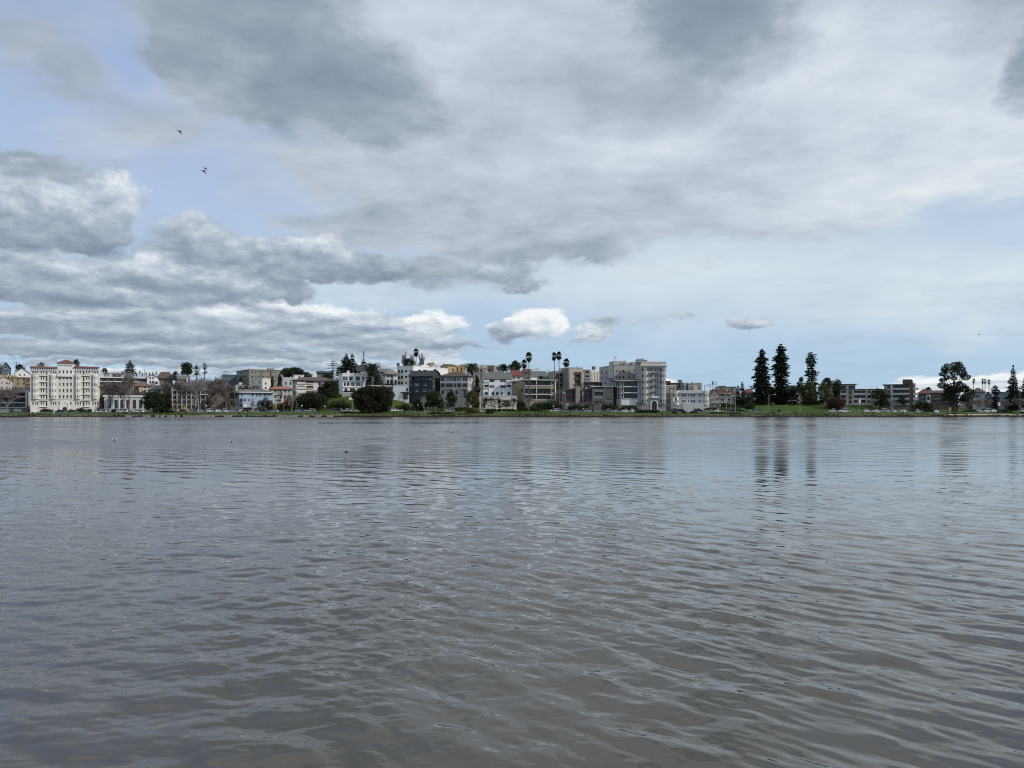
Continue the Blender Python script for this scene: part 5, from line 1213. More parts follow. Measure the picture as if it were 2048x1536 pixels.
round_tree('eucalyptus_tree', 'lower dark crown beneath the big eucalyptus', 'j', 1090, 650, 880, 470, 374, LD, nl=26, ybase=1010, flat=.8, core=.35, small=.8)
round_tree('oak_tree', 'large rounded dark oak with two trunks on the left lawn', 'b', 470, 812, 1100, 500, 352, LD, ls=.48, nl=26, dens=1.2, ybase=1160, trunks=2, core=.85, small=.85)
round_tree('oak_tree', 'small dark oak leaning on the large oak at its right', 'b', 690, 925, 1090, 120, 354, LD, ls=.45, nl=8, ybase=1150)
round_tree('dome_tree', 'dark dome-shaped tree below the hip-roofed apartments', 'c', 1562, 640, 930, 370, 390, LD, ls=.5, nl=22, dens=1.15, ybase=980)
round_tree('bushy_tree', 'broad dull-green bushy tree by the road left of the green slope', 'c', 1290, 830, 1080, 520, 376, leafmat('dull_green_leaves', (.028, .038, .020)), ls=.5, nl=24, dens=1.1, ybase=1120)
round_tree('spreading_tree', 'huge spreading dark tree at the shore left of centre', 'd', 670, 728, 1105, 690, 353, leafmat('dark_brown_green_leaves', (.024, .028, .015)), ls=.5, nl=44, dens=1.25, ybase=1150, r0=.6, flat=.95, core=.82, small=.82)
round_tree('evergreen_tree', 'dark tree directly under the hilltop date palm', 'd', 685, 470, 730, 260, 404, LD, nl=18, dens=1.1)
round_tree('evergreen_tree', 'dark trees massed on the hilltop left of the sparse fir', 'c', 1000, 432, 600, 360, 448, LD, nl=20, dens=1.1, flat=.9)
round_tree('evergreen_tree', 'low dark tree between the hilltop mass and the sparse fir', 'c', 1215, 500, 600, 170, 446, LM, nl=10)
round_tree('evergreen_tree', 'low rounded olive tree in front of the dark hilltop house', 'c', 1530, 530, 640, 210, 440, LD, nl=12)
round_tree('evergreen_tree', 'dark bushy tree under the two hilltop pines', 'c', 1720, 420, 580, 130, 448, LD, nl=10)
round_tree('evergreen_tree', 'dark spiky-topped tree behind the white block, left of the fan palm', 'd', 1240, 288, 430, 170, 470, LD, nl=14, dens=1.2)
round_tree('evergreen_tree', 'dark green tree with pointed crown before the dark green house', 'd', 1625, 792, 1060, 290, 379, LM, ls=.5, nl=18, dens=1.1, ybase=1110)
round_tree('evergreen_tree', 'egg-shaped dark street tree before the pinkish house', 'e', 488, 800, 1060, 205, 374, LD, ls=.45, nl=18, dens=1.2, ybase=1125)
round_tree('citrus_tree', 'green tree with yellowish leaves at the right corner of the pinkish house', 'e', 820, 792, 1030, 250, 376, LO, ls=.45, nl=16, ybase=1090)
round_tree('evergreen_tree', 'smaller dark skyline tree left of the pointed dark tree by the palms', 'e', 1310, 380, 500, 175, 455, LD, nl=12, dens=1.2)
round_tree('evergreen_tree', 'larger pointed dark tree on the skyline beside the tall palms', 'e', 1497, 322, 500, 215, 450, LD, nl=16, dens=1.2)
round_tree('olive_tree', 'small grey-green street tree before the cream terrace wall', 'e', 1365, 940, 1060, 170, 372.5, LO, ls=.4, nl=10, ybase=1120, dens=.8)
cypress('ivy_column', 'tall ivy-covered column of dark leaves between pinkish house and white villa', 'e', 900, 570, 880, 115, 396, LD)
cypress('cypress_tree', 'left of two dark cypresses behind the terracotta roof', 'c', 665, 578, 810, 85, 412, LC); cypress('cypress_tree', 'right and broader of two dark cypresses behind the terracotta roof', 'c', 782, 540, 745, 110, 414, LC)
cypress('ivy_column', 'ivy-clad dark tree stump column among bare trees', 'b', 1680, 755, 975, 110, 388, LD)
round_tree('olive_tree', 'olive-green small tree in front of the brown-roofed beige house', 'b', 180, 738, 870, 115, 404, LO, ls=.45, nl=10)
for (x, yt, yb, w, lb) in ((310, 378, 510, 145, 'dark tree on the skyline behind the white gabled house at far left'), (1208, 306, 420, 105, 'dark tree peeking over the red roof beside the tower'), (1655, 440, 520, 90, 'dark dome-topped tree just right of the grand building')):
    round_tree('evergreen_tree', lb, 'a', x, yt, yb, w, 440 if x > 400 else 456, LD, nl=10, dens=1.1)
round_tree('grey_tree', 'hazy grey-brown tree showing above the left red roof', 'a', 645, 350, 430, 130, 445, LG, nl=9, dens=.6)
# right-hand park
round_tree('olive_tree', 'dense olive-green tree on the right lawn, left of the ragged conifer', 'i', 790, 572, 880, 250, 392, LO, ls=.5, nl=20, dens=1.2)
round_tree('olive_tree', 'dense olive-green tree on the right lawn, right of the ragged conifer', 'i', 1000, 580, 885, 220, 393, LO, ls=.5, nl=20, dens=1.2)
round_tree('evergreen_tree', 'bulging dark tree top above the left olive-green tree', 'i', 692, 498, 780, 125, 400, LM, nl=12, dens=1.2)
round_tree('evergreen_tree', 'flat-topped dark tree right of the ragged conifer', 'i', 1050, 515, 640, 160, 408, LM, nl=12, dens=1.1, ybase=700)
round_tree('evergreen_tree', 'dark tree with open top before the upper beige flats', 'i', 1190, 525, 830, 170, 402, LD, nl=14)
round_tree('evergreen_tree', 'black-green undergrowth tree filling the gap between the tall conifers', 'i', 580, 640, 890, 230, 400, LD, nl=14, dens=1.2)
round_tree('evergreen_tree', 'dark undergrowth tree left of the tall conifers', 'h', 1560, 880, 1060, 210, 386, LD, nl=14, dens=1.2)
round_tree('evergreen_tree', 'dark undergrowth tree between the two tall conifers', 'i', 285, 660, 880, 160, 400, LD, nl=12, dens=1.2)
round_tree('plum_tree', 'dark red-leaved plum tree before the banded apartments', 'i', 1172, 778, 930, 270, 384, LR, ls=.45, nl=16)
round_tree('evergreen_tree', 'layered dark tree before the join of the two beige apartment blocks', 'i', 1775, 668, 900, 260, 386, LD, nl=16, flat=.7)
round_tree('evergreen_tree', 'small dark tree before the five-storey block', 'j', 310, 800, 930, 115, 386, LD, nl=9, ybase=985)
round_tree('evergreen_tree', 'dark tuft of tree behind the red pyramid roof', 'j', 690, 672, 760, 110, 420, LD, nl=8)
round_tree('olive_tree', 'yellow-green bushy tree below the brick tower', 'j', 600, 880, 1000, 260, 380, LO, ls=.45, nl=14, ybase=1015)
# --- bare trees ---
bare_tree('bare_tree', 'reddish bare tree before the grey flats at far left', 'a', 105, 720, 1160, 380, 352, depth=7, twig=.036)
bare_tree('bare_tree', 'tall bare tree with spreading fork right of the grand building', 'a', 1695, 630, 1160, 420, 352, depth=7, twig=.036)
bare_tree('bare_tree', 'tall narrow bare tree before the columned white building', 'b', 70, 470, 1165, 260, 350, twig=.03)
bare_tree('bare_tree', 'bare tree right of the large oak, forked low', 'b', 810, 640, 1150, 420, 354, depth=7, twig=.036)
bare_tree('bare_tree', 'bare tree with thick double trunk amid the brown flats', 'b', 1160, 560, 1150, 480, 356, TWIGP, depth=7, twig=.036)
bare_tree('bare_tree', 'bare tree before the brown brick gabled house', 'b', 1440, 640, 1110, 420, 376, TWIG, depth=7, twig=.036)
bare_tree('bare_tree', 'low bare tree left of the pale blue house', 'b', 1690, 860, 1110, 220, 376, TWIG)
bare_tree('bare_tree', 'bare bushy tree on the slope above the brown flats', 'b', 1480, 545, 720, 330, 410, TWIG, depth=7, twig=.036)
bare_tree('bare_tree', 'bare tree on the slope left of the white rooftop rail', 'b', 900, 620, 800, 330, 408, TWIG, depth=7, twig=.036)
bare_tree('bare_tree', 'brownish bare tree at the foot of the slope under the long flats', 'b', 20, 740, 900, 260, 410, TWIG, depth=5)
bare_tree('bare_tree', 'slim bare street tree before the autumn shrub', 'c', 975, 840, 1140, 130, 354, TWIGP, depth=5)
bare_tree('bare_tree', 'thin bare street sapling before the pale blue house', 'c', 367, 960, 1130, 90, 354, TWIGP, depth=5)
bare_tree('bare_tree', 'pale bare sapling at the road before the dark green house', 'd', 1482, 880, 1128, 130, 354, TWIGP, depth=5)
bare_tree('bare_tree', 'reddish bare street tree at the foot of the tall palms', 'e', 1712, 900, 1130, 150, 354, TWIG, depth=5)
bare_tree('bare_tree', 'bare street tree left of the low taupe flats', 'g', 375, 960, 1132, 120, 354, TWIGP, depth=5)
bare_tree('bare_tree', 'bare street tree right of the maroon-slab flats', 'g', 792, 960, 1132, 140, 354, TWIG, depth=5)
bare_tree('bare_tree', 'brown bare street tree before the olive block', 'g', 942, 925, 1132, 250, 354, TWIG, depth=6)
bare_tree('bare_tree', 'thin bare tree at the left corner of the tall grey tower', 'g', 1585, 950, 1130, 160, 356, TWIG, depth=5)
bare_tree('bare_tree', 'bare tree at the right end of the tall grey tower', 'g', 1905, 1000, 1120, 130, 374, TWIG, depth=5)
bare_tree('poplar_tree', 'left of two bare poplars on the hilltop beside the fan palm', 'd', 1200, 168, 470, 130, 476, TWIGP, upright=True, twig=.07)
bare_tree('poplar_tree', 'right of two bare poplars on the hilltop beside the fan palm', 'd', 1430, 188, 470, 110, 476, TWIGP, upright=True, twig=.07)
bare_tree('poplar_tree', 'bare poplar hidden behind the hilltop fan palm trunk', 'd', 1318, 200, 470, 110, 480, TWIGP, upright=True, twig=.04)
for (x, yt, w, lb) in ((1250, 815, 230, 'brown bare tree right of the big eucalyptus trunk'), (1400, 825, 200, 'brown bare tree before the grey gabled house'), (1520, 825, 180, 'brown bare tree under the four far palms'), (820, 865, 240, 'brown bare tree before the long shingled building'), (960, 880, 180, 'brown bare tree close left of the eucalyptus trunk'), (1780, 850, 180, 'brown bare tree left of the narrow pointed conifer'), (1990, 820, 200, 'bare tree between the two right-edge conifers')):
    bare_tree('bare_tree', lb, 'j', x, yt, 1010, w, 376, TWIG, depth=6)
bare_tree('bare_tree', 'grey bare tree before the banded beige apartments', 'i', 1690, 790, 940, 200, 384, TWIGP, depth=5)
bare_tree('bare_tree', 'grey bare tree at the right of the layered dark tree', 'i', 1960, 810, 960, 180, 382, TWIGP, depth=5)
for (c, x, yt, yb, w, Y, lb) in (('b', 1010, 600, 1000, 300, 398, 'brown bare tree rising behind the brown flats, left'), ('b', 1290, 590, 1000, 320, 399, 'brown bare tree rising behind the brown flats, right'), ('b', 1600, 690, 1080, 260, 386, 'bare scrubby tree between brick house and ivy column'), ('b', 640, 660, 900, 240, 401, 'bare tree above the beige hip-roofed house by the oak'), ('a', 1960, 700, 1120, 260, 384, 'bare tree before the right columns of the white low building'), ('a', 1850, 660, 900, 260, 408, 'bare scrub below the long flats, right of the grand building'), ('b', 250, 760, 960, 230, 404, 'bare scrub in front of the red-brown hip roof')):
    bare_tree('bare_tree', lb, c, x, yt, yb, w, Y, TWIG, depth=7, twig=.036)
# --- palms ---
date_palm('date_palm', 'feathery date palm crowning the dark tree on the hill', 'd', 665, 322, 540, 262, 398, 700, n=95)
date_palm('date_palm', 'feathery date palm on the skyline above the pinkish house', 'e', 815, 330, 525, 255, 430, 640, n=95)
date_palm('date_palm', 'small date palm behind the flat roof of the olive apartments', 'e', 1905, 545, 620, 85, 405, 660, n=30)
fan_palm('fan_palm', 'fan palm standing between bare poplars on the hilltop', 'd', 1357, 128, 245, 95, 474, 470)
fan_palm('fan_palm', 'taller of the two fan palms before the red roofs', 'e', 1716, 186, 335, 120, 378, 1000)
fan_palm('fan_palm', 'shorter of the two fan palms before the red roofs', 'e', 1642, 300, 440, 100, 380, 1000)
fan_palm('fan_palm', 'leftmost of the three tall fan palms before the taupe tower', 'g', 222, 188, 315, 96, 384, 960, xbase=235)
fan_palm('fan_palm', 'middle of the three tall fan palms before the taupe tower', 'g', 300, 178, 300, 105, 386, 960)
fan_palm('fan_palm', 'lowest of three fan palms, its trunk curving', 'g', 415, 285, 412, 118, 382, 1010, xbase=335)
for (x, y, w, lb) in ((1332, 540, 55, 'leftmost of four far fan palms right of the eucalyptus'), (1460, 546, 48, 'second from left of four far fan palms'), (1494, 548, 50, 'third from left of four far fan palms'), (1551, 560, 58, 'rightmost of four far fan palms, by the drooping conifer')):
    fan_palm('fan_palm', lb, 'j', x, y, y+68, w, 470, 800, group='far fan palms', n=26, seg=5)
for k, (x, y) in enumerate(((180, 516), (235, 482), (275, 518), (333, 498), (385, 508), (440, 496), (492, 488))):
    fan_palm('fan_palm', 'tiny distant fan palm in the row left of the hilltop trees', 'b', x, y-2, y+40, 40, 640, 590, group='row of tiny distant palms', n=16, seg=5)
fan_palm('fan_palm', 'small windblown palm by the utility poles above the walk-up', 'h', 992, 638, 690, 52, 425, 790, n=14, seg=5)
for (x, lb) in ((1812, 'first of three tiny palm heads over the dark low house'), (1858, 'second of three tiny palm heads over the dark low house'), (1912, 'third of three tiny palm heads over the dark low house')):
    fan_palm('fan_palm', lb, 'a', x, 500, 534, 36, 640, 590, group='tiny palms over the low house', n=14, seg=5)
# --- shrubs, hedges ---
SH = [('a', 455, 505, 1062, 1142, 376, LD, 'dark shrub at the left corner of the grand building'), ('a', 640, 835, 1072, 1130, 376, LD, 'clipped dark shrubs before the left half of the grand building'), ('a', 1170, 1330, 1068, 1130, 384, LD, 'dark shrubs right of the grand entrance'), ('a', 1340, 1435, 1072, 1130, 386, LD, 'rounded shrub before the right garage of the grand building'), ('a', 1518, 1590, 1062, 1140, 388, LM, 'dark shrub at the right corner of the grand building'), ('a', 1760, 1850, 1075, 1135, 380, LD, 'low hedge before the columned white building'),
 ('c', 430, 660, 870, 1110, 380, LD, 'tall dark shrub mass before the pale blue house'), ('c', 380, 560, 1040, 1120, 377, LG, 'grey-green low shrub beside the parked dark car'), ('c', 230, 345, 1045, 1110, 377, LD, 'dark shrub under the pale blue stair wing'), ('c', 690, 870, 960, 1105, 380, LA, 'ochre autumn shrub below the terracotta-roofed house'), ('c', 850, 1030, 880, 1100, 381, LA, 'brown autumn shrub left of the broad bushy tree'), ('c', 1600, 1880, 930, 1080, 380, LM, 'dull shrub bank at the foot of the green slope'),
 ('d', 1040, 1320, 985, 1110, 377, LM, 'dark hedge below the stairs of the dark green house'), ('d', 1320, 1500, 900, 1110, 380, LD, 'dark shrubs under the dark green house'), ('d', 1690, 1790, 890, 1090, 382, LM, 'dark shrub left of the egg-shaped street tree'), ('d', 850, 1050, 680, 720, 412, LD, 'low dark garden shrubs under the three arches'), ('d', 215, 470, 795, 822, 395, LD, 'row of little dark shrubs along the white modern house'),
 ('e', 520, 850, 1045, 1115, 376, LY, 'bright yellow-green clipped hedge before the pinkish house'), ('e', 1530, 1660, 890, 1100, 379, LD, 'dark shrub between terrace wall and olive apartments'), ('e', 1770, 2050, 950, 1090, 380, LD, 'dark shrub bank under the olive apartments'), ('e', 1560, 1900, 1040, 1115, 376.5, LM, 'green low shrubs along the pavement under the palms'), ('e', 1000, 1530, 1075, 1120, 376, LM, 'low green border under the cream terrace wall'),
 ('g', 20, 330, 950, 1100, 379, LD, 'dark shrubs behind the white parked off-roader'), ('g', 440, 650, 990, 1100, 378, LD, 'dark shrubs at the foot of the maroon-slab flats'), ('g', 680, 770, 990, 1100, 378, LD, 'small dark shrub between two bare street trees'), ('g', 985, 1170, 970, 1100, 379, LD, 'dark shrub under the olive block ribbon windows'), ('g', 1285, 1530, 1040, 1105, 377, LM, 'dark hedge under the white panelled base'), ('g', 1195, 1270, 1000, 1130, 377, LY, 'yellow-green spiky plant beside the glass-fronted flats'),
 ('h', 860, 1060, 1060, 1110, 378, LM, 'low shrubs right of the garage wing'), ('h', 1060, 1290, 980, 1060, 385, LM, 'shrub by the stone path below the red-tiled house'), ('h', 1480, 1640, 985, 1090, 378, LD, 'dark shrub below the conifers on the lawn edge'),
 ('j', 1680, 1870, 975, 1045, 352, LD, 'dark rounded shrub on the shore near the right edge'), ('j', 1870, 1990, 1020, 1075, 348, LD, 'small dark shrub on the shore at far right'), ('j', 1990, 2060, 1010, 1070, 348, LD, 'dark shrub cut by the right edge'), ('j', 480, 760, 960, 1020, 372, LD, 'low dark shrubs behind the parked cars left of the eucalyptus'), ('j', 1180, 1400, 980, 1040, 366, LD, 'dark shrubs right of the eucalyptus trunk'), ('j', 960, 1170, 1018, 1058, 347, LG, 'grey-green shore shrub in front of the eucalyptus'), ('j', 1130, 1240, 1035, 1062, 346, LY, 'yellowish reeds beside the grey-green shore shrub')]
for (c, x0, x1, yt, yb, Y, m, lb) in SH: shrub('shrub', lb, c, x0, x1, yt, yb, Y, m)
SB = [('g', 1490, 1870, 1098, 1152, 350, LD, 'long dark clipped hedge on the bank before the tall grey tower', 'hedge'), ('h', 635, 765, 1112, 1155, 349, LO, 'rounded olive shrub on the bank below the garage wing'), ('h', 500, 575, 1112, 1150, 350, LD, 'small dark shrub on the bank before the walk-up'), ('h', 345, 420, 1118, 1150, 350, LD, 'little dark shrub on the bank right of the tower entrance'), ('h', 950, 1180, 1128, 1160, 348, LM, 'low green bank shrubs before the silver cars'), ('h', 1180, 1420, 1136, 1165, 348, LM, 'low green bank shrubs further right on the shore'),
 ('e', 740, 870, 1095, 1150, 347, LR, 'reddish-brown shrub on the bank below the citrus tree'), ('e', 850, 950, 1085, 1140, 348, LA, 'rusty orange shrub on the bank'), ('e', 1040, 1160, 1075, 1150, 348, LD, 'dark green shrub on the bank before the white blossom trees'), ('e', 360, 520, 1130, 1175, 346, LM, 'low rough bank plants below the egg-shaped tree'), ('d', 1560, 1800, 1120, 1180, 346, LM, 'rough green bank plants below the grey parked car'), ('d', 195, 350, 1105, 1170, 348, LD, 'dark green rounded shrub on the bank left of the spreading tree'),
 ('b', 990, 1130, 1150, 1180, 349, LD, 'low dark bush on the left lawn under the silver car'), ('b', 1280, 1440, 1148, 1180, 349, LD, 'low dark bush on the left lawn under the white off-roader'), ('b', 560, 800, 1105, 1145, 353, LD, 'clipped dark hedge right of the large oak trunk'), ('i', 240, 380, 980, 1010, 349, LD, 'small dark shrub on the right lawn shore'), ('i', 570, 660, 985, 1010, 349, LD, 'small dark shrub by the traffic-arm pole'), ('i', 380, 415, 935, 985, 372, LD, 'little dark round bush on the right lawn slope'), ('i', 1560, 1700, 985, 1015, 350, LD, 'dark low shrub before the white cars at right')]
for r in SB: shrub('hedge' if len(r) > 8 else 'shrub', r[7], r[0], r[1], r[2], r[3], r[4], r[5], r[6], boxy=len(r) > 8, ls=.34)
# blossom trees before the terrace wall
for (x, yt, yb, w, lb) in ((1010, 885, 1060, 150, 'white-blossoming tree at the left end of the cream terrace wall'), (1150, 880, 1080, 200, 'broad white-blossoming tree mid-way along the terrace wall'), (1270, 895, 1070, 130, 'white-blossoming tree behind the tall street lamp'), (1455, 895, 1060, 160, 'white-blossoming tree at the right end of the terrace wall')):
    t_ = bare_tree('blossom_tree', lb, 'e', x, yt, yb+30, w, 380, BARK, depth=5, group='white blossom trees'); X, zt, zb, W_, z0 = place('e', x, yt, yb+30, w, 380)
    H_ = zt-z0; lob = [((random.uniform(-.45, .45)*W_, random.uniform(-.3, .3)*W_, H_*random.uniform(.35, .92)), (.55, .55, .4)) for _ in range(16)]
    leaf_mesh('blossom', lobes_leaves(lob, .38, .55), LW, t_)
    lob = [((random.uniform(-.45, .45)*W_, random.uniform(-.3, .3)*W_, H_*random.uniform(.3, .85)), (.5, .5, .4)) for _ in range(8)]
    leaf_mesh('leaves', lobes_leaves(lob, .38, .5), LM, t_)
# rough grass and weeds along the water's edge
def weeds():
    out = []
    n = 9000; X = rng.uniform(-235, 240, n); Yv = 339.5 + 13*rng.uniform(0, 1, n)**1.6
    k = (np.sin(X*.11)+np.sin(X*.043+2)) > .1 
    k |= rng.uniform(0, 1, n) < .35
    X, Yv = X[k], Yv[k]; n = len(X); Z = gz_noisy(X, Yv); h = rng.uniform(.12, .5, n)*(1+.5*np.sin(X*.2))
    C_ = np.stack([X, Yv, Z+h*.5], 1); u = rng.normal(0, .3, (n, 3)); u[:, 2] += 1; w_ = np.cross(u, rv(n))
    o = leaf_mesh('bank_grass', quads(C_, u*h[:, None]*.6, w_*.28), leafmat('bank_grass_blades', (.055, .078, .020)), None); tag(o, 'rough green grass and weeds on the lake bank', 'grass', kind='stuff')
weeds()

# far-off trees and gardens on the slope behind, one mass seen between the houses
def far_wood():
    out = []
    for row, (Y, n) in enumerate(((432, 70), (486, 90), (540, 100))):
        for k in range(n):
            px = -60 + 2170*(k+rng.uniform(.1, .9))/n; X = PX(px, Y); g = float(ground_z(X, Y))
            top = np.interp(px, [0, 200, 420, 640, 760, 1000, 1150, 1300, 1400, 1700, 1850, 2048], [762, 764, 752, 752, 746, 752, 768, 775, 788, 790, 788, 786]) + rng.uniform(-3, 9) + (2-row)*6
            H = max(2.0, PZ(top, Y)-g); w = rng.uniform(3, 6.5)
            out.append(lobes_leaves([((X, Y, g+H*.5), (w*.6, w*.5, H*.5)), ((X+rng.uniform(-2, 2), Y, g+H*.45), (w*.5, w*.5, H*.42))], .75, .7))
    o = leaf_mesh('distant_trees', np.concatenate(out), leafmat('distant_leaves', (.030, .036, .022), .5), None); tag(o, 'dark far-off garden trees filling the hillside between the houses', 'trees', kind='stuff')
far_wood()
# ---------- vehicles ----------
CARP = {}
def carpaint(name, col):
    if name not in CARP: CARP[name] = plain(name+'_car_paint', col, .28, .0, .5, .6)
    return CARP[name]
PAINTS = {'white': (.72, .73, .74), 'silver': (.38, .40, .42), 'grey': (.13, .14, .15), 'black': (.012, .012, .014), 'blue': (.02, .045, .14), 'red': (.20, .025, .02), 'dark grey': (.045, .048, .052), 'light blue': (.22, .30, .38)}
TYRE = plain('tyre_rubber', (.012, .012, .012), .85); RIM = plain('wheel_rim', (.35, .35, .36), .35, .8); LAMPG = plain('headlight_lens', (.55, .55, .52), .15); TAIL = plain('tail_light_lens', (.25, .02, .015), .2)
PROF = { # lower body outline (x along car, z), cabin outline
 'sedan': ([(-2.25, .32), (-2.3, .62), (-2.22, .86), (-1.35, .94), (.95, .92), (1.9, .80), (2.25, .64), (2.28, .34)], [(-1.75, .90), (-1.05, 1.38), (-.2, 1.44), (.45, 1.38), (1.25, .90)]),
 'hatchback': ([(-1.95, .32), (-2.0, .70), (-1.9, .95), (.9, .95), (1.75, .84), (2.05, .66), (2.08, .34)], [(-1.9, .93), (-1.6, 1.42), (-.3, 1.50), (.4, 1.44), (1.2, .92)]),
 'off-roader': ([(-2.2, .40), (-2.27, .75), (-2.2, 1.05), (1.0, 1.05), (2.0, .98), (2.25, .78), (2.27, .42)], [(-2.15, 1.03), (-1.95, 1.68), (-.2, 1.76), (.55, 1.70), (1.2, 1.03)]),
 'van': ([(-2.45, .38), (-2.5, .8), (-2.45, 1.1), (1.6, 1.1), (2.3, .95), (2.45, .7), (2.48, .4)], [(-2.42, 1.08), (-2.35, 1.92), (-.2, 2.0), (1.1, 1.92), (1.85, 1.08)]),
 'pickup': ([(-2.6, .45), (-2.65, .8), (-2.6, 1.05), (1.1, 1.05), (2.2, 1.0), (2.55, .8), (2.58, .46)], [(-.75, 1.03), (-.6, 1.68), (.1, 1.74), (.6, 1.68), (1.3, 1.03)])}
_car = {}
def car_meshes(kind):
    if kind in _car: return _car[kind]
    low, cab = PROF[kind]; hw = .88; n = len(low)
    def prism(mb, pts, w0, w1, zlo, zhi, w_of=None):
        L = [(x, -(w0+(w1-w0)*(z-zlo)/(zhi-zlo)), z) for x, z in pts]; Rr = [(x, -y, z) for x, y, z in L]
        for i in range(len(pts)):
            j = (i+1) % len(pts); mb.face([L[i], L[j], Rr[j], Rr[i]])
        mb.face(L); mb.face(Rr[::-1])
    def from_mb(mb, name, mats):
        me = bpy.data.meshes.new(name); me.from_pydata(mb.v, [], mb.f)
        for m in mats: me.materials.append(m)
        bm = bmesh.new(); bm.from_mesh(me); bmesh.ops.remove_doubles(bm, verts=bm.verts, dist=1e-4)
        bmesh.ops.bevel(bm, geom=[e for e in bm.edges if e.calc_length() > .3], offset=.05, segments=2, affect='EDGES', clamp_overlap=True)
        bm.to_mesh(me); bm.free(); me.polygons.foreach_set('use_smooth', [True]*len(me.polygons)); return me
    body = MB(); z0, z1 = low[0][1], max(p[1] for p in low); prism(body, low, hw*.97, hw, z0, z1)
    B_ = from_mb(body, 'body', [carpaint('white', PAINTS['white'])])
    c0, c1 = cab[0][1], max(p[1] for p in cab)
    gl = MB(); prism(gl, cab, hw*.93, hw*.74, c0, c1); G_ = from_mb(gl, 'windows', [GLASS])
    rf = MB(); roof = [(x, z) for x, z in cab if z > c0+.3*(c1-c0)]; rx0, rx1 = roof[0][0]-.03, roof[-1][0]+.03
    prism(rf, [(rx0, c1-.10), (rx0+.1, c1-.02), ((rx0+rx1)/2, c1+.045), (rx1-.1, c1-.02), (rx1, c1-.10)], hw*.80, hw*.74, c1-.10, c1+.045)
    for px_ in (cab[1][0]*.5+cab[-2][0]*.5,): rf.box(px_-.06, px_+.06, -hw*.92, hw*.92, c0, c1-.08)
    R_ = from_mb(rf, 'roof', [carpaint('white', PAINTS['white'])])
    wh = MB(); r = .34
    wh.tube([(0, -.12, 0), (0, .12, 0)], [r, r], 14); wh.m = 1; wh.tube([(0, -.13, 0), (0, .13, 0)], [r*.6, r*.6], 10)
    me = bpy.data.meshes.new('wheel'); me.from_pydata(wh.v, [], wh.f); me.materials.append(TYRE); me.materials.append(RIM); me.polygons.foreach_set('material_index', wh.mi); me.update()
    hl = MB(); hl.box(low[-2][0]-.22, low[-2][0]+.015, -.78, -.45, low[-2][1]-.06, low[-2][1]+.08); H_ = bpy.data.meshes.new('headlight'); H_.from_pydata(hl.v, [], hl.f); H_.materials.append(LAMPG); H_.update()
    tl = MB(); tl.box(low[1][0]-.012, low[1][0]+.2, -.8, -.5, low[1][1]+.02, low[1][1]+.18); T_ = bpy.data.meshes.new('tail_light'); T_.from_pydata(tl.v, [], tl.f); T_.materials.append(TAIL); T_.update()
    _car[kind] = (B_, G_, R_, me, H_, T_, low); return _car[kind]
def car(kind, colour, label, crop, x0, x1, yb, Y, face=1, group='cars parked along the lakeside road', z=None):
    xm = (cpx(crop, x0)+cpx(crop, x1))/2; X = PX(xm, Y); zr = float(road_z(X))+.02 if 355.5 <= Y <= 370.5 else float(ground_z(X, Y))+.05
    if z is not None: zr = z
    Bm, G_, R_, Wm, H_, T_, low = car_meshes(kind)
    root = empty('parked_car' if kind not in ('van', 'pickup') else 'parked_'+kind, (X, Y, zr), 0 if face > 0 else math.pi)
    tag(root, label, 'car' if kind not in ('van', 'pickup') else kind, group)
    m = carpaint(colour.replace(' ', '_'), PAINTS[colour])
    want = abs(PX(cpx(crop, x1), Y)-PX(cpx(crop, x0), Y)); base = low[-1][0]-low[0][0]; sc = min(1.12, max(.92, want/base))
    for nm, me, own in (('body', Bm, 1), ('windows', G_, 0), ('roof', R_, 1)):
        o = link_mesh(nm, me, root)
        if own: o.material_slots[0].link = 'OBJECT'; o.material_slots[0].material = m
    for wx in (low[0][0]+.82, low[-1][0]-.85):
        for sy in (-1, 1): w = link_mesh('wheel', Wm, root, (wx, sy*.80, .34))
    for sy in (-1, 1):
        o = link_mesh('headlight', H_, root); o.scale = (1, sy*-1, 1); o = link_mesh('tail_light', T_, root); o.scale = (1, sy*-1, 1)
    root.scale = (sc, 1, 1); return root
N_, F_ = 357.3, 368.6      # kerb lane nearest the lake / far lane along the houses
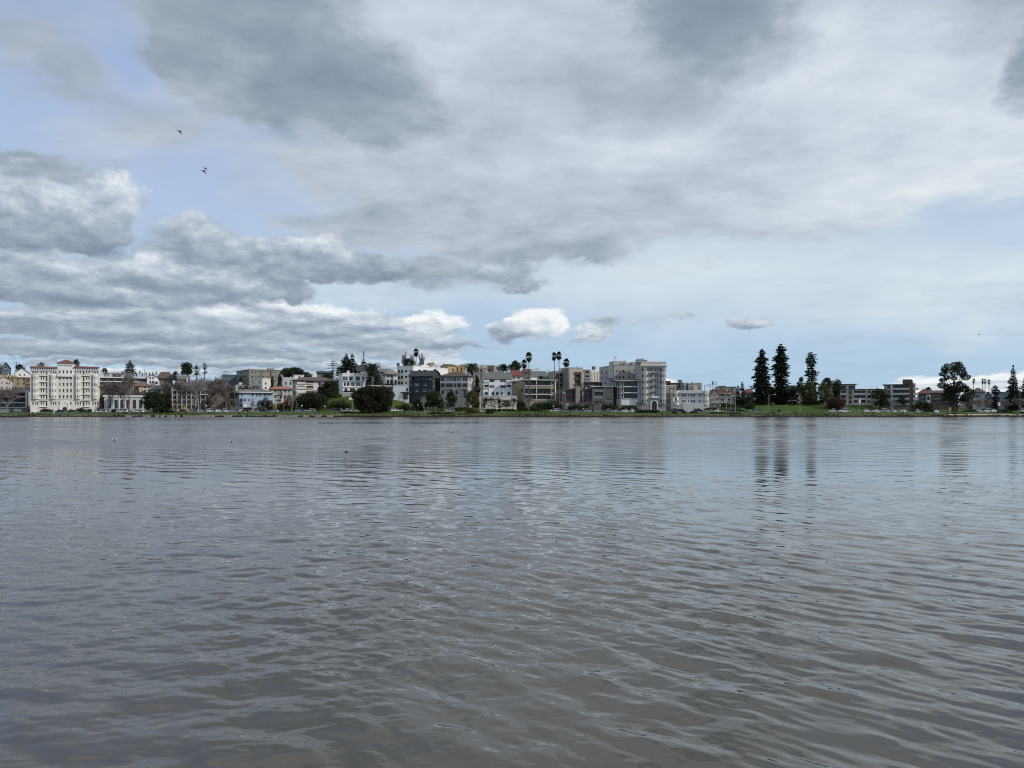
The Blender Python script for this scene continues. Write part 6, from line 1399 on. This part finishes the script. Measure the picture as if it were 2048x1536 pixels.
CARS = [
 ('sedan', 'black', 'dark car parked before the left half of the grand cream building', 'a', 690, 825, F_, 1), ('sedan', 'blue', 'deep blue car parked left of the grand entrance', 'a', 870, 1010, F_, -1), ('sedan', 'dark grey', 'dark car parked just right of the grand entrance', 'a', 1065, 1205, F_, 1), ('hatchback', 'black', 'dark hatchback parked before the right half of the grand building', 'a', 1250, 1365, F_, -1),
 ('sedan', 'white', 'white car at the right corner of the grand cream building', 'a', 1530, 1680, N_, 1), ('off-roader', 'white', 'white off-roader before the columned white building', 'a', 1845, 2000, F_, -1), ('sedan', 'white', 'white car right before the large oak', 'b', 150, 285, F_, 1),
 ('sedan', 'black', 'black car parked right of the large oak trunk', 'b', 455, 600, F_, -1), ('hatchback', 'white', 'small white car low by the clipped hedge', 'b', 735, 830, N_, 1), ('sedan', 'red', 'dark red car before the brown flats', 'b', 835, 965, F_, 1), ('sedan', 'silver', 'silver car with bright windscreen left of the twin-trunk bare tree', 'b', 990, 1135, N_, -1), ('hatchback', 'silver', 'silver hatchback right of the twin-trunk bare tree', 'b', 1175, 1280, F_, 1), ('off-roader', 'white', 'white off-roader before the brown brick gabled house', 'b', 1290, 1445, N_, 1), ('hatchback', 'white', 'white small car left of the white van', 'b', 1455, 1560, F_, 1),
 ('van', 'white', 'tall white van beside the low blue-grey garage', 'b', 1562, 1680, F_, 1), ('off-roader', 'silver', 'silver off-roader before the low blue-grey garage', 'b', 1665, 1800, N_, -1), ('sedan', 'red', 'red car under the globe lamp before the pale blue house', 'b', 1845, 1975, F_, -1), ('sedan', 'silver', 'silver car before the pale blue house by the bare sapling', 'c', 315, 425, N_, 1),
 ('sedan', 'dark grey', 'dark car below the grey-green low shrub', 'c', 450, 585, F_, 1), ('hatchback', 'white', 'white rounded car left of the yellow banner pole', 'c', 650, 735, N_, -1), ('sedan', 'black', 'black car before the autumn shrubs', 'c', 770, 900, F_, 1), ('sedan', 'light blue', 'pale blue car before the broad bushy tree', 'c', 1035, 1180, N_, 1), ('off-roader', 'silver', 'silver off-roader under the broad bushy tree', 'c', 1205, 1345, F_, -1), ('van', 'dark grey', 'dark grey van at the foot of the green slope', 'c', 1590, 1755, F_, 1),
 ('hatchback', 'white', 'white car behind the dark green bank shrub', 'd', 195, 330, F_, -1), ('hatchback', 'white', 'small white car under the left of the spreading tree', 'd', 430, 510, F_, 1), ('sedan', 'silver', 'silver car left of the spreading tree trunk', 'd', 625, 750, F_, 1), ('sedan', 'black', 'black car right of the spreading tree trunk', 'd', 775, 900, F_, -1), ('off-roader', 'silver', 'silver off-roader beneath the right of the spreading tree', 'd', 850, 975, F_+.4, 1) , ('off-roader', 'white', 'white off-roader in the open right of the spreading tree', 'd', 970, 1145, N_, 1), ('sedan', 'dark grey', 'dark car by the hedge below the dark green house', 'd', 1215, 1345, F_, 1), ('sedan', 'grey', 'grey car by the pale bare sapling', 'd', 1500, 1645, N_, 1),
 ('off-roader', 'silver', 'silver off-roader before the egg-shaped street tree', 'e', 395, 545, F_, -1), ('sedan', 'white', 'white car before the white blossom trees', 'e', 895, 1035, F_, 1),
 ('off-roader', 'white', 'white off-roader below the olive apartments', 'g', 165, 318, N_, -1), ('hatchback', 'grey', 'grey hatchback by the bare street tree left of the low taupe flats', 'g', 385, 475, F_, 1), ('sedan', 'silver', 'silver car before the low taupe flats', 'g', 513, 666, N_, 1), ('hatchback', 'white', 'white hatchback before the right fin of the taupe flats', 'g', 692, 812, N_, 1), ('sedan', 'silver', 'silver car before the brown bare street tree', 'g', 855, 1000, N_, -1), ('off-roader', 'grey', 'grey off-roader under the olive block', 'g', 1058, 1165, F_, 1), ('sedan', 'silver', 'silver car half behind the grey off-roader', 'g', 1150, 1245, N_, -1), ('sedan', 'white', 'white car before the white panelled base', 'g', 1298, 1430, N_, 1), ('hatchback', 'white', 'small white car at the left end of the long hedge', 'g', 1432, 1520, F_, 1),
 ('hatchback', 'dark grey', 'dark car right of the tall grey tower', 'h', 340, 430, F_, 1), ('sedan', 'dark grey', 'dark blue-grey car before the stair wall of the walk-up', 'h', 425, 530, F_, -1), ('off-roader', 'black', 'black off-roader before the garage doors', 'h', 695, 825, F_, 1), ('sedan', 'silver', 'silver car behind the low green bank shrubs, left of its neighbour', 'h', 895, 1020, N_, -1), ('sedan', 'white', 'white car behind the low green bank shrubs, right of its neighbour', 'h', 1020, 1145, N_, 1), ('sedan', 'red', 'reddish car behind the pale poles', 'h', 1138, 1240, F_, 1), ('sedan', 'dark grey', 'dark car under the cobra-head street lamp', 'h', 1245, 1350, F_, -1), ('off-roader', 'black', 'black off-roader right of the cobra-head street lamp', 'h', 1350, 1455, F_, 1), ('sedan', 'light blue', 'shiny blue-silver car at the foot of the right lawn', 'h', 1562, 1770, N_, -1),
 ('pickup', 'silver', 'silver pickup below the red plum tree', 'i', 1078, 1205, F_, 1), ('van', 'white', 'white van parked right of the silver pickup', 'i', 1208, 1368, F_, -1), ('hatchback', 'white', 'first white car right of the lawn, with open hatch', 'i', 1553, 1660, F_, 1), ('sedan', 'white', 'white car before the layered dark tree', 'i', 1690, 1790, F_, 1), ('off-roader', 'white', 'white off-roader behind the silver car by the layered tree', 'i', 1782, 1850, F_, -1), ('sedan', 'silver', 'silver car before the five-storey block', 'i', 1838, 1945, N_, 1), ('hatchback', 'white', 'white hatchback before the five-storey block', 'i', 1920, 2010, F_, 1),
 ('sedan', 'white', 'white car below the left of the brick tower', 'j', 305, 400, F_, 1), ('sedan', 'dark grey', 'dark car below the brick tower', 'j', 395, 480, F_, -1), ('sedan', 'silver', 'silver car beside the yellow-green bushy tree', 'j', 495, 590, F_, 1), ('sedan', 'white', 'white car left of the rightmost bare trees', 'j', 1370, 1460, F_, 1), ('van', 'white', 'white van under the bare trees at right', 'j', 1470, 1570, F_, -1), ('hatchback', 'white', 'white hatchback beside the drooping conifer', 'j', 1590, 1675, F_, 1), ('sedan', 'dark grey', 'dark car right of the drooping conifer', 'j', 1690, 1780, F_, 1), ('van', 'silver', 'pale van at the right edge of the picture', 'j', 2010, 2110, F_, 1)]
for (k, c_, lb, cr, x0, x1, Y, fc) in CARS: car(k, c_, lb, cr, x0, x1, 0, Y, fc)

# ---------- street furniture ----------
POLE = plain('galvanised_pole', (.33, .34, .34), .5, .3); PGREEN = plain('dark_green_pole', (.03, .045, .038), .5); WOOD = plain('utility_pole_wood', (.075, .058, .045), .9); GLOBE = plain('white_lamp_globe', (.75, .74, .70), .3); YB = plain('yellow_banner_cloth', (.55, .50, .05), .8); RB = plain('red_banner_cloth', (.38, .07, .045), .8); WB = plain('white_banner_cloth', (.75, .73, .70), .8)
def post(name, label, crop, x, ytop, ybase, Y, r=.08, mat=POLE, cat='street lamp', group=None):
    X = PX(cpx(crop, x), Y); zb = float(ground_z(X, Y)); zt = PZ(cpy(crop, ytop), Y); root = empty(name, (X, Y, zb)); tag(root, label, cat, group)
    mb = MB(); H = zt-zb; mb.tube([(0, 0, -.2), (0, 0, .5), (0, 0, .52), (0, 0, H)], [r*1.7, r*1.7, r, r*.7], 8); mb.build('pole', mat, root); return root, H
def globe_lamp(label, crop, x, ytop, Y=355.0):
    root, H = post('street_lamp', label, crop, x, ytop+12, 0, Y, .08, PGREEN, 'street lamp', 'globe lamps on the lake path')
    mb = MB(); mb.ell((0, 0, H+.22), (.30, .30, .38), 10, 8); mb.build('lamp_globe', GLOBE, root, smooth=True); mb = MB(); mb.tube([(0, 0, H+.58), (0, 0, H+.72)], [.18, .04], 8); mb.build('cap', PGREEN, root)
for (c, x, y, lb) in (('c', 296, 1052, 'white globe lamp before the pale blue house'), ('b', 1282, 1035, 'white globe lamp before the brown brick house'), ('c', 1132, 1030, 'white globe lamp before the broad bushy tree'), ('c', 1492, 1042, 'white globe lamp at the right of the broad bushy tree'), ('c', 1757, 1080, 'small white globe lamp at the foot of the green slope'), ('c', 1936, 1030, 'white globe lamp left of the spreading tree'), ('d', 1386, 1015, 'white globe lamp before the dark green house'), ('g', 685, 1080, 'white globe lamp between silver and white cars'), ('g', 1888, 1100, 'white globe lamp right of the long hedge'), ('h', 1103, 1030, 'white globe lamp by the stone path'), ('e', 1210, 1085, 'low white globe lamp before the blossom trees'), ('g', 215, 1040, 'white globe lamp behind the white off-roader below the olive apartments'), ('g', 370, 826, 'high white lamp head among the tall fan palms')): globe_lamp(lb, c, x, y)
def arm_lamp(label, crop, x, ytop, Y, side=-1, L=2.6, name='street_lamp', double=False, group='tall arm street lamps'):
    root, H = post(name, label, crop, x, ytop, 0, Y, .10, POLE, 'street lamp', group)
    for sg in ((side, -side) if double else (side,)):
        mb = MB(); mb.tube([(0, 0, H-.9), (sg*L*.4, 0, H-.1), (sg*L, 0, H+.1)], [.06, .05, .045], 6); mb.build('arm', POLE, root)
        mb = MB(); mb.ell((sg*(L+.35), 0, H+.08), (.48, .17, .12), 10, 6); mb.build('lamp_head', GLOBE, root, smooth=True)
for (c, x, y, Y, sd, lb) in (('h', 1346, 850, 358, -1, 'tall arm street lamp before the dark conifers'), ('h', 1872, 862, 356, 1, 'tall arm street lamp before the two tall conifers'), ('h', 1203, 880, 358, 1, 'plain tall street pole left of the dark conifers, with short arm'), ('h', 1272, 840, 372, -1, 'thin street lamp at the right end of the red-tiled house'), ('h', 1080, 985, 360, 1, 'lower street lamp behind the low green bank shrubs'), ('c', 682, 862, 356, 1, 'tall arm street lamp before the terracotta-roofed house'), ('e', 1288, 765, 371, 1, 'dark tall street lamp before the white villa'), ('i', 1205, 740, 400, -1, 'street lamp before the upper beige flats'), ('b', 1075, 520, 420, 1, 'thin pole on the slope under the round hilltop tree')):
    arm_lamp(lb, c, x, y, Y, sd)
root, H = post('traffic_light', 'tall pole with long curved traffic-light arm on the right lawn', 'i', 682, 735, 990, 356, .13, POLE, 'traffic light')
mb = MB(); mb.tube([(0, 0, H*.50), (-1.6, 0, H*.62), (-4.2, 0, H*.66), (-5.2, 0, H*.64)], [.11, .09, .07, .06], 7); mb.build('mast_arm', POLE, root)
mb = MB(); mb.box(-5.5, -5.1, -.2, .2, H*.64-1.0, H*.64+.15); mb.build('signal_head', FRD, root); mb = MB(); mb.tube([(0, 0, H-.3), (-.7, 0, H), (-1.2, 0, H+.02)], .05, 6); mb.build('lamp_arm', POLE, root); mb = MB(); mb.ell((-1.5, 0, H), (.45, .16, .11)); mb.build('lamp_head', GLOBE, root, smooth=True)
def banner(label, crop, x, ytop, y0, y1, Y, cols, w=1.3, mat=POLE):
    root, H = post('banner_pole', label, crop, x, ytop, 0, Y, .07, mat, 'banner'); z0 = PZ(cpy(crop, y1), Y)-root.location.z; z1 = PZ(cpy(crop, y0), Y)-root.location.z
    k = len(cols)
    for i, m in enumerate(cols):
        mb = MB(); n = 6; a = -w/2*k+i*w; P = lambda t, z: (a+t*w, -.12+.06*math.sin(t*5+z), z)
        for j in range(n):
            mb.face([P(j/n, z0), P((j+1)/n, z0), P((j+1)/n, z1), P(j/n, z1)]); mb.face([(p[0], p[1]+.02, p[2]) for p in (P(j/n, z0), P((j+1)/n, z0), P((j+1)/n, z1), P(j/n, z1))])
        mb.build('banner', m, root)
    mb = MB(); mb.box(-w/2*k, w/2*k, -.1, -.05, z1, z1+.05); mb.build('cross_bar', mat, root)
banner('red and white banner on a pole before the terracotta-roofed house', 'c', 848, 895, 905, 978, 356, [WB, RB], .95); banner('yellow banner on a pole left of the forked bare tree', 'b', 750, 1035, 1040, 1085, 356, [YB], 1.2, PGREEN); banner('yellow banner on a pole right of the forked bare tree', 'b', 940, 1035, 1040, 1085, 356, [YB], 1.2, PGREEN); banner('narrow yellow banner on a pole before the ochre shrub', 'c', 728, 1000, 1005, 1075, 356, [YB], .8)
banner('white and orange banner at the left of the spreading tree', 'd', 352, 880, 900, 945, 374, [WB, plain('orange_banner_cloth', (.6, .25, .05), .8)], 1.6); banner('red and white flag-like banner before the left bay of the walk-up', 'h', 392, 895, 905, 975, 366, [WB, RB], .8); banner('orange-red banner before the banded beige apartments', 'i', 1490, 795, 800, 860, 372, [RB, WB], .8); banner('red and white banner near the right edge', 'j', 1685, 885, 890, 935, 358, [RB, WB], .8); banner('small yellow banner left of the eucalyptus trunk', 'j', 990, 955, 960, 990, 370, [YB], .8)
def utility(label, crop, x, ytop, ybase, Y, arms):
    root, H = post('utility_pole', label, crop, x, ytop, ybase, Y, .16, WOOD, 'utility pole', 'utility poles on the skyline')
    for (z, L) in arms: mb = MB(); mb.box(-L, L, -.22, -.05, H-z-.07, H-z+.07); [mb.tube([(q*L, -.14, H-z+.07), (q*L, -.14, H-z+.30)], .05, 5) for q in (-.9, -.45, .45, .9)]; mb.build('cross_arm', WOOD, root)
utility('wooden utility pole on the skyline left of the grand building', 'a', 262, 345, 450, 455, [(.4, 1.8)]); utility('second wooden utility pole near the left edge skyline', 'a', 48, 342, 400, 470, [(.4, 1.5)]); utility('utility pole with two wide cross arms above the walk-up', 'h', 946, 690, 800, 410, [(.3, 4.0*.5), (1.6, 1.7)]); utility('lighter utility pole left of the two-armed pole', 'h', 858, 705, 790, 430, [(.3, 2.0)]); utility('thin utility mast right of the windblown palm', 'h', 1040, 650, 760, 460, [(.8, .9), (2.2, .9), (3.6, .9)]); utility('thin utility pole beside the dark skyline block', 'b', 1588, 488, 560, 490, [(.4, 1.6)]); utility('thin pole amid the row of tiny palms', 'b', 307, 462, 560, 560, [(.3, .5)])
# dome tent on the right-hand grass
def tent():
    Y = 351; X0, X1 = PX(cpx('j', 765), Y), PX(cpx('j', 835), Y); X = (X0+X1)/2; zb = float(ground_z(X, Y)); r = (X1-X0)/2; H = PZ(cpy('j', 1000), Y)-zb
    root = empty('dome_tent', (X, Y, zb)); tag(root, 'small pale blue dome tent on the grass left of the eucalyptus', 'tent'); mb = MB(); n = 16
    prof = [(1, 0), (.95, .35), (.75, .72), (.42, .93), (0, 1)]
    for k in range(n):
        a, b = 2*math.pi*k/n, 2*math.pi*(k+1)/n
        for (p, z), (q, w) in zip(prof, prof[1:]): mb.face([(p*r*math.cos(a), p*r*math.sin(a), z*H), (p*r*math.cos(b), p*r*math.sin(b), z*H), (q*r*math.cos(b), q*r*math.sin(b), w*H), (q*r*math.cos(a), q*r*math.sin(a), w*H)])
    mb.build('canopy', plain('tent_fabric', (.42, .52, .60), .7), root, smooth=True); mb = MB(); mb.face([(-.35*r, -r*1.0, .02), (.35*r, -r*1.0, .02), (0, -r*.86, H*.62)]); mb.build('door_flap', FRD, root)
tent()
# people on the shore: single small standing and walking figures
SKIN = plain('skin', (.30, .18, .13), .6)
def person(label, crop, x, ybase, Y, top, legs, hgt=1.72, face=1, stride=.22):
    X = PX(cpx(crop, x), Y); zb = float(ground_z(X, Y))+.02
    root = empty('person', (X, Y, zb), 0 if face > 0 else math.pi); tag(root, label, 'person')
    def skinmesh(name, pts, edges, rad, mat):
        me = bpy.data.meshes.new(name); me.from_pydata([tuple(c*hgt/1.72 for c in p) for p in pts], edges, []); o = link_mesh(name, me, root)
        o.modifiers.new('skin', 'SKIN'); o.modifiers.new('sub', 'SUBSURF').levels = 1; o.modifiers['sub'].render_levels = 1
        for v, r in zip(me.skin_vertices[0].data, rad): v.radius = r if isinstance(r, tuple) else (r, r)
        me.skin_vertices[0].data[0].use_root = True; me.materials.append(mat); return o
    s = stride
    skinmesh('body', [(0, 0, .93), (0, 0, 1.15), (.02, 0, 1.38), (.03, 0, 1.48), (.05, 0, 1.60), (.06, 0, 1.68), (0, .19, 1.36), (-.06, .24, 1.10), (.06, .22, .88), (0, -.19, 1.36), (.06, -.24, 1.10), (.14, -.22, .88)], [(0, 1), (1, 2), (2, 3), (3, 4), (4, 5), (2, 6), (6, 7), (7, 8), (2, 9), (9, 10), (10, 11)], [(.15, .12), (.14, .11), (.17, .11), .055, .095, .08, .06, .045, .03, .06, .045, .03], SKIN)
    skinmesh('jacket', [(0, 0, .92), (0, 0, 1.15), (.02, 0, 1.36), (.02, 0, 1.44), (0, .19, 1.37), (-.06, .245, 1.10), (.04, .23, .93), (0, -.19, 1.37), (.06, -.245, 1.10), (.12, -.23, .93)], [(0, 1), (1, 2), (2, 3), (2, 4), (4, 5), (5, 6), (2, 7), (7, 8), (8, 9)], [(.18, .14), (.165, .13), (.19, .13), .07, .075, .06, .045, .075, .06, .045], plain(top+'_cloth', PAINTS.get(top, (.1, .1, .1)), .85))
    skinmesh('trousers', [(0, 0, .95), (.0, .09, .86), (s*.4, .10, .48), (s*.8, .10, .08), (s*.8+.14, .10, .05), (0, -.09, .86), (-s*.1, -.10, .48), (-s*.9, -.10, .08), (-s*.9+.13, -.10, .05)], [(0, 1), (1, 2), (2, 3), (3, 4), (0, 5), (5, 6), (6, 7), (7, 8)], [(.15, .12), .10, .07, .055, .045, .10, .07, .055, .045], plain(legs+'_trousers', PAINTS.get(legs, (.05, .05, .06)), .85))
    mb = MB(); mb.ell((.04*hgt/1.72, 0, 1.655*hgt/1.72), (.10, .09, .08), 10, 6); mb.build('hair', plain('dark_hair', (.02, .015, .012), .7), root, smooth=True)
for (c, x, Y, t, l, f, lb) in (('b', 1893, 345, 'white', 'black', 1, 'person in a white top walking on the shore below the red car'), ('a', 853, 343, 'white', 'grey', -1, 'person in white on the shore path below the grand entrance'), ('a', 1405, 352, 'black', 'black', 1, 'person in dark clothes on the grass before the right bay of the grand building'), ('c', 1410, 346, 'black', 'dark grey', 1, 'person in dark clothes by the bushy tree trunk'), ('h', 1885, 352, 'dark grey', 'black', -1, 'person in dark clothes at the foot of the lamp before the tall conifers'), ('h', 1632, 351, 'blue', 'black', 1, 'person in blue beside the shiny blue-silver car'), ('g', 335, 354, 'light blue', 'grey', 1, 'person in pale blue beside the white off-roader and bare tree'), ('j', 330, 346, 'black', 'black', 1, 'person in black on the right grass below the brick tower'), ('j', 630, 347, 'dark grey', 'black', -1, 'person in dark grey on the grass left of the tent'), ('a', 1815, 352, 'black', 'black', -1, 'person in black before the columned white building'), ('i', 270, 355, 'white', 'grey', 1, 'person in white at the lower edge of the right lawn')):
    person(lb, c, x, 0, Y, t, l, 1.72, f)
# ---------- birds ----------
BK = plain('dark_plumage', (.012, .012, .014), .7); GW = plain('gull_white_plumage', (.75, .75, .74), .7); GG = plain('gull_grey_plumage', (.22, .23, .25), .7); BEAK = plain('beak_horn', (.20, .13, .03), .5)
def flying(label, px, py, Y, span, wing, scale=1.0, face=-1, mat=BK):
    root = empty('flying_bird', (PX(px, Y), Y, PZ(py, Y))); tag(root, label, 'bird', 'birds flying over the lake'); s = scale
    mb = MB(); mb.tube([(-.42*s, 0, .02*s), (-.36*s, 0, .03*s), (-.22*s, 0, .03*s), (-.08*s, 0, .0), (.12*s, 0, -.02*s), (.26*s, 0, -.02*s), (.36*s, 0, -.02*s)], [.008*s, .035*s, .03*s, .085*s, .09*s, .05*s, .015*s], 10); mb.build('body', mat, root, smooth=True)
    for sg in (-1, 1):
        mb = MB(); pts = [(x, y*sg, z) for x, y, z in wing]
        for i in range(len(pts)-1):
            c0, c1 = .20*(1-i*.22), .20*(1-(i+1)*.22)
            for dz in (0, .018): mb.face([(pts[i][0]*s, pts[i][1]*s, (pts[i][2]+dz)*s), (pts[i+1][0]*s, pts[i+1][1]*s, (pts[i+1][2]+dz)*s), ((pts[i+1][0]+c1)*s, pts[i+1][1]*s, (pts[i+1][2]+dz)*s), ((pts[i][0]+c0)*s, pts[i][1]*s, (pts[i][2]+dz)*s)])
        mb.build('wing', mat, root)
    mb = MB(); mb.face([(.28*s, -.03*s, -.02*s), (.28*s, .03*s, -.02*s), (.50*s, .07*s, -.03*s), (.50*s, -.07*s, -.03*s)]); mb.build('tail', mat, root)
down = [(-.10, .05, .02), (.0, .20, -.06), (.08, .34, -.24), (.14, .42, -.40)]
flying('single dark bird high at left, wings pressed down', 358.5, 262, 70, .8, down, .62)
flying('upper of two dark birds flying close together', 410, 336, 74, .8, [(-.12, .05, .0), (-.03, .2, -.06), (.06, .30, -.22), (.12, .34, -.36)], .52)
flying('lower of two dark birds flying close together', 407, 341.5, 70, .8, down, .60)
flying('lone small dark bird low in the sky at right', 1958, 669, 110, .8, [(-.10, .05, .02), (-.04, .2, .10), (.04, .34, .18), (.12, .42, .16)], .45)
def floater(label, px, py, kind):
    Y = CAM_H*F/(py-HY); root = empty('floating_bird', (PX(px, Y), Y, 0.0), R(160 if kind == 'gull' else 20)); tag(root, label, 'bird', 'birds floating on the lake')
    b, h = (GW, GW) if kind == 'gull' else (BK, BK); s = .85 if kind == 'gull' else .42
    mb = MB(); mb.tube([(-.26*s, 0, .13*s), (-.14*s, 0, .09*s), (.02*s, 0, .075*s), (.14*s, 0, .09*s), (.19*s, 0, .12*s)], [.012, .07*s, .095*s, .075*s, .03*s], 10)
    mb.tube([(.14*s, 0, .10*s), (.19*s, 0, .19*s), (.22*s, 0, .235*s), (.27*s, 0, .23*s)], [.05*s, .035*s, .045*s, .02*s], 8); mb.build('body', b, root, smooth=True)
    mb = MB(); mb.tube([(.26*s, 0, .23*s), (.33*s, 0, .22*s)], [.014*s, .004*s], 6); mb.build('beak', BEAK, root)
    for sg in (-1, 1): mb = MB(); mb.ell((-.06*s, sg*.07*s, .135*s), (.20*s, .03*s, .05*s), 10, 6); mb.build('wing', GG if kind == 'gull' else BK, root, smooth=True)
floater('white gull with grey wings floating at far left', 229, 882, 'gull'); floater('white gull with grey wings floating left of centre, nearer', 463, 885, 'gull'); floater('black duck-like bird floating alone below the spreading tree', 693, 905, 'coot')
for (x, y, k, lb) in ((605, 856, 'gull', 'tiny white gull floating below the bushy tree'), (650, 856.5, 'gull', 'tiny white gull floating below the green slope'), (896, 863, 'coot', 'left of two tiny dark birds floating below the pinkish house'), (917, 861, 'coot', 'right of two tiny dark birds floating below the pinkish house'), (157, 847, 'coot', 'tiny dark bird floating below the grand building'), (905, 866, 'gull', 'tiny white gull floating by the two dark birds')): floater(lb, x, y, k)
